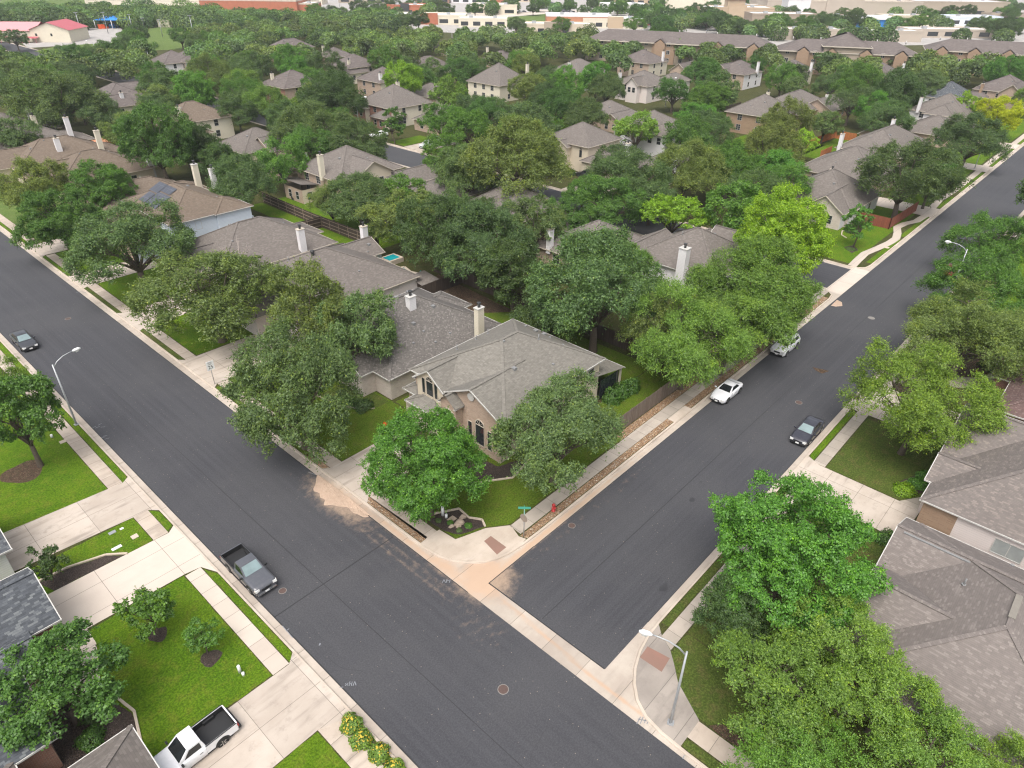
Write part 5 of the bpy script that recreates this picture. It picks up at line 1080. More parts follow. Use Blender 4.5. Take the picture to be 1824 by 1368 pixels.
def crown(seed, R_=4.5, H=.75, nb=14, rb=(.30, .42), nsub=11, rs=(.30, .46), nper=280, size=.18, aspect=.55, spray=.5, low=-.35, bottom=.6, reach=(.50, .68), up=.35, lump=.18):
    """boughs on an uneven dome, leaf clumps on each bough, leaves and leafy twigs on each clump"""
    rng = np.random.default_rng(seed); out = []; cen = []; subs = []
    ga = math.pi*(3-math.sqrt(5)); lob = rng.uniform(0, 6.28, 4)
    for i in range(nb):
        zz = 1-(1-low)*(i+.4)/nb+rng.uniform(-.12, .12); zz = max(-.95, min(1, zz)); th = ga*i+rng.uniform(-.45, .45); rr = math.sqrt(max(0, 1-zz*zz))
        L = 1+lump*(math.sin(2*th+lob[0])*.7+math.sin(3*th+lob[1])*.6+.6*math.sin(4*zz+lob[2])); rad = rng.uniform(*reach)*L
        c = np.array([rr*math.cos(th)*rad, rr*math.sin(th)*rad, zz*rad*H*(1 if zz > 0 else bottom)])*R_; r = rng.uniform(*rb)*R_; cen.append((c, r))
        outd = c/(np.linalg.norm(c)+1e-6)
        D = unit(rng.normal(0, 1, (nsub, 3))+outd*.75+np.array([0, 0, up]))
        for d in D: subs.append((c+d*r*rng.uniform(.55, 1.0)*np.array([1, 1, .8]), r*rng.uniform(*rs), outd))
    for i in range(max(3, nb//4)):
        d = rng.normal(0, 1, 3); d /= np.linalg.norm(d); c = d*rng.uniform(.0, .3)*R_; c[2] = abs(c[2])*H*.8; subs.append((c, rng.uniform(.2, .28)*R_, d))
    for c, r, outd in subs:
        n = int(nper*(r/(.14*R_))**2*rng.uniform(.75, 1.25)); ns = int(n*(1-spray))
        d = unit(rng.normal(0, 1, (ns, 3))+outd*.5+np.array([0, 0, .5])); p = c+d*r*rng.uniform(.7, 1.04, (ns, 1))*np.array([1, 1, .75])
        out.append(leaves(p, d*.9+np.array([0, 0, .5]), rng, size, aspect))
        nt = max(4, int(n*spray/8)); dt = unit(rng.normal(0, .75, (nt, 3))+outd*.7+np.array([0, 0, .6])); Ls = r*rng.uniform(.9, 1.75, nt)
        t = np.linspace(.45, 1, 8)[None, :, None]+rng.uniform(-.03, .03, (nt, 8, 1)); q = c+dt[:, None, :]*Ls[:, None, None]*t+rng.normal(0, .06*r, (nt, 8, 3)); q[:, :, 2] -= t[:, :, 0]**2*.08*Ls[:, None]
        out.append(leaves(q.reshape(-1, 3), np.repeat(dt*.5+np.array([0, 0, .6]), 8, axis=0), rng, size*.9, aspect))
    return np.concatenate(out), cen
def trunk_mesh(name, cen, base, r0, seed, mat='bark', fork=.35, twigs=0, lean=.25, nl=14):
    rng = random.Random(seed); mb = MB(); zf = base*fork
    fx, fy = rng.uniform(-lean, lean), rng.uniform(-lean, lean)
    mb.tube([(0, 0, -.25), (0, 0, .12), (fx*.4, fy*.4, zf*.5), (fx, fy, zf)], [r0*1.5, r0*1.1, r0*.9, r0*.8], 9)
    pick = sorted(cen, key=lambda c: rng.random())[:nl]
    for c, r in pick:
        e = Vector(c)+Vector((0, 0, base)); s_ = Vector((fx, fy, zf)); mid = s_.lerp(e, .5)+Vector((rng.uniform(-.3, .3), rng.uniform(-.3, .3), .25*(e-s_).length*.4)); q1 = s_.lerp(mid, .5)+Vector((0, 0, .12))
        mb.tube([s_, q1, mid, s_.lerp(e, .92)], [r0*.5, r0*.4, r0*.26, r0*.08], 6)
        for k in range(twigs):
            a = mid.lerp(e, rng.uniform(0, .9)); d = Vector((rng.gauss(0, 1), rng.gauss(0, 1), rng.uniform(0, 1.2))).normalized()*rng.uniform(.7, 1.7)*max(.5, r*.7)
            mb.tube([a, a+d*.5+Vector((0, 0, .08)), a+d], [r0*.13, r0*.09, r0*.03], 4, cap=False)
    return mb.mesh(name, [mat])
KIND = {}
def kind(code, n, seed, base, **kw):
    KIND[code] = []
    tw = kw.pop('twigs', 3); r0 = kw.pop('r0', .26); nl = kw.pop('nl', 14); fk = kw.pop('fork', .42)
    for i in range(n):
        P, cen = crown(seed+i*17, **kw); KIND[code].append((quad_mesh('crown', P, 'leaf'), trunk_mesh('trunk', cen, base, r0, seed+i, twigs=tw, fork=fk, nl=nl), base, kw.get('R_', 4.5)))
# live oak (dense, lumpy, small leaves), broadleaf (larger leaves), elm (feathery sprays), dome (even umbrella), sapling, conical
kind('oak', 5, 11, 4.25, R_=4.6, H=.84, nb=16, rb=(.27, .40), nsub=12, rs=(.28, .44), nper=270, size=.175, spray=.5, lump=.18, low=-.5)
kind('bigoak', 4, 51, 5.2, R_=7.0, H=.78, nb=27, rb=(.21, .31), nsub=13, rs=(.28, .44), nper=440, size=.18, spray=.55, lump=.18, low=-.5, r0=.36, nl=18)
kind('broad', 4, 211, 4.8, R_=4.6, H=.95, nb=20, rb=(.24, .34), nsub=10, rs=(.26, .42), nper=230, size=.20, aspect=.62, spray=.45, low=-.65, lump=.13)
kind('bigbroad', 2, 261, 5.6, R_=7.0, H=.90, nb=46, rb=(.18, .25), nsub=12, rs=(.28, .40), nper=620, size=.165, aspect=.62, spray=.40, low=-.65, lump=.06, r0=.34, nl=20)
kind('elm', 5, 411, 4.4, R_=4.6, H=.82, nb=16, rb=(.26, .40), nsub=11, rs=(.26, .44), nper=300, size=.16, aspect=.48, spray=.8, lump=.22, twigs=5, low=-.4, reach=(.5, .76), up=.5)
kind('bigelm', 4, 451, 5.2, R_=7.0, H=.80, nb=31, rb=(.22, .33), nsub=13, rs=(.27, .44), nper=520, size=.17, aspect=.48, spray=.8, lump=.22, twigs=7, low=-.4, reach=(.5, .76), up=.5, r0=.34, nl=18)
kind('dome', 1, 611, 4.2, R_=4.4, H=.62, nb=26, rb=(.2, .26), nsub=9, rs=(.3, .42), nper=210, size=.20, aspect=.6, spray=.3, lump=.05, low=-.1, reach=(.66, .74))
kind('sapling', 2, 711, 1.75, R_=1.5, H=1.1, nb=10, rb=(.28, .4), nsub=7, rs=(.35, .5), nper=70, size=.14, aspect=.6, spray=.55, lump=.25, low=-.7, r0=.06)
kind('cone', 1, 811, 2.6, R_=1.7, H=1.7, nb=16, rb=(.22, .34), nsub=7, rs=(.35, .5), nper=80, size=.15, aspect=.6, spray=.4, lump=.1, low=-.8, bottom=.9, r0=.08)
COLR = {  # leaf base colours
    'o1': (0.110, .182, .062), 'o2': (0.125, .196, .070), 'o3': (.094, .152, .054), 'o4': (.168, .222, .060), 'g1': (0.086, .180, .036), 'g2': (0.108, .220, .034), 'dk': (.076, .132, .040),
    'b1': (.104, .248, .036), 'b2': (.122, .252, .042), 'l1': (.168, .275, .050), 'l2': (.205, .325, .050), 'y1': (.235, .390, .028), 'yy': (.42, .47, .012), 'sg': (.130, .198, .076), 'x1': (.088, .130, .046)}
CNAME = {'o1': 'olive green', 'o2': 'soft olive green', 'o3': 'deep olive green', 'o4': 'yellowish olive', 'g1': 'mid green', 'g2': 'fresh green', 'dk': 'dark green', 'b1': 'bright green', 'b2': 'bright grass-green', 'l1': 'light yellow-green', 'l2': 'lime-tinted', 'y1': 'vivid lime green', 'yy': 'bright yellow', 'sg': 'greyish green'}
KNAME = {'oak': 'oak', 'broad': 'broadleaf tree', 'elm': 'airy tree', 'dome': 'umbrella-shaped tree', 'sapling': 'young tree', 'cone': 'conical tree'}
TREES = []      # (x, y, radius, height scale, kind, colour, label or None, base pixel?)
TRNG = random.Random(99)
def tree(x, y, r, kd, col, label=None, hs=1.0, group=None):
    """a tree of crown radius r standing at (x, y)"""
    kk = 'big'+kd if r > 5.6 and 'big'+kd in KIND else kd
    if 10.3 < x < 12.8 or 12.8 <= x < 24.9 and (y > 0): x = 9.6 if x < 18 else 27.0; print("moved", label)
    elif x > 26 and 14.0 < y < 26.3: y = 28.9 if y > 20 else 11.6; print("moved", label)
    k = KIND[kk][TRNG.randrange(len(KIND[kk]))]; s = r/(k[3]*.90); sz = s**.75*hs if kd not in ('sapling', 'cone') else s*hs
    c = COLR[col]; j = TRNG.uniform(.88, 1.12); h = TRNG.uniform(-.06, .06)
    name = {'oak': 'oak_tree', 'elm': 'elm_tree', 'broad': 'broadleaf_tree', 'dome': 'umbrella_tree', 'sapling': 'young_tree', 'cone': 'conical_tree'}[kd]
    t = thing(name, label or '', 'tree', (x, y, .12), TRNG.uniform(0, 6.28), group); t.scale = (s*TRNG.uniform(.90, 1.12), s*TRNG.uniform(.90, 1.12), sz*TRNG.uniform(.94, 1.06)); t.rotation_euler = (TRNG.uniform(-.07, .07), TRNG.uniform(-.07, .07), t.rotation_euler.z)
    cr = link('crown', k[0], t, (0, 0, k[2])); cr.color = (c[0]*j*(1+h), c[1]*j, c[2]*j*(1-h), 1)
    link('trunk', k[1], t)
    TREES.append((t, x, y, r, kd, col, label)); return t
def tpx(px, py, rpx, kd, col, label=None, hs=1.0, rmul=1.0, zc=None):
    """tree whose crown centre shows at photo pixel (px, py) with half-width rpx"""
    z = zc if zc is not None else 5.2
    for _ in range(3):
        p = G(px, py, z); zz = PX(p)[2]; r = rpx*zz/F_PX*rmul
        k = KIND['big'+kd if r > 5.6 and 'big'+kd in KIND else kd][0]; s = r/(k[3]*.90); sz = s**.75*hs if kd not in ('sapling', 'cone') else s*hs
        z = (k[2]+.12*k[3])*sz
    return tree(p.x, p.y, r, kd, col, label, hs)
T_ = tpx
# --- named trees of the foreground
T_(760, 822, 130, 'broad', 'b1', 'bright green bushy tree on the corner lot, in front of the brick porch', .95)
T_(990, 768, 120, 'oak', 'sg', 'greyish green airy tree beside the corner house, along the second street', 1.05)
T_(525, 690, 126, 'oak', 'o2', 'large olive live oak covering the front of the dark mottled roof', 1.15)
T_(548, 550, 82, 'oak', 'o4', 'smaller olive tree rising behind the large live oak, over the brown roof', 1.3)
T_(645, 598, 74, 'oak', 'o2', 'olive tree leaning over the dark mottled roof', 1.2)
T_(375, 520, 128, 'oak', 'o4', 'wide yellowish olive live oak with bare grey branches at its top', .9)
T_(232, 432, 98, 'oak', 'o2', 'live oak with reddish-brown dead patches along the first street', 1.0)
T_(105, 388, 86, 'broad', 'g1', 'dark green spreading tree over the sidewalk near the upper end of the first street', .85)
T_(180, 332, 62, 'broad', 'g2', 'fresh green tree standing behind the dark spreading street tree', .9)
T_(62, 330, 70, 'oak', 'o4', 'yellowish olive tree by the long tan roofs at the left edge')
T_(15, 245, 42, 'oak', 'o2', 'olive tree overlapping the farthest roofs at the left edge')
T_(28, 732, 78, 'broad', 'g1', 'dark green tree on the left lawn with a ring of dry leaves', 1.25)
T_(-10, 692, 50, 'elm', 'l1', 'light yellow-green tree cut by the left edge, above the lamp post')
T_(-16, 572, 18, 'oak', 'g2', 'tree at the left edge by the black sedan')
T_(266, 1088, 46, 'sapling', 'g2', 'larger of the two young trees on the lower left lawn', 1.0, 1.0, 2.2)
T_(360, 1136, 33, 'sapling', 'b2', 'smaller young tree with a yellowish tip on the lower left lawn', 1.0, 1.0, 1.8)
T_(98, 1215, 112, 'broad', 'g1', 'dense dark green tree between the slate roof and the lower left lawn', .85)
T_(82, 1008, 31, 'sapling', 'dk', 'small dark multi-stemmed tree in the mulch bed by the slate roof', 1.0, 1.0, 2.4)
T_(1405, 975, 160, 'broad', 'b1', 'big rounded bright green tree at the right of the junction', 1.0)
T_(1300, 1090, 66, 'oak', 'dk', 'dark green tree standing under the big rounded bright tree')
T_(1495, 1150, 98, 'elm', 'l1', 'airy yellow-green tree overlapping the large roof in the lower right', 1.0)
T_(1375, 1220, 108, 'elm', 'l1', 'airy yellow-green tree just right of the corner lamp post', .85)
T_(1580, 1240, 96, 'elm', 'l2', 'lime-tinted airy tree in front of the dark red brick wall, lower right', .95)
T_(1420, 1350, 110, 'elm', 'b2', 'grass-green airy tree at the bottom edge, right of the corner ramp', .85)
T_(1640, 1370, 110, 'elm', 'l1', 'airy tree at the bottom edge below the large roof', .85)
T_(1800, 1390, 90, 'elm', 'l2', 'airy tree at the lower right corner of the photo', .85)
T_(1640, 720, 118, 'elm', 'l2', 'lime-tinted airy tree on the lawn behind the black car', 1.0)
T_(1722, 598, 100, 'elm', 'o4', 'yellowish olive tree with visible dark limbs, right side of the second street', .95)
T_(1745, 522, 88, 'oak', 'g2', 'rounded green tree just below the right-hand street lamp', .95)
T_(1775, 432, 78, 'oak', 'g2', 'rounded green tree behind the right-hand street lamp', 1.0)
T_(1812, 338, 42, 'broad', 'g1', 'green tree overhanging the second street at the right edge', 1.1)
T_(1226, 606, 104, 'elm', 'l1', 'big airy yellow-green tree leaning over the white coupe', 1.05)
T_(1352, 536, 90, 'elm', 'l1', 'airy yellow-green tree between the coupe and the white parked vehicle', 1.1)
tree(73.4, 28.6, 7.0, 'elm', 'l1', 'airy yellow-green tree half hiding the white car behind the coupe', 1.0)
T_(1298, 592, 78, 'elm', 'l1', 'airy yellow-green tree above the coupe, between its two larger neighbours', 1.0)
T_(1180, 585, 70, 'elm', 'o4', 'yellowish olive tree at the corner of the back garden of the corner house', 1.1)
T_(1065, 515, 135, 'oak', 'o1', 'large olive tree in the back garden of the corner house', 1.1)
T_(985, 560, 60, 'oak', 'o3', 'deep olive tree at the fence behind the dark mottled roof')
T_(1072, 458, 48, 'elm', 'o4', 'yellowish tree in front of the many-gabled roof')
T_(1125, 468, 46, 'elm', 'g2', 'green tree left of the wide white chimney')
T_(790, 410, 90, 'oak', 'dk', 'huge dark oak, left half, shading the pool garden', 1.15)
T_(862, 425, 95, 'oak', 'o3', 'huge deep olive oak in the middle of the block', 1.05)
T_(952, 402, 56, 'oak', 'o2', 'olive oak hiding the wall below the roof with the red brick side', 1.0)
T_(1012, 388, 42, 'oak', 'g1', 'green oak at the right corner of the roof with the red brick side', 1.0)
T_(915, 480, 75, 'oak', 'dk', 'dark green oak at the right end of the pool garden')
T_(1395, 415, 98, 'broad', 'y1', 'vivid lime tree beside the crossing gutter of the side street', 1.2)
T_(1320, 372, 62, 'broad', 'b2', 'bright grass-green tree behind the roof with the wide white chimney', 1.15)
T_(1200, 378, 60, 'dome', 'y1', 'lime umbrella-shaped tree over the inner street', .95)
T_(1534, 392, 26, 'cone', 'b1', 'small conical bright green tree on the curved lawn', 1.1, 1.0, 3.2)
T_(1615, 316, 80, 'oak', 'o3', 'large deep olive oak by the reddish fence', 1.1)
T_(1730, 245, 58, 'oak', 'o3', 'deep olive tree in front of the white house with the tall chimney', 1.1)
T_(1782, 203, 42, 'broad', 'yy', 'bright yellow tree near the far end of the second street', 1.0)
T_(1715, 192, 30, 'broad', 'y1', 'yellow-green tree touching the bright yellow tree', 1.0)
T_(1432, 252, 25, 'broad', 'y1', 'small vivid lime tree enclosed by orange fences')
T_(1370, 262, 58, 'oak', 'o4', 'yellowish olive tree left of the orange fence'); T_(1300, 300, 62, 'oak', 'g2', 'rounded green tree above the lime umbrella tree'); T_(1225, 300, 75, 'oak', 'o4', 'olive tree in front of the low roof with white chimney')
T_(1120, 320, 70, 'oak', 'o1', 'olive tree right of the white parked sports car'); T_(1100, 290, 38, 'oak', 'o3', 'small olive tree at the wing of the arched-entry house'); T_(1395, 330, 46, 'elm', 'g2', 'green tree left of the six-sided roof')
T_(915, 285, 92, 'oak', 'o4', 'broad yellowish olive tree left of the arched-entry house', 1.15); T_(830, 310, 66, 'oak', 'o2', 'olive tree by the low roof at the inner street'); T_(1085, 360, 56, 'oak', 'g1', 'green tree between the inner street and the many-gabled roof')
T_(640, 350, 72, 'oak', 'o2', 'olive tree in front of the cream house with the very tall chimney', .9); T_(590, 360, 42, 'elm', 'o4', 'yellowish tree beside the patio roof'); T_(715, 345, 45, 'broad', 'g2', 'green tree between the low inner-street roof and the huge oak')
T_(430, 325, 66, 'oak', 'o1', 'rounded olive tree behind the pale blue house', 1.05); T_(390, 290, 40, 'oak', 'dk', 'dark tree behind the solar-panel roof'); T_(280, 245, 72, 'broad', 'g1', 'big dark broadleaf tree behind the tan roofs', 1.3); T_(340, 255, 50, 'broad', 'dk', 'dark green broadleaf tree right of the big dark one', 1.2); T_(225, 235, 36, 'oak', 'o4', 'olive tree beside the orange-brown awning')
T_(100, 180, 82, 'oak', 'sg', 'very broad greyish green oak at the left', 1.0); T_(165, 205, 46, 'oak', 'sg', 'greyish green oak in front of the low gables'); T_(55, 155, 50, 'oak', 'o1', 'olive tree behind the very broad greyish oak')
T_(345, 160, 42, 'broad', 'b1', 'bright broadleaf tree above the stepped tan roof', 1.15); T_(295, 150, 40, 'oak', 'o1', 'olive oak left of the bright broadleaf tree'); T_(590, 170, 60, 'oak', 'dk', 'large dark oak left of the large steep brown roof', 1.2); T_(560, 225, 65, 'oak', 'o2', 'olive oak below the wide roof with brick gable'); T_(515, 215, 45, 'oak', 'o1', 'olive tree at the low brown roof mid left')
T_(640, 255, 60, 'oak', 'o3', 'deep olive tree at the inner street above the tall chimney', 1.05); T_(560, 262, 46, 'oak', 'g1', 'green tree behind the very tall chimney'); T_(500, 285, 48, 'oak', 'g2', 'green tree left of the very tall chimney', 1.1)
T_(720, 140, 40, 'broad', 'y1', 'vivid round lime tree behind the large steep brown roof', 1.2); T_(700, 215, 22, 'cone', 'g1', 'slim green tree on the front lawn of the large steep house', 1.0); T_(800, 165, 34, 'broad', 'l1', 'light green tree right of the half-hidden roof', 1.1); T_(835, 230, 42, 'oak', 'g2', 'green tree right of the low wing roof')
T_(860, 205, 40, 'oak', 'g1', 'green tree in front of the tall pyramid roof'); T_(1012, 152, 38, 'broad', 'b1', 'bright broadleaf tree in front of the long left slope', 1.15); T_(1080, 155, 40, 'oak', 'o2', 'olive tree left of the pale pinkish house'); T_(1200, 165, 32, 'oak', 'g1', 'round green tree at the far street lamp'); T_(1135, 232, 40, 'broad', 'l2', 'lime tree before the white-walled many-hipped house'); T_(1225, 245, 45, 'oak', 'g1', 'dark rounded tree right of the white-walled many-hipped house', 1.1)
T_(1000, 190, 45, 'oak', 'g1', 'green oak behind the small back lawn'); T_(1045, 205, 45, 'oak', 'o3', 'deep olive oak left of the low roof beside a small lawn'); T_(975, 225, 28, 'broad', 'g2', 'small green tree left of the arched-entry roof')
T_(1595, 165, 55, 'oak', 'dk', 'large dark oak above the long ridge', 1.2); T_(1530, 150, 44, 'oak', 'g2', 'green oak left of the large dark one, upper right', 1.1); T_(1580, 210, 50, 'oak', 'o1', 'olive oak just behind the long ridge'); T_(1790, 128, 40, 'broad', 'b1', 'bright green spreading tree at the upper right edge'); T_(1655, 150, 32, 'oak', 'sg', 'greyish tree left of the dark slate roof'); T_(1400, 215, 48, 'oak', 'o4', 'yellowish olive tree below the long roof with chimneys'); T_(1470, 220, 30, 'oak', 'o2', 'olive tree at the right end of the long roof with chimneys')
T_(1340, 120, 30, 'oak', 'g1', 'green tree right of the white-gabled house'); T_(1255, 130, 42, 'oak', 'g1', 'green oak left of the white-gabled house'); T_(1180, 60, 26, 'oak', 'g1', 'tree behind the left end of the long apartment block')
for px, py, rp, kd, col, lab in ((112, 98, 24, 'oak', 'o1', 'olive tree on the near edge of the school grounds, leftmost of the row'), (140, 104, 26, 'oak', 'g1', 'second tree from the left along the school grounds'), (168, 97, 22, 'oak', 'o2', 'third tree from the left along the school grounds'), (196, 92, 24, 'oak', 'g1', 'fourth tree from the left along the school grounds'), (226, 82, 26, 'oak', 'sg', 'greyish tree at the corner of the school grounds, nearest the sunshade'), (255, 88, 24, 'oak', 'g1', 'tree on the near edge of the playing field'), (322, 66, 18, 'oak', 'g1', 'tree at the right end of the playing field'), (350, 78, 24, 'oak', 'o1', 'tree beside the tall pole right of the playing field'), (380, 70, 22, 'oak', 'g2', 'fresh green tree right of the playing field'), (1040, 342, 36, 'oak', 'g2', 'green tree beside the white sports car driveway'), (1160, 352, 44, 'oak', 'o1', 'olive tree left of the lime umbrella tree')):
    T_(px, py, rp, kd, col, lab)
# --- the remaining canopy, filled in where the photo shows trees and no roof
KEEP = [(267, 92, 325, 128), (310, 76, 342, 90), (172, 138, 250, 188), (312, 188, 402, 224), (0, 212, 100, 290), (90, 225, 232, 292), (490, 72, 545, 82), (579, 84, 609, 108), (600, 102, 660, 126), (470, 140, 532, 168), (648, 128, 684, 160), (640, 158, 745, 214), (712, 190, 765, 225), (767, 146, 806, 170), (858, 122, 912, 158),
        (740, 97, 776, 114), (787, 68, 802, 75), (872, 80, 900, 94), (520, 268, 740, 345), (370, 222, 500, 276), (450, 236, 505, 280), (970, 106, 1064, 130), (1140, 90, 1196, 128), (1198, 106, 1236, 122), (1118, 130, 1224, 182), (1296, 112, 1350, 140), (1078, 182, 1125, 215), (1132, 200, 1222, 236), (1008, 222, 1112, 292), (1130, 264, 1210, 288),
        (1316, 176, 1402, 235), (1310, 165, 1490, 212), (880, 316, 995, 372), (1396, 110, 1440, 122), (1444, 122, 1456, 136), (1562, 118, 1618, 148), (1680, 148, 1728, 162), (1644, 170, 1740, 214), (1736, 148, 1830, 184), (1516, 225, 1632, 264), (1425, 262, 1558, 322), (1415, 315, 1572, 410), (1638, 205, 1690, 242), (1162, 408, 1354, 505), (1015, 380, 1168, 440),
        (690, 268, 770, 305), (1060, 50, 1384, 76), (1384, 60, 1642, 95), (1648, 70, 1830, 102), (0, 28, 235, 90), (170, 36, 335, 80), (660, 228, 735, 250), (1020, 320, 1080, 345), (1420, 236, 1520, 275), (920, 185, 952, 200), (1108, 180, 1140, 192), (1785, 210, 1824, 320), (1700, 250, 1800, 330), (1745, 228, 1800, 262), (500, 345, 640, 440), (1030, 300, 1090, 330), (380, 5, 560, 30), (640, 0, 1060, 52), (1060, 0, 1430, 56), (1430, 0, 1760, 60)]
FRNG = random.Random(5)
def hits_house(x, y, r):
    for o in HOUSE_BOX:
        if o[0]-r*.2 < x < o[1]+r*.2 and o[2]-r*.2 < y < o[3]+r*.2: return True
    return False
HOUSE_BOX = []
for o in bpy.data.objects:
    if o.get('category') in ('house', 'apartment building'):
        xs, ys = [], []
        for c in o.children:
            if c.name.split('.')[0] == 'wall':
                co = np.array([(o.matrix_basis @ Vector(v.co))[:2] for v in c.data.vertices]); xs += [co[:, 0].min(), co[:, 0].max()]; ys += [co[:, 1].min(), co[:, 1].max()]
        if o.get('category') == 'house': HOUSE_BOX.append((min(xs), max(xs), min(ys), max(ys)))
def on_street(x, y): return (9 < x < 26.8) or (12 < y < 28.5 and x > 12) or (96 < x < 111 and y < 140)
fill = 0; tries = 0
placed = [(x, y, r) for (_, x, y, r, *_r) in TREES]
FILLGROUP = 'trees filling the gardens of the neighbourhood'
cand = []
for i in range(0, 48):
    for j in range(0, 62):
        x = 58+i*7.6+FRNG.uniform(-2.6, 2.6); y = 30+j*7.6+FRNG.uniform(-2.6, 2.6); cand.append((x, y))
cand.sort(key=lambda p: math.hypot(*p))
MAXFILL = 300-len(TREES)-95
REST = []
for x, y in cand:
    px, py, zz = PX((x, y, 5.5))
    if zz < 60 or not (-30 < px < 1854 and 24 < py < 470): continue
    far = math.hypot(x, y)
    if far > 430 or on_street(x, y): continue
    r = FRNG.uniform(3.9, 5.6)*(1.0 if far < 200 else 1.2); hs_ = FRNG.uniform(.9, 1.15)
    if hits_house(x, y, r): continue
    if any((x-a)**2+(y-b)**2 < (.72*(r+c))**2 for a, b, c in placed): continue
    rp = r*F_PX/zz
    bad = False
    for (a, b, c, d) in KEEP:
        if a-rp*.55 < px < c+rp*.55 and b-rp*.35 < py < d+rp*.50: bad = True; break
    if bad: continue
    if fill >= MAXFILL: REST.append((x, y, r, hs_)); placed.append((x, y, r)); continue
    kd = FRNG.choices(['oak', 'oak', 'broad', 'elm'], [5, 3, 2, 2])[0]; col = FRNG.choices(['o1', 'o2', 'o3', 'g1', 'g2', 'dk', 'o4', 'sg', 'b1', 'l1', 'y1'], [5, 5, 3, 4, 4, 2, 3, 3, 2, 2, 1])[0]
    tree(x, y, r, kd, col, None, hs_); placed.append((x, y, r)); fill += 1
print('TREES', len(TREES), 'filled', fill)
# labels of the filling trees: colour + kind + where they stand from the nearest landmark; a rank keeps each one apart
from collections import defaultdict
buckets = defaultdict(list)
FR = Vector((math.cos(YAW), math.sin(YAW))); RT = Vector((math.sin(YAW), -math.cos(YAW)))
for t, x, y, r, kd, col, lab in TREES:
    if lab: continue
    best = min(LANDMARKS, key=lambda L: (L[1][0]-x)**2+(L[1][1]-y)**2); d = Vector((x-best[1][0], y-best[1][1])); a, b = d.dot(FR), d.dot(RT)
    rel = ('behind' if a > 0 else 'before') if abs(a) > abs(b) else ('right of' if b > 0 else 'left of')
    buckets[(CNAME[col]+' '+KNAME[kd], rel, best[0])].append((d.length, t))
ORD = ['closest', 'second-closest', 'third-closest', 'fourth-closest', 'fifth-closest', 'sixth-closest', 'seventh-closest', 'eighth-closest']
for (nm, rel, lm), L in buckets.items():
    L.sort(key=lambda q: q[0])
    for k, (d, t) in enumerate(L):
        t['label'] = f'{nm} {rel} {lm}' if len(L) == 1 else f'{ORD[min(k, 7)]} {nm} {rel} {lm}'
        t['group'] = FILLGROUP
# dead grey limbs in the top of the yellowish oak
P0 = G(410, 455, 9.0)
mb = MB(); rr = random.Random(3)
for k in range(26):
    a = Vector((P0.x+rr.uniform(-1.6, 1.6), P0.y+rr.uniform(-1.6, 1.6), rr.uniform(7.6, 8.8))); d = Vector((rr.gauss(0, 1), rr.gauss(0, 1), rr.uniform(.5, 1.6))).normalized()*rr.uniform(1.6, 3.0); b = a+d*.5+Vector((0, 0, .2))
    mb.tube([a, b, a+d], [.05, .035, .012], 4, cap=False)
    for q in range(3):
        s_ = a.lerp(a+d, rr.uniform(.3, .9)); e = s_+Vector((rr.gauss(0, 1), rr.gauss(0, 1), rr.uniform(-.1, .8))).normalized()*rr.uniform(.5, 1.1); mb.tube([s_, e], [.025, .008], 3, cap=False)
for t in TREES:
    if t[6] and 'bare grey branches' in t[6]:
        o = mb.build('dead_branch', 'deadwood'); o.parent = t[0]; o.matrix_parent_inverse = (Matrix.LocRotScale(t[0].location, t[0].rotation_euler, t[0].scale)).inverted()
# far woods reading as one mass
def mass_crown(rng, x, y, r, h, n=2200):
    th = rng.uniform(0, 6.28, 26); zz = rng.uniform(-.15, 1, 26); q = np.sqrt(1-zz**2); C = np.stack([q*np.cos(th), q*np.sin(th), zz*.75], 1)*rng.uniform(.55, .85, (26, 1))*r
    k = rng.integers(0, 26, n); d = unit(rng.normal(0, 1, (n, 3))+C[k]/r*.6+np.array([0, 0, .5])); p = C[k]+d*rng.uniform(.24, .36, (n, 1))*r*np.array([1, 1, .8])
    TINT.append(np.tile(rng.uniform(.6, 1.45)*np.array([rng.uniform(.85, 1.15), 1, rng.uniform(.8, 1.1)]), (4*n, 1)))
    return leaves(p*np.array([1, 1, h])+np.array([x, y, 4.9*h]), d+np.array([0, 0, .35]), rng, .72, .65)
nr = np.random.default_rng(77); TINT = []
def set_tint(o):
    t = np.concatenate(TINT); a = o.data.attributes.new('tint', 'FLOAT_COLOR', 'POINT'); a.data.foreach_set('color', np.hstack([t, np.ones((len(t), 1))]).astype(np.float32).reshape(-1)); TINT.clear()
if REST:
    o = link('distant_woodland', quad_mesh('distant_woodland', np.concatenate([mass_crown(nr, *q) for q in REST]), 'leaf_far')); o.color = (.118, .178, .060, 1); o['kind'] = 'stuff'; set_tint(o)
print('REST', len(REST))
def woods(name, pts, r, n, col):
    rng = np.random.default_rng(5); out = []
    for (px, py) in pts:
        c = G(px, py, 4); rad = r*rng.uniform(.8, 1.25)
        d = unit(rng.normal(0, 1, (n, 3))+np.array([0, 0, .5])); p = np.array([c.x, c.y, 4.2])+d*rad*np.array([1, 1, .85])*rng.uniform(.75, 1.05, (n, 1)); out.append(leaves(p, d+np.array([0, 0, .4]), rng, 1.0, .7)); TINT.append(np.tile(rng.uniform(.65, 1.4)*np.array([rng.uniform(.85, 1.15), 1, rng.uniform(.8, 1.1)]), (4*n, 1)))
    o = link(name, quad_mesh(name, np.concatenate(out), 'leaf_far')); o.color = (*COLR[col], 1); o['kind'] = 'stuff'; set_tint(o); return o
wr = random.Random(12)
woods('far_woods', [(wr.uniform(-20, 390), 20+wr.uniform(-5, 9)+15*(px_/400)) for px_ in range(0, 400, 3)] , 6.5, 1100, 'o1')
woods('far_woods', [(wr.uniform(340, 700), 38+wr.uniform(-8, 14)) for _ in range(110)], 6.0, 1100, 'o1')
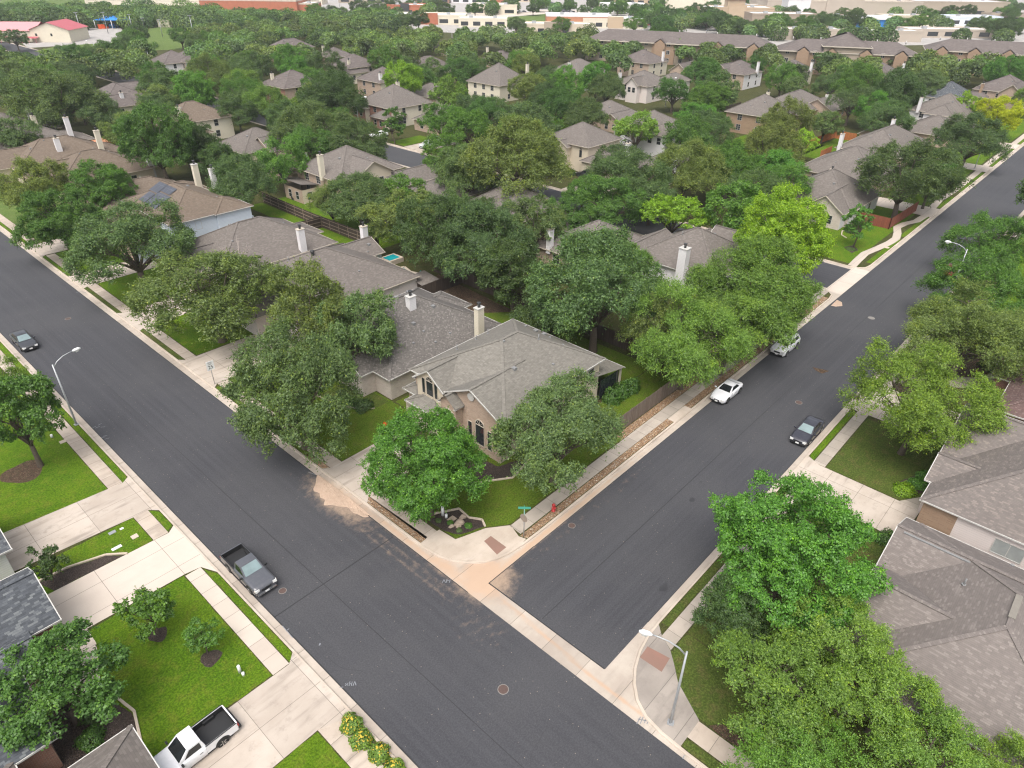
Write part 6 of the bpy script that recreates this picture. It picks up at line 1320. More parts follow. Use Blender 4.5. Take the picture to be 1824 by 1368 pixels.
sp = [(wr.uniform(900, 1824), wr.uniform(4, 30)) for _ in range(20)]+[(wr.uniform(1120, 1290), wr.uniform(20, 46)) for _ in range(26)]+[(wr.uniform(1430, 1800), wr.uniform(38, 56)) for _ in range(12)]+[(wr.uniform(680, 1000), wr.uniform(2, 26)) for _ in range(10)]+[(wr.uniform(1290, 1390), wr.uniform(46, 60)) for _ in range(12)]+[(wr.uniform(1390, 1824), wr.uniform(56, 68)) for _ in range(14)]
woods('far_woods', sp, 5.0, 1100, 'o1')
FT = [(960, 10), (1015, 12), (1055, 8), (700, 12), (735, 8), (780, 8), (795, 22), (846, 18), (877, 14), (910, 10), (950, 16), (1000, 46), (920, 46), (1075, 22), (1040, 20), (1100, 16), (1135, 22), (1150, 20), (1170, 22), (1190, 26), (1210, 24), (1225, 30), (1240, 22), (1255, 26), (1270, 18), (1130, 46), (1160, 40), (1180, 46), (1200, 40), (1145, 34), (1260, 40), (1280, 46), (1300, 56), (1320, 54), (1340, 52), (1360, 50), (1378, 42), (1392, 40), (1440, 30), (1500, 26), (1545, 42), (1520, 44), (1595, 40), (1612, 44), (1640, 40), (1480, 40), (1460, 44), (1655, 30), (1690, 26), (1725, 22), (1740, 48), (1760, 44), (1790, 50), (1805, 56), (1820, 46), (1775, 56), (1785, 22), (1815, 14), (1800, 28), (560, 22), (590, 24), (612, 26), (640, 18), (668, 14), (690, 24), (678, 30), (660, 32), (720, 40), (745, 40), (575, 34), (1080, 6), (1110, 4), (1180, 4), (1320, 8), (1400, 14), (1660, 6), (1720, 4), (1780, 4), (235, 70), (245, 66), (28, 72), (1408, 28), (1428, 46)]
FAREL = 'trees of the commercial strip'
base_far = []
for px_, py_ in FT:
    c = G(px_, py_, 4.5)
    kd = 'broad' if wr.random() < .6 else 'oak'; t = tree(c.x, c.y, wr.uniform(5.0, 7.8), kd, wr.choice(['g1', 'o1', 'g2', 'dk']), 'x', wr.uniform(.8, 1.0)); TREES[-1] = TREES[-1][:6]+(None,)
    base_far.append(t)
buckets = defaultdict(list)
for (t, x, y, r, kd, col, lab) in TREES[-len(FT):]:
    best = min(LANDMARKS, key=lambda L: (L[1][0]-x)**2+(L[1][1]-y)**2); d = Vector((x-best[1][0], y-best[1][1])); a, b = d.dot(FR), d.dot(RT)
    rel = ('behind' if a > 0 else 'before') if abs(a) > abs(b) else ('right of' if b > 0 else 'left of')
    buckets[('far '+CNAME[col]+' round tree', rel, best[0])].append((d.length, t))
for (nm, rel, lm), L in buckets.items():
    L.sort(key=lambda q: q[0])
    for k, (d, t) in enumerate(L): t['label'] = f'{nm} {rel} {lm}' if len(L) == 1 else f'{ORD[min(k, 7)]} {nm} {rel} {lm}'; t['group'] = FAREL

# ---------------------------------------------------------------- shrubs and hedges
def shrub_mesh(seed, r, h, size, n, flower=0):
    rng = np.random.default_rng(seed); d = unit(rng.normal(0, 1, (n, 3))+np.array([0, 0, .35])); d[:, 2] = np.abs(d[:, 2])
    lum = 1+.12*np.sin(d[:, 0:1]*5+seed)+.12*np.sin(d[:, 1:2]*6+seed*2); p = d*np.array([r, r, h])*lum*rng.uniform(.72, 1.04, (n, 1))
    return quad_mesh('foliage', leaves(p, d+np.array([0, 0, .3]), rng, size, .6), 'leaf')
SH = [shrub_mesh(3, .8, .9, .14, 1500), shrub_mesh(8, 1.0, .8, .16, 1500), shrub_mesh(21, .7, .62, .13, 1300)]
def shrub(x, y, s, col, label, k=0, hs=1.0, name='shrub', group=None):
    o = link(name, SH[k], None, (x, y, .12), TRNG.uniform(0, 6)); o.scale = (s, s, s*hs); o.color = (*COLR[col], 1); return tag(o, label, 'shrub', group)
fl = MB(); frr = random.Random(4)
for k in range(80):
    a, e = frr.uniform(0, 6.28), frr.uniform(.1, 1.5); p = Vector((math.cos(a)*math.cos(e)*.72, math.sin(a)*math.cos(e)*.72, math.sin(e)*.68)); n_ = p.normalized(); u = n_.orthogonal()*.024; v = n_.cross(u)
    fl.face([p-u-v, p+u-v, p+u+v, p-u+v])
flm = fl.mesh('flowers', ['flower'])
for (x, y, s, lab) in ((11.72, 23.75, 1.05, 'yellow-flowered bush closest to the driveway at the bottom kerb'), (11.5, 22.5, 1.05, 'yellow-flowered bush second from the driveway at the bottom kerb'), (11.75, 21.0, 1.0, 'yellow-flowered bush third from the driveway at the bottom kerb'), (11.75, 19.6, 1.0, 'yellow-flowered bush at the bottom edge by the kerb')):
    o = shrub(x, y, s, 'l1', lab, 2, 1.1, 'flowering_bush', 'yellow-flowered bushes along the kerb'); f = link('flowers', flm, o)
shrub(58.8, 5.5, 1.0, 'y1', 'bright lime shrub at the end of the right-hand driveway lawn', 1); shrub(60.6, 4.8, .9, 'b1', 'green shrub beside the bright lime one by the grey blended roof', 1); shrub(62.2, 4.7, .8, 'b1', 'green shrub against the front wall right of the lime one', 1)
shrub(51.2, 4.6, 1.1, 'g1', 'dark shrub beside the garage gable of the large roof', 0); shrub(88.9, 4.6, 1.9, 'dk', 'clipped round dark bush beside the reddish roof', 0, 1.0); shrub(90.6, 3.2, .8, 'dk', 'small bush next to the clipped round one', 0)
shrub(28.1, 32.3, .42, 'b1', 'small green plant left of the slab in the corner bed', 2); shrub(28.9, 30.9, .5, 'b1', 'small green plant right of the slab in the corner bed', 2); shrub(27.6, 33.2, .4, 'sg', 'greyish tuft at the sidewalk end of the corner bed', 2); shrub(28.0, 31.1, .4, 'sg', 'pale tuft at the front tip of the corner bed', 2)
shrub(33.6, 51.6, 1.4, 'dk', 'rounded dark shrub by the pale brick wall of the second house', 0, .8); shrub(33.0, 53.4, 1.2, 'g1', 'second rounded shrub along the front of the dark mottled roof', 0, .8); shrub(31.5, 58.2, 1.3, 'g2', 'fresh green shrub under the large live oak', 1, .9)
shrub(33.4, 47.0, .6, 'g1', 'shrub at the left corner of the corner-house garage', 0); shrub(1.2, 36.4, 1.2, 'dk', 'dark shrub in the bed under the dense tree', 0); shrub(.4, 34.4, 1.0, 'g1', 'shrub against the garage in the dark mulch bed', 0); shrub(0.2, 49.9, .9, 'g1', 'green shrub at the left edge by the slate roof', 0)
shrub(124.6, 33.9, 1.3, 'dk', 'dark hedge clump below the small conical tree', 0, .8); shrub(126.3, 34.6, 1.2, 'dk', 'second dark clump beside the small conical tree', 0, .8); shrub(116.2, 31, .8, 'o2', 'low plants in the oval bed on the curved lawn', 1, .5)
o = shrub(118.9, 91.2, 1.4, 'dk', 'hedge below the windows of the arched-entry house', 0, .8)
for x, y in ((52.6, 33.3), (54.2, 33.1), (55.8, 32.9)): shrub(x, y, 1.25, 'g1', 'tall glossy hedge shrub beside the screened porch of the corner house', 0, 1.45, 'hedge_shrub', 'hedge shrubs at the screened porch')
for x, y, s_ in ((28.6, 31.7, .35), (28.25, 31.45, .22), (29.3, 32.0, .26), (27.9, 31.9, .2)):
    me = bpy.data.meshes.new('boulder'); bm = bmesh.new(); bmesh.ops.create_icosphere(bm, subdivisions=2, radius=1)
    for v in bm.verts: v.co *= 1+.18*math.sin(v.co.x*5+x*9)+.12*math.sin(v.co.y*7)
    bm.to_mesh(me); bm.free(); me.materials.append(M['boulder']); o = link('boulder', me, None, (x, y, .15+s_*.25)); o.scale = (s_*1.3, s_, s_*.6); tag(o, {.35: 'largest flat stone in the corner bed', .22: 'small stone in front of the largest one in the corner bed', .26: 'stone right of the largest one in the corner bed', .2: 'tiniest stone in the corner bed'}[s_], 'stone', 'stones in the corner bed')
# ---------------------------------------------------------------- vehicles
def loft(mb, st, mi=0):
    """st: rows of points (closed rings)"""
    mb.grid(st, mi, True, closed=True)
    for row, fl in ((st[0], True), (st[-1], False)): mb.face(row if not fl else row[::-1], mi)
def ring_(x, w, z0, z1, sh=.10, tuck=.06):
    return [Vector((x, y, z)) for y, z in ((-w+tuck, z0), (-w, z0+.16), (-w, z1-sh*1.1), (-w+sh*.6, z1-sh*.25), (-w+sh*2.2, z1), (w-sh*2.2, z1), (w-sh*.6, z1-sh*.25), (w, z1-sh*1.1), (w, z0+.16), (w-tuck, z0))]
WHEEL = {}
def wheel_meshes(r):
    if r in WHEEL: return WHEEL[r]
    t, k = MB(), MB(); t.tube([(0, -.11, 0), (0, -.1, 0), (0, .1, 0), (0, .11, 0)], [r*.86, r, r, r*.86], 18); k.tube([(0, -.118, 0), (0, .118, 0)], r*.62, 14); k.tube([(0, -.125, 0), (0, .125, 0)], r*.16, 8)
    for q in range(5):
        a = q*2*math.pi/5; k.bar((.16*r*math.cos(a), -.121, .16*r*math.sin(a)), (.6*r*math.cos(a), -.121, .6*r*math.sin(a)), .03, .05, 1); k.bar((.16*r*math.cos(a), .121, .16*r*math.sin(a)), (.6*r*math.cos(a), .121, .6*r*math.sin(a)), .03, .05, 1)
    WHEEL[r] = (t.mesh('wheel', ['rubber']), k.mesh('rim', ['black', 'chrome'])); return WHEEL[r]
def greenhouse(root, spec, W, glassf):
    """spec: base x front, top x front, top x rear, base x rear, z belt, z roof; W: half widths (belt, roof)"""
    xb0, xt0, xt1, xb1, zb, zr = spec; wb, wt = W; mb = MB()
    A = [Vector((xb0, -wb*.93, zb)), Vector((xb0, wb*.93, zb)), Vector((xb1, wb*.93, zb)), Vector((xb1, -wb*.93, zb))]
    n = 6; top = [Vector((xt0, -wt, zr-.05)), Vector((xt0, wt, zr-.05)), Vector((xt1, wt, zr-.05)), Vector((xt1, -wt, zr-.05))]
    for i in range(4): mb.face([A[i], A[(i+1) % 4], top[(i+1) % 4], top[i]][::-1])
    rows = []
    for i in range(n+1):
        u = i/n; x = xt0+(xt1-xt0)*u; row = []
        for j in range(n+1):
            v = j/n*2-1; row.append((x, wt*v, zr-.05+.07*(1-v*v)*(1-(2*u-1)**4)+.012))
        rows.append(row)
    mb.grid(rows)
    def pane(name, a, b, c, d, mat, m=(.08, .08, .1, .1)):
        n_ = (b-a).cross(d-a).normalized()
        def P(u, v): return (a.lerp(b, u)).lerp(d.lerp(c, u), v)
        q = [P(m[0], m[2]), P(1-m[1], m[2]), P(1-m[1], 1-m[3]), P(m[0], 1-m[3])]
        ctr = (A[0]+A[2]+top[0]+top[2])/4
        if n_.dot(q[0]-ctr) < 0: n_ = -n_
        g = MB(); g.face([p+n_*.012 for p in q]); g.build(name, mat, root)
    pane('windscreen', A[1], A[0], top[0], top[1], glassf, (.07, .07, .06, .05)); pane('rear_window', A[3], A[2], top[2], top[3], 'carglass', (.09, .09, .12, .08))
    return mb, A, top, pane
def car(name, label, x, y, ang, color, kind='sedan', glassf='carglass', group='parked cars', z=.015):
    t = thing(name, label, 'car' if 'pickup' not in name else 'pickup truck', (x, y, z), ang, group); b = MB(); c3 = (*color, 1)
    if kind == 'sedan':
        L, W, r, ax = 4.75, .90, .33, (1.42, -1.38)
        st = [(2.33, .62, .30, .62), (2.25, .78, .22, .70), (1.9, .87, .2, .78), (1.3, .90, .2, .88), (.75, .90, .2, .93), (-.6, .90, .2, .96), (-1.5, .90, .2, 1.0), (-1.95, .88, .24, 1.02), (-2.3, .80, .3, .98), (-2.38, .70, .38, .80)]
        gh, gw = (.98, .12, -1.12, -1.88, .93, 1.44), (.84, .60)
    elif kind == 'coupe':
        L, W, r, ax = 4.6, .92, .34, (1.40, -1.30)
        st = [(2.28, .55, .30, .58), (2.18, .76, .22, .68), (1.8, .88, .2, .80), (1.2, .92, .2, .90), (.6, .92, .2, .95), (-.6, .92, .2, .97), (-1.5, .92, .2, .99), (-1.95, .86, .26, .97), (-2.22, .72, .34, .86)]
        gh, gw = (.85, -.05, -.95, -1.75, .93, 1.38), (.84, .56)
    elif kind == 'suv':
        L, W, r, ax = 4.8, .94, .37, (1.45, -1.40)
        st = [(2.35, .70, .34, .78), (2.28, .84, .26, .92), (1.9, .92, .24, 1.02), (1.2, .94, .24, 1.08), (0, .94, .24, 1.10), (-1.6, .94, .24, 1.12), (-2.25, .90, .28, 1.10), (-2.38, .82, .36, .95)]
        gh, gw = (1.05, .45, -1.85, -2.3, 1.08, 1.72), (.88, .68)
    else:
        L, W, r, ax = 5.2, .92, .37, (1.62, -1.52)
        st = [(2.55, .74, .36, .80), (2.48, .86, .30, .94), (2.2, .91, .28, 1.0), (1.1, .92, .28, 1.06), (.75, .92, .28, 1.08), (-.55, .92, .28, 1.08)]
        gh, gw = (.98, .30, -.48, -.62, 1.06, 1.70), (.86, .68)
    loft(b, [ring_(*q) for q in st])
    g, A, top, pane = greenhouse(t, gh, gw, glassf)
    for k in range(len(g.f)): pass
    off = len(b.v); b.v += g.v; b.f += [tuple(i+off for i in f) for f in g.f]; b.uv += g.uv; b.mi += g.mi; b.sm += g.sm
    if kind == 'pickup':
        # open bed
        b.box(-2.55, -.56, -.92, -.84, .45, 1.08); b.box(-2.55, -.56, .84, .92, .45, 1.08); b.box(-2.60, -2.52, -.84, .84, .45, 1.06); b.box(-.60, -.555, -.84, .84, .45, 1.05)
        l = MB(); l.box(-2.52, -.60, -.84, .84, .5, .62); [l.box(-1.9, -1.2, s*.84-.12 if s > 0 else s*.84, s*.84 if s > 0 else s*.84+.12, .62, .86) for s in (-1, 1)]; [l.box(-2.52, -.6, s*.838-.005, s*.838+.005, .62, 1.04) for s in (-1, 1)]; l.box(-2.52, -2.515, -.83, .83, .62, 1.03); l.box(-.605, -.6, -.83, .83, .62, 1.03); l.box(-2.55, -.56, -.925, -.86, 1.081, 1.10); l.box(-2.55, -.56, .86, .925, 1.081, 1.10)
        l.build('bed_liner', 'black', t)
        bm_ = MB(); bm_.box(-2.78, -2.6, -.86, .86, .42, .62); bm_.build('rear_bumper', 'black' if color[0] > .5 else 'chrome', t)
    body = b.build('body', ['paint'], t); body.color = c3
    # side glass, split into two panes by a pillar
    for nm, ia, ib in (('side', 1, 2), ('side', 3, 0)):
        xs = (0, .52, .56, 1) if kind != 'pickup' and kind != 'coupe' else (0, 1)
        a, bb, tc, td = A[ia], A[ib], top[ib], top[ia]
        if len(xs) == 2: pane('side_window', a, bb, tc, td, 'carglass', (.16, .14, .14, .14) if kind == 'pickup' else (.10, .18, .14, .14))
        else:
            for u0, u1 in ((0.09, .50), (.545, .88)): pane('side_window', a, bb, tc, td, 'carglass', (u0, 1-u1, .12, .13))
    for sy in (-1, 1):
        for xx in ax:
            wm, rm = wheel_meshes(r); w = link('wheel', wm, t, (xx, sy*(W-.09), r)); link('rim', rm, w)
            ar = MB(); n = 10
            for i in range(n): ar.bar((xx+(r+.055)*math.cos(math.pi*i/n), sy*(W+.002), r+(r+.055)*math.sin(math.pi*i/n)), (xx+(r+.055)*math.cos(math.pi*(i+1)/n), sy*(W+.002), r+(r+.055)*math.sin(math.pi*(i+1)/n)), .03, .10)
            ar.build('wheel_arch', 'black', t)
        x0, w0, z0, z1 = st[0]; x1, w1, _, z2 = st[1]; xr, wr_, zr0, zr1 = st[-1] if kind != 'pickup' else (-2.6, .92, .4, 1.0)
        hl = MB(); hl.obox((x1+.02, sy*(w1-.14), z2-.10), (.10, -sy*.03, .0), (.05*-sy*0+.03, sy*.15, 0), (-.03, 0, .07)); hl.build('headlight', 'lamp_clear', t)
        tl = MB(); tl.obox((xr-.005, sy*(wr_-.12), zr1-.16), (.04, 0, 0), (0, .13, 0), (0, 0, .08)); tl.build('tail_light', 'lamp_red', t)
        mi = MB(); mi.obox((gh[0]-.12, sy*(W+.10), gh[4]+.08), (.06, 0, 0), (0, .10, 0), (0, 0, .06)); mm = mi.build('mirror', 'black' if kind == 'pickup' else ['paint'], t); mm.color = c3
        if kind == 'pickup': am = MB(); am.obox((x1-.04, sy*(w1+.005), z2-.10), (.06, 0, 0), (0, .02, 0), (0, 0, .06)); am.build('turn_signal', 'amber', t)
        dh = MB(); dh.box(-.35, -.15, sy*(W+.001)-.012, sy*(W+.001)+.012, st[3][3]-.22, st[3][3]-.18); dh.build('door_handle', 'black' if color[0] > .3 else 'chrome', t)
    x0, w0, z0, z1 = st[0]
    gr = MB(); gr.obox((x0+.005, 0, z1-.12), (.03, 0, 0), (0, w0*.52, 0), (0, 0, .09)); gr.build('grille', 'black', t)
    bp = MB(); bp.obox((x0+.02, 0, z0+.02), (.05, 0, 0), (0, w0*1.02, 0), (0, 0, .07)); bp.build('front_bumper', 'chrome' if kind == 'pickup' else 'black', t)
    np_ = MB(); np_.obox((x0+.075, 0, z0+.1), (.008, 0, 0), (0, .16, 0), (0, 0, .08)); np_.build('number_plate', 'white', t)
    un = MB(); un.box(-2.2, 2.2, -W+.12, W-.12, .17, .3); un.build('underbody', 'black', t)
    return t
PI = math.pi
car('pickup_truck', 'grey pickup with an empty dark bed parked at the left kerb', 13.72, 39.4, -PI/2, (.075, .078, .09), 'pickup', 'carglass_shade')
car('pickup_truck', 'white pickup with black bed liner on the lower left driveway', 4.2, 29.25, PI+.02, (.74, .74, .76), 'pickup')
car('parked_car', 'black sedan parked at the left kerb, far up the first street', 14.0, 92.2, -PI/2, (.03, .032, .038), 'sedan', 'carglass_shade')
car('parked_car', 'black sedan with silvery sunshade parked at the right kerb', 61.2, 15.45, PI, (.028, .028, .04), 'sedan', 'carglass_shade')
car('parked_car', 'white coupe parked below the airy trees, nearest the junction', 62.4, 25.1-.2, PI, (.76, .76, .78), 'coupe')
car('parked_car', 'white car half hidden under the trees behind the coupe', 76.6, 24.6, PI, (.74, .74, .75), 'suv')
car('parked_car', 'red car peeking out under the right-hand street lamp', *tuple(G(1692, 482, .7))[:2], PI, (.32, .02, .025), 'sedan')
car('parked_car', 'white sedan on the driveway in front of the arched-entry house', 113.0, 81.6, PI*.98, (.74, .74, .75), 'coupe'); car('parked_car', 'black car on the driveway beside the arched entry', 119.5, 87.5, PI/2, (.02, .02, .022), 'suv')
car('parked_car', 'silver-white car on the driveway across the inner street', 113.2, 131.0, PI, (.62, .63, .64), 'suv'); car('parked_car', 'white car behind the silver one across the inner street', 117.5, 133.6, PI, (.72, .72, .72), 'sedan')
car('parked_car', 'white car in front of the large steep brown roof', 111.8, 148.5, PI*.9, (.72, .72, .72), 'sedan'); car('parked_car', 'dark car on the inner street close to the low roof', 94.5, 111, PI*.97, (.02, .021, .023), 'suv'); car('parked_car', 'dark car at the kerb of the inner street under the branches', 106.4, 117.5, -PI/2, (.02, .02, .025), 'sedan')
car('parked_car', 'pale grey car beside the low roof mid left', *tuple(G(480, 240, .7))[:2], .3, (.45, .46, .48), 'sedan'); car('parked_car', 'second dark car beside the low roof, parked by the pale one', *tuple(G(508, 247, .7))[:2], .3, (.05, .05, .06), 'sedan')
# small cars far away in the commercial strip
def tiny_car():
    b = MB(); loft(b, [ring_(*q) for q in [(2.3, .72, .3, .7), (1.5, .9, .25, .88), (-1.6, .9, .25, .98), (-2.3, .8, .3, .9)]], 0)
    g = [(1.0, .8, .9), (.2, .62, 1.45), (-1.1, .62, 1.45), (-1.8, .8, .95)]
    for (x0, w0, z0), (x1, w1, z1) in zip(g[:-1], g[1:]):
        b.face([(x0, -w0, z0), (x0, w0, z0), (x1, w1, z1), (x1, -w1, z1)], 0 if z0 == z1 else 1)
    for sgn in (-1, 1): b.face([(x, sgn*w, z) for x, w, z in g], 1)
    return b.mesh('parked_car', ['paint', 'carglass'])
TC = tiny_car(); cr_ = random.Random(8); CC = [((.7, .7, .71), 'white'), ((.03, .03, .035), 'black'), ((.3, .31, .33), 'grey'), ((.4, .03, .03), 'red'), ((.04, .08, .25), 'blue'), ((.55, .55, .56), 'silver')]
LOTS = [((962, 2), (1032, 28), 15, .0, 'in the slanting car row at the top centre'), ((968, 8), (1012, 27), 9, .0, 'in the second slanting car row at the top centre'), ((640, 13), (700, 11), 10, 1.57, 'beyond the white lot at the top left of centre'), ((575, 20), (620, 26), 6, 1.57, 'in the lot right of the big brick store'), ((625, 20), (672, 19), 7, 1.57, 'at the edge of the white lot'), ((905, 24), (945, 22), 5, 1.57, 'by the cream shop beyond the green strip'), ((1640, 27), (1700, 24), 12, 1.57, 'in front of the tan superstore'), ((1150, 46), (1200, 48), 6, .3, 'in the lot left of the round pavilion'), ((1560, 36), (1590, 36), 4, .4, 'by the beige big-box store'), ((800, 33), (870, 39), 3, .2, 'on the road along the green strip'), ((975, 48), (1005, 50), 4, 1.0, 'left of the orange brick shop'), ((1770, 30), (1800, 26), 3, .3, 'at the far right lot')]
for (a, b, n, ro, where) in LOTS:
    seen = defaultdict(int); items = []
    for k in range(n):
        u = (k+.5)/n; c = G(a[0]+(b[0]-a[0])*u+cr_.uniform(-2, 2), a[1]+(b[1]-a[1])*u, 0); col, nm = CC[cr_.choices(range(6), [5, 4, 3, 1, 1, 3])[0]]
        o = link('parked_car', TC, None, (c.x, c.y, .155), VIEW+ro+PI/2+cr_.uniform(-.1, .1)); o.color = (*col, 1); items.append((o, nm)); seen[nm] += 1
    cnt = defaultdict(int); OR2 = ['first', 'second', 'third', 'fourth', 'fifth', 'sixth', 'seventh', 'eighth']
    for o, nm in items:
        lab = f'{nm} car {where}' if seen[nm] == 1 else f'{OR2[cnt[nm]]} {nm} car from the left {where}'; cnt[nm] += 1
        tag(o, lab, 'car', 'cars in the far parking lots')

# ---------------------------------------------------------------- street lamps, signs, hydrant, covers
def lamp(x, y, ang, label, h=7.0, reach=2.1, group='street lamps'):
    t = thing('street_lamp', label, 'street lamp', (x, y, .14), ang, group)
    b = MB(); b.tube([(0, 0, 0), (0, 0, .06)], [.22, .22], 10); b.tube([(0, 0, .06), (0, 0, 1.2), (0, 0, h)], [.10, .095, .065], 10); b.build('pole', 'metal', t)
    b = MB(); b.box(-.2, .2, -.2, .2, 0, .04); [b.tube([(sx*.15, sy*.15, .04), (sx*.15, sy*.15, .1)], .025, 6) for sx in (-1, 1) for sy in (-1, 1)]; b.build('base_plate', 'metal', t)
    b = MB(); b.tube([(0, 0, h-.35), (.45, 0, h+.12), (1.1, 0, h+.42), (1.7, 0, h+.52), (reach, 0, h+.54)], [.055, .052, .045, .04, .04], 8); b.build('arm', 'metal', t)
    b = MB(); b.tube([(reach-.05, 0, h+.53), (reach+.15, 0, h+.55), (reach+.5, 0, h+.54), (reach+.72, 0, h+.5)], [.06, .14, .16, .08], 10); hd = b.build('lamp_head', 'white', t)
    b = MB(); b.tube([(reach+.2, 0, h+.47), (reach+.25, 0, h+.38), (reach+.5, 0, h+.38), (reach+.55, 0, h+.46)], [.05, .12, .12, .05], 8); b.build('lens', 'lamp_clear', hd); return t
lamp(25.4, 9.25, math.radians(112), 'tall street lamp on the near corner ramp, lower right'); lamp(12.0, 70.0, 0.15, 'street lamp leaning over the first street at the left')
p = G(1732, 300, .14); lamp(p.x, 28.9, -1.35, 'street lamp far up the second street beside the deep olive tree'); p = G(1722, 447, 7.5); lamp(p.x, p.y, 1.75, 'street lamp above the red car on the right side', 7.6)
for px, py, an, lab in ((176, 112, 2.4, 'far street lamp among trees below the school'), (272, 132, 2.5, 'far street lamp in front of the white house near the school'), (432, 184, -.8, 'street lamp right of the stepped tan roof'), (1185, 190, -.5, 'street lamp in front of the pale pinkish house'), (806, 90, 2.4, 'far street lamp below the small blue-grey roof'), (797, 130, -.6, 'street lamp left of the tall pyramid roof'), (640, 232, -.5, 'street lamp left of the large steep brown roof')):
    p = G(px, py, 0); lamp(p.x, p.y, an, lab, 7.5)
for px, py, h_, lab in ((147, 66, 11, 'tall light pole at the right end of the school'), (193, 60, 10, 'light pole left of the blue sunshade'), (238, 60, 9, 'light pole right of the blue sunshade'), (262, 68, 9, 'dark pole on the playing field'), (290, 66, 8, 'thin pole near the field shed'), (348, 78, 12, 'tall pole right of the playing field'), (1254, 92, 9, 'dark pole in front of the long apartment block'), (606, 22, 14, 'tall pole beside the white parking lot'), (1625, 46, 10, 'light pole behind the raised apartment roof')):
    p = G(px, py, 0); t = thing('light_pole', lab, 'pole', (p.x, p.y, .13)); b = MB(); b.tube([(0, 0, 0), (0, 0, h_)], [.2, .12], 6); b.build('pole', 'metal' if 'dark' not in lab else 'flue', t); b = MB(); b.box(-.9, .9, -.25, .25, h_, h_+.3); b.build('lamp_head', 'metal', t)
# corner street-name and stop sign (seen from the back)
t = thing('street_sign', 'stop sign seen from behind with crossed green street-name blades on the corner', 'street sign', (31.15, 26.72, .14))
b = MB(); b.tube([(0, 0, 0), (0, 0, 3.0)], .045, 8); b.build('post', 'metal', t)
b = MB(); b.tube([(-.06, 0, 2.1), (-.045, 0, 2.1)], .40, 8, smooth=False); o_ = b.build('stop_plate', 'signback', t)
for an, z in ((.75, 2.92), (2.3, 3.16)):
    b = MB(); b.obox((0, 0, z), (.50*math.cos(an), .50*math.sin(an), 0), (-.012*math.sin(an), .012*math.cos(an), 0), (0, 0, .11)); b.build('name_blade', 'signgreen', t)
def text_mesh(txt, size, mat):
    cu = bpy.data.curves.new('lettering', 'FONT'); cu.body = txt; cu.size = size; cu.extrude = .002; cu.align_x = 'CENTER'; cu.align_y = 'CENTER'
    ob = bpy.data.objects.new('lettering', cu); COL.objects.link(ob); dg = bpy.context.evaluated_depsgraph_get(); me = bpy.data.meshes.new_from_object(ob.evaluated_get(dg)); bpy.data.objects.remove(ob); bpy.data.curves.remove(cu)
    me.name = 'lettering'; me.materials.clear(); me.materials.append(M[mat]); return me
t = thing('speed_limit_sign', 'white speed limit 25 sign on a thin post by the driveway', 'traffic sign', (25.2, 67.1, .14), math.radians(-90)); b = MB(); b.tube([(0, 0, 0), (0, 0, 2.9)], .04, 8); b.build('post', 'metal', t)
b = MB(); b.box(-.42, .42, -.075, -.055, 1.85, 2.95); sp = b.build('sign_plate', 'white', t)
# sign faces along the street towards the camera
for txt, s_, z in (('SPEED', .17, 2.76), ('LIMIT', .17, 2.58), ('25', .58, 2.2)):
    o = link('lettering', text_mesh(txt, s_, 'blacktext'), sp, (0, -.079, z)); o.rotation_euler = (math.pi/2, 0, 0)
t.rotation_euler = (0, 0, 0)
t = thing('street_sign', 'small sign on a green post under the lime-tinted tree at the right kerb', 'street sign', (67.3, 13.5, .14)); b = MB(); b.tube([(0, 0, 0), (0, 0, 2.6)], .04, 6); b.build('post', 'metal', t); b = MB(); b.box(-.03, .03, -.45, .45, 2.2, 2.7); b.build('sign_plate', 'signback', t)
t = thing('fire_hydrant', 'red fire hydrant in the river rock strip', 'fire hydrant', (35.2, 26.9, .14)); b = MB(); b.tube([(0, 0, 0), (0, 0, .06), (0, 0, .08), (0, 0, .55), (0, 0, .62)], [.19, .19, .13, .13, .17], 12); b.build('barrel', 'hydrant', t); b = MB(); b.tube([(0, 0, .62), (0, 0, .7), (0, 0, .78), (0, 0, .84)], [.17, .15, .08, .04], 12); b.build('bonnet', 'hydrant', t); b = MB(); b.tube([(-.24, 0, .45), (.24, 0, .45)], .065, 8); b.tube([(0, 0, .42), (0, -.25, .42)], .085, 8); b.build('nozzle', 'hydrant', t)
for x, y, r, lab in ((19.98, 18.56, .42, 'rusty manhole cover with pale ring in the middle of the first street, bottom'), (34.98, 24.7, .36, 'manhole cover near the hydrant'), (14.6, 36.3, .34, 'small round cover in front of the grey pickup'), (66.5, 18.46, .42, 'manhole cover by the black sedan with the sunshade'), (20.0, 95.9, .42, 'manhole cover far up the first street'), (93.0, 19.8, .5, 'pale manhole cover in the middle of the second street'), (55.6, 26.72, .34, 'round lid on the storm inlet apron')):
    z = .012 if lab[0] != 'r' or 'round lid' not in lab else .137; t = thing('manhole_cover', lab, 'manhole cover', (x, y, z)); b = MB(); b.tube([(0, 0, -.01), (0, 0, .010)], r*.9, 20, smooth=False); b.build('rim_ring', 'ring' if 'lid' not in lab else 'rust', t); b = MB(); b.tube([(0, 0, -.01), (0, 0, .016)], r*.78, 20, smooth=False); b.build('cover', 'rust' if 'pale manhole' not in lab else 'ring', t)
t = thing('storm_inlet', 'storm drain opening in the kerb with a concrete lid', 'storm drain', (55.55, 26.2, .0)); b = MB(); b.box(-1.5, 1.5, -.03, .02, .02, .125); b.build('opening', 'flue', t); b = MB(); b.box(-1.7, 1.7, -.05, .8, .147, .175); b.build('lid', 'kerb', t)
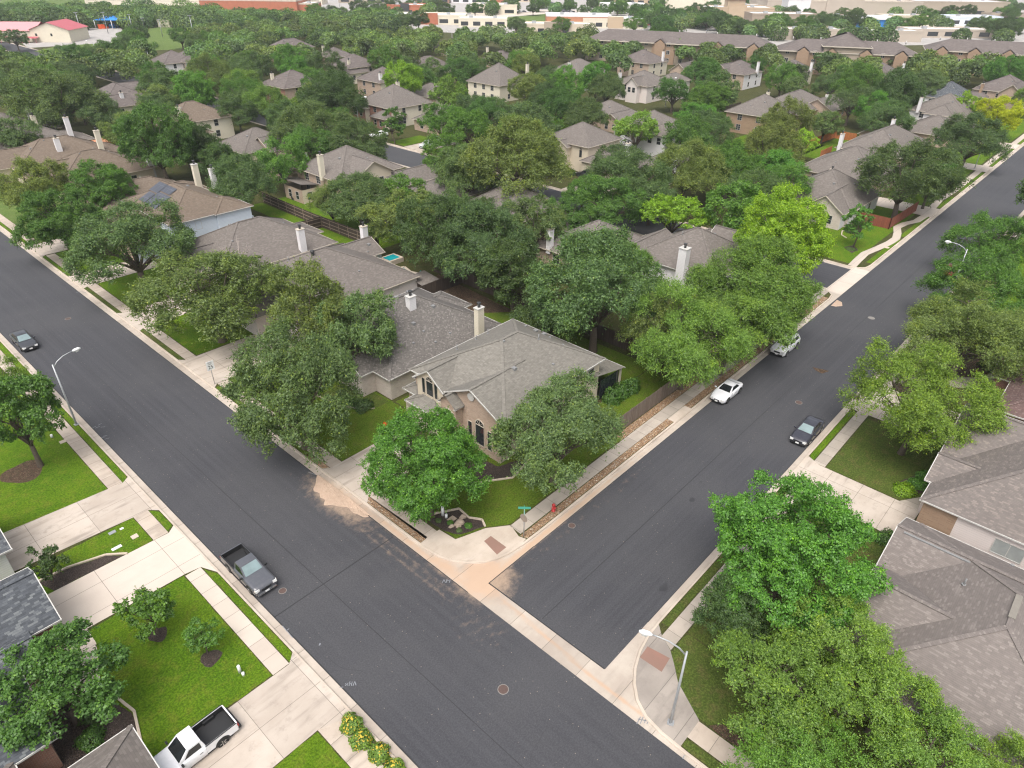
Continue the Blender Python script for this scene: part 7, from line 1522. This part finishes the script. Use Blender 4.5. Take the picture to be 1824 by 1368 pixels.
for px, py, sx, sy, lab, mt in ((200, 949, .55, .35, 'green-grey meter lid on the lawn strip between the driveways', 'metal'), (217, 942, .28, .2, 'small white lid nearest the sidewalk on the lawn strip', 'white'), (240, 956, .5, .5, 'square cream lid on the lawn strip', 'stone'), (208, 976, .75, .3, 'long white lid on the lawn strip', 'white'), (112, 787, .55, .5, 'pale lid beside the sidewalk under the dark green tree', 'stone'), (752, 913, .5, .7, 'pale paver at the sidewalk in front of the corner tree', 'stone'), (805, 925, .7, .55, 'brown stone slab in the corner bed', 'boulder'), (1580, 441, .8, .6, 'pale lid on the curved verge', 'stone'), (558, 413, .9, .7, 'small brown mat on the fenced lawn', 'boulder')):
    p = G(px, py, .13); b = MB(); b.box(-sx/2, sx/2, -sy/2, sy/2, 0, .05); tag(b.build('utility_cover', mt, None, (0, 0, 0), (p.x, p.y, .128)), lab, 'lid')
for px, py, h_, r_, lab in ((428, 1198, .75, .11, 'taller white utility pipe on the lower left lawn'), (434, 1203, .3, .1, 'short white utility pipe beside the taller one'), (789, 918, 1.0, .13, 'tall white utility post in the corner bed'), (795, 922, .4, .12, 'short pale utility post in the corner bed'), (93, 779, .35, .12, 'white utility stub under the dark green tree')):
    p = G(px, py, .13); b = MB(); b.tube([(0, 0, 0), (0, 0, h_*.92), (0, 0, h_)], [r_, r_, r_*.6], 10); tag(b.build('utility_post', 'white', None, (0, 0, 0), (p.x, p.y, .128)), lab, 'utility post')
# orange flower pots at the corner house
for x, y, lab in ((35.0, 40.4, 'orange flowers in the arched porch'), (33.0, 47.0, 'orange flowers at the garage corner'), (34.6, 39.0, 'orange flowers left of the brick front window')):
    t = thing('flower_pot', lab, 'flower pot', (x, y, .13)); b = MB(); b.tube([(0, 0, 0), (0, 0, .4)], [.18, .26], 10); b.build('pot', 'tile', t); o = link('blooms', SH[2], t, (0, 0, .35)); o.scale = (.4, .4, .45); o.color = (.75, .15, .02, 1)

# ---------------------------------------------------------------- fences, pool and garden things
def fence(pts, mat, label, h=1.9, rail=False):
    t = thing('wooden_fence', label, 'fence', (*pts[0], .12)); o = (*pts[0], .12)
    for a, b in zip(pts[:-1], pts[1:]):
        a, b = Vector((*a, 0)), Vector((*b, 0)); d = (b-a); L = d.length; d /= L; n = Vector((-d.y, d.x, 0)); mb = MB(); w = .14; k = max(1, int(L/w))
        for sg in (-1, 1):
            q = [a+n*.012*sg+Vector((0, 0, .13)), b+n*.012*sg+Vector((0, 0, .13)), b+n*.012*sg+Vector((0, 0, .13+h)), a+n*.012*sg+Vector((0, 0, .13+h))]; mb.face(q if sg < 0 else q[::-1], 0, [(0, 0), (L, 0), (L, h), (0, h)])
        mb.face([a+n*.012+Vector((0, 0, .13+h)), a-n*.012+Vector((0, 0, .13+h)), b-n*.012+Vector((0, 0, .13+h)), b+n*.012+Vector((0, 0, .13+h))])
        mb.build('boards', mat, t, o)
        m_ = max(2, int(L/2.4)+1)
        for i in range(m_):
            p = a+d*(L*i/(m_-1)); q = MB(); q.box(p.x-.05, p.x+.05, p.y-.05, p.y+.05, .12, .13+h+.06); q.build('post', 'fence_rail' if rail else mat, t, o)
        if rail:
            for sg in (-1, 1):
                for z in (.5, 1.1, 1.75): r_ = MB(); r_.bar(a+n*.04*sg+Vector((0, 0, z)), b+n*.04*sg+Vector((0, 0, z)), .05, .09); r_.build('rail', 'fence_rail', t, o)
    return t
fence([(47.9, 34.2), (47.9, 29.4), (61, 29.38), (82, 29.38)], 'fence', 'weathered grey fence along the river rock by the second street')
fence([(63, 29.4), (63, 66.5), (63, 73)], 'fence_dark', 'dark fence at the back of the corner-house garden'); fence([(55.5, 67.2), (63, 67.0)], 'fence_dark', 'dark fence between the mottled roof and the pool garden')
fence([(63.0, 86.5), (62.6, 104.3), (62.9, 121)], 'fence_dark', 'long dark rear fence with pale rails behind the fenced lawns', 1.9, True); fence([(57.2, 101.6), (62.5, 101.4)], 'fence_dark', 'short dark cross fence with pale rails between two lawns', 1.9, True); fence([(57, 86.5), (63, 86.3)], 'fence_dark', 'dark fence beside the long roof at the near lawn')
fence([(170.5, 64.5), (194.7, 63.6), (194.7, 58.2)], 'fence_orange', 'bright orange cedar fence around the small lime tree'); fence([(170.3, 57.7), (177, 57.7)], 'fence_orange', 'short orange fence panel behind the brick house')
fence([(131.2, 36.5), (130.9, 29.7), (145, 29.3)], 'fence_red', 'reddish stained fence on the curved lawn along the second street')
fence([(182, 100.5), (214, 100)], 'fence_dark', 'dark fence above the small bright back lawn in the distance'); fence([(182, 90), (200, 89)], 'fence_dark', 'dark fence below the small bright back lawn'); fence([(195, 222), (200, 228)], 'fence_orange', 'bit of brown fence among far trees')
fence([(147.5, 81), (146, 70), (160, 69)], 'fence_dark', 'dark reddish fence below the tan brick house')
t = thing('swimming_pool', 'turquoise swimming pool partly under the huge dark oak', 'swimming pool', (59.4, 74, .13)); sh_ = [(-1.6, -3.4), (1.2, -3.8), (1.8, -1), (1.0, 1.5), (1.6, 3.6), (-1, 4.2), (-1.8, 1)]
b = MB(); b.face([(x, y, .03) for x, y in sh_]); b.build('water', 'pool', t); b = MB()
for a, c in zip(sh_, sh_[1:]+sh_[:1]): b.bar((*a, .05), (*c, .05), .4, .08)
b.build('coping', 'stone', t)
t = thing('hot_tub', 'small square tiled spa beside the pool', 'spa', (61.0, 80.6, .13)); b = MB(); b.box(-1.4, 1.4, -1.2, 1.2, 0, .7); b.build('shell', 'stone', t); b = MB(); b.box(-1.0, 1.0, -.85, .85, .701, .73); b.build('water', 'pool', t)
p = G(739, 498, .9); t = thing('play_tent', 'teal covered play tent beside the brown shed, at the corner of the broad brown roof', 'tent', (57.9, 70.6, .13), .5); b = MB(); b.face([(-1.2, -.9, .1), (1.2, -.9, .1), (1.0, 0, 2.1), (-1.0, 0, 2.1)]); b.face([(1.2, .9, .1), (-1.2, .9, .1), (-1.0, 0, 2.1), (1.0, 0, 2.1)]); b.face([(-1.2, .9, .1), (-1.2, -.9, .1), (-1.0, 0, 2.1)]); b.face([(1.2, -.9, .1), (1.2, .9, .1), (1.0, 0, 2.1)]); b.build('cover', 'teal', t); b = MB(); b.box(-1.5, 1.5, -1.3, 1.3, 0, .09); b.build('floor_mat', 'pool', t)
t = thing('garden_shed', 'low brown-roofed shed next to the pool fence', 'shed', (57.2, 68.8, .13)); b = MB(); b.box(-1.3, 1.3, -1.3, 1.3, 0, 1.9); b.build('wall', 'fence_dark', t); b = MB(); b.face([(-1.6, -1.6, 1.9), (1.6, -1.6, 1.9), (1.6, 1.6, 2.3), (-1.6, 1.6, 2.3)]); b.build('roof', 'roof_brown', t)
t = thing('awning_shelter', 'small orange-brown awning roof behind the tan roofs', 'awning', (*tuple(G(165, 260, 2.6))[:2], .13), .2); b = MB(); b.face([(-4, -2.5, 2.6), (4, -2.5, 2.6), (4, 2.5, 3.1), (-4, 2.5, 3.1)]); b.build('awning_cloth', 'tile', t); b = MB(); [b.box(x-.06, x+.06, y-.06, y+.06, 0, 2.6) for x in (-3.8, 3.8) for y in (-2.3, 2.3)]; b.build('awning_frame', 'fence_rail', t)
c = G(404, 113, 1.5)
t = thing('patio_umbrella', 'closed teal parasol by the patio roof', 'parasol', (*tuple(G(551, 362, 0))[:2], .13)); b = MB(); b.tube([(0, 0, 0), (0, 0, 2.3)], .03, 6); b.build('pole', 'metal', t); b = MB(); b.tube([(0, 0, .8), (0, 0, 1.4), (0, 0, 2.3)], [.26, .2, .04], 8); b.build('canopy', 'teal', t)
t = thing('patio_sofa', 'dark outdoor sofa under the patio roof of the cream house', 'sofa', (*tuple(G(527, 352, .3))[:2], .13), .6); b = MB(); b.box(-1.1, 1.1, -.4, .4, 0, .42); b.build('seat', 'flue', t); b = MB(); b.box(-1.1, 1.1, .25, .45, .42, .85); b.build('backrest', 'flue', t)
t = thing('skylight_roof', 'small glazed pyramid roof behind the pale blue house', 'canopy', (*tuple(G(425, 385, 2.4))[:2], .13)); b = MB(); [b.face(f) for f in ([(-1.8, -1.8, 2.3), (1.8, -1.8, 2.3), (0, 0, 3.2)], [(1.8, -1.8, 2.3), (1.8, 1.8, 2.3), (0, 0, 3.2)], [(1.8, 1.8, 2.3), (-1.8, 1.8, 2.3), (0, 0, 3.2)], [(-1.8, 1.8, 2.3), (-1.8, -1.8, 2.3), (0, 0, 3.2)])]; b.build('roof', 'siding_blue', t); b = MB(); [b.box(x-.06, x+.06, y-.06, y+.06, 0, 2.3) for x in (-1.7, 1.7) for y in (-1.7, 1.7)]; b.build('post', 'white', t)
# ---------------------------------------------------------------- haze: a closed box of thin even air
HAZE = 0.00018
if HAZE > 0:
    b = MB(); b.box(-2510, 3510, -2510, 3510, -1.4, 46.0)
    hz = b.build('haze', ['trim']); hz['kind'] = 'stuff'
    hm = bpy.data.materials.new('haze_air'); hm.use_nodes = True; nt = hm.node_tree; nt.nodes.clear()
    ho = nt.nodes.new('ShaderNodeOutputMaterial'); pv = nt.nodes.new('ShaderNodeVolumePrincipled')
    pv.inputs['Color'].default_value = (.93, .97, 1.0, 1); pv.inputs['Density'].default_value = HAZE; pv.inputs['Anisotropy'].default_value = .2
    nt.links.new(pv.outputs[0], ho.inputs['Volume']); hz.data.materials.clear(); hz.data.materials.append(hm)
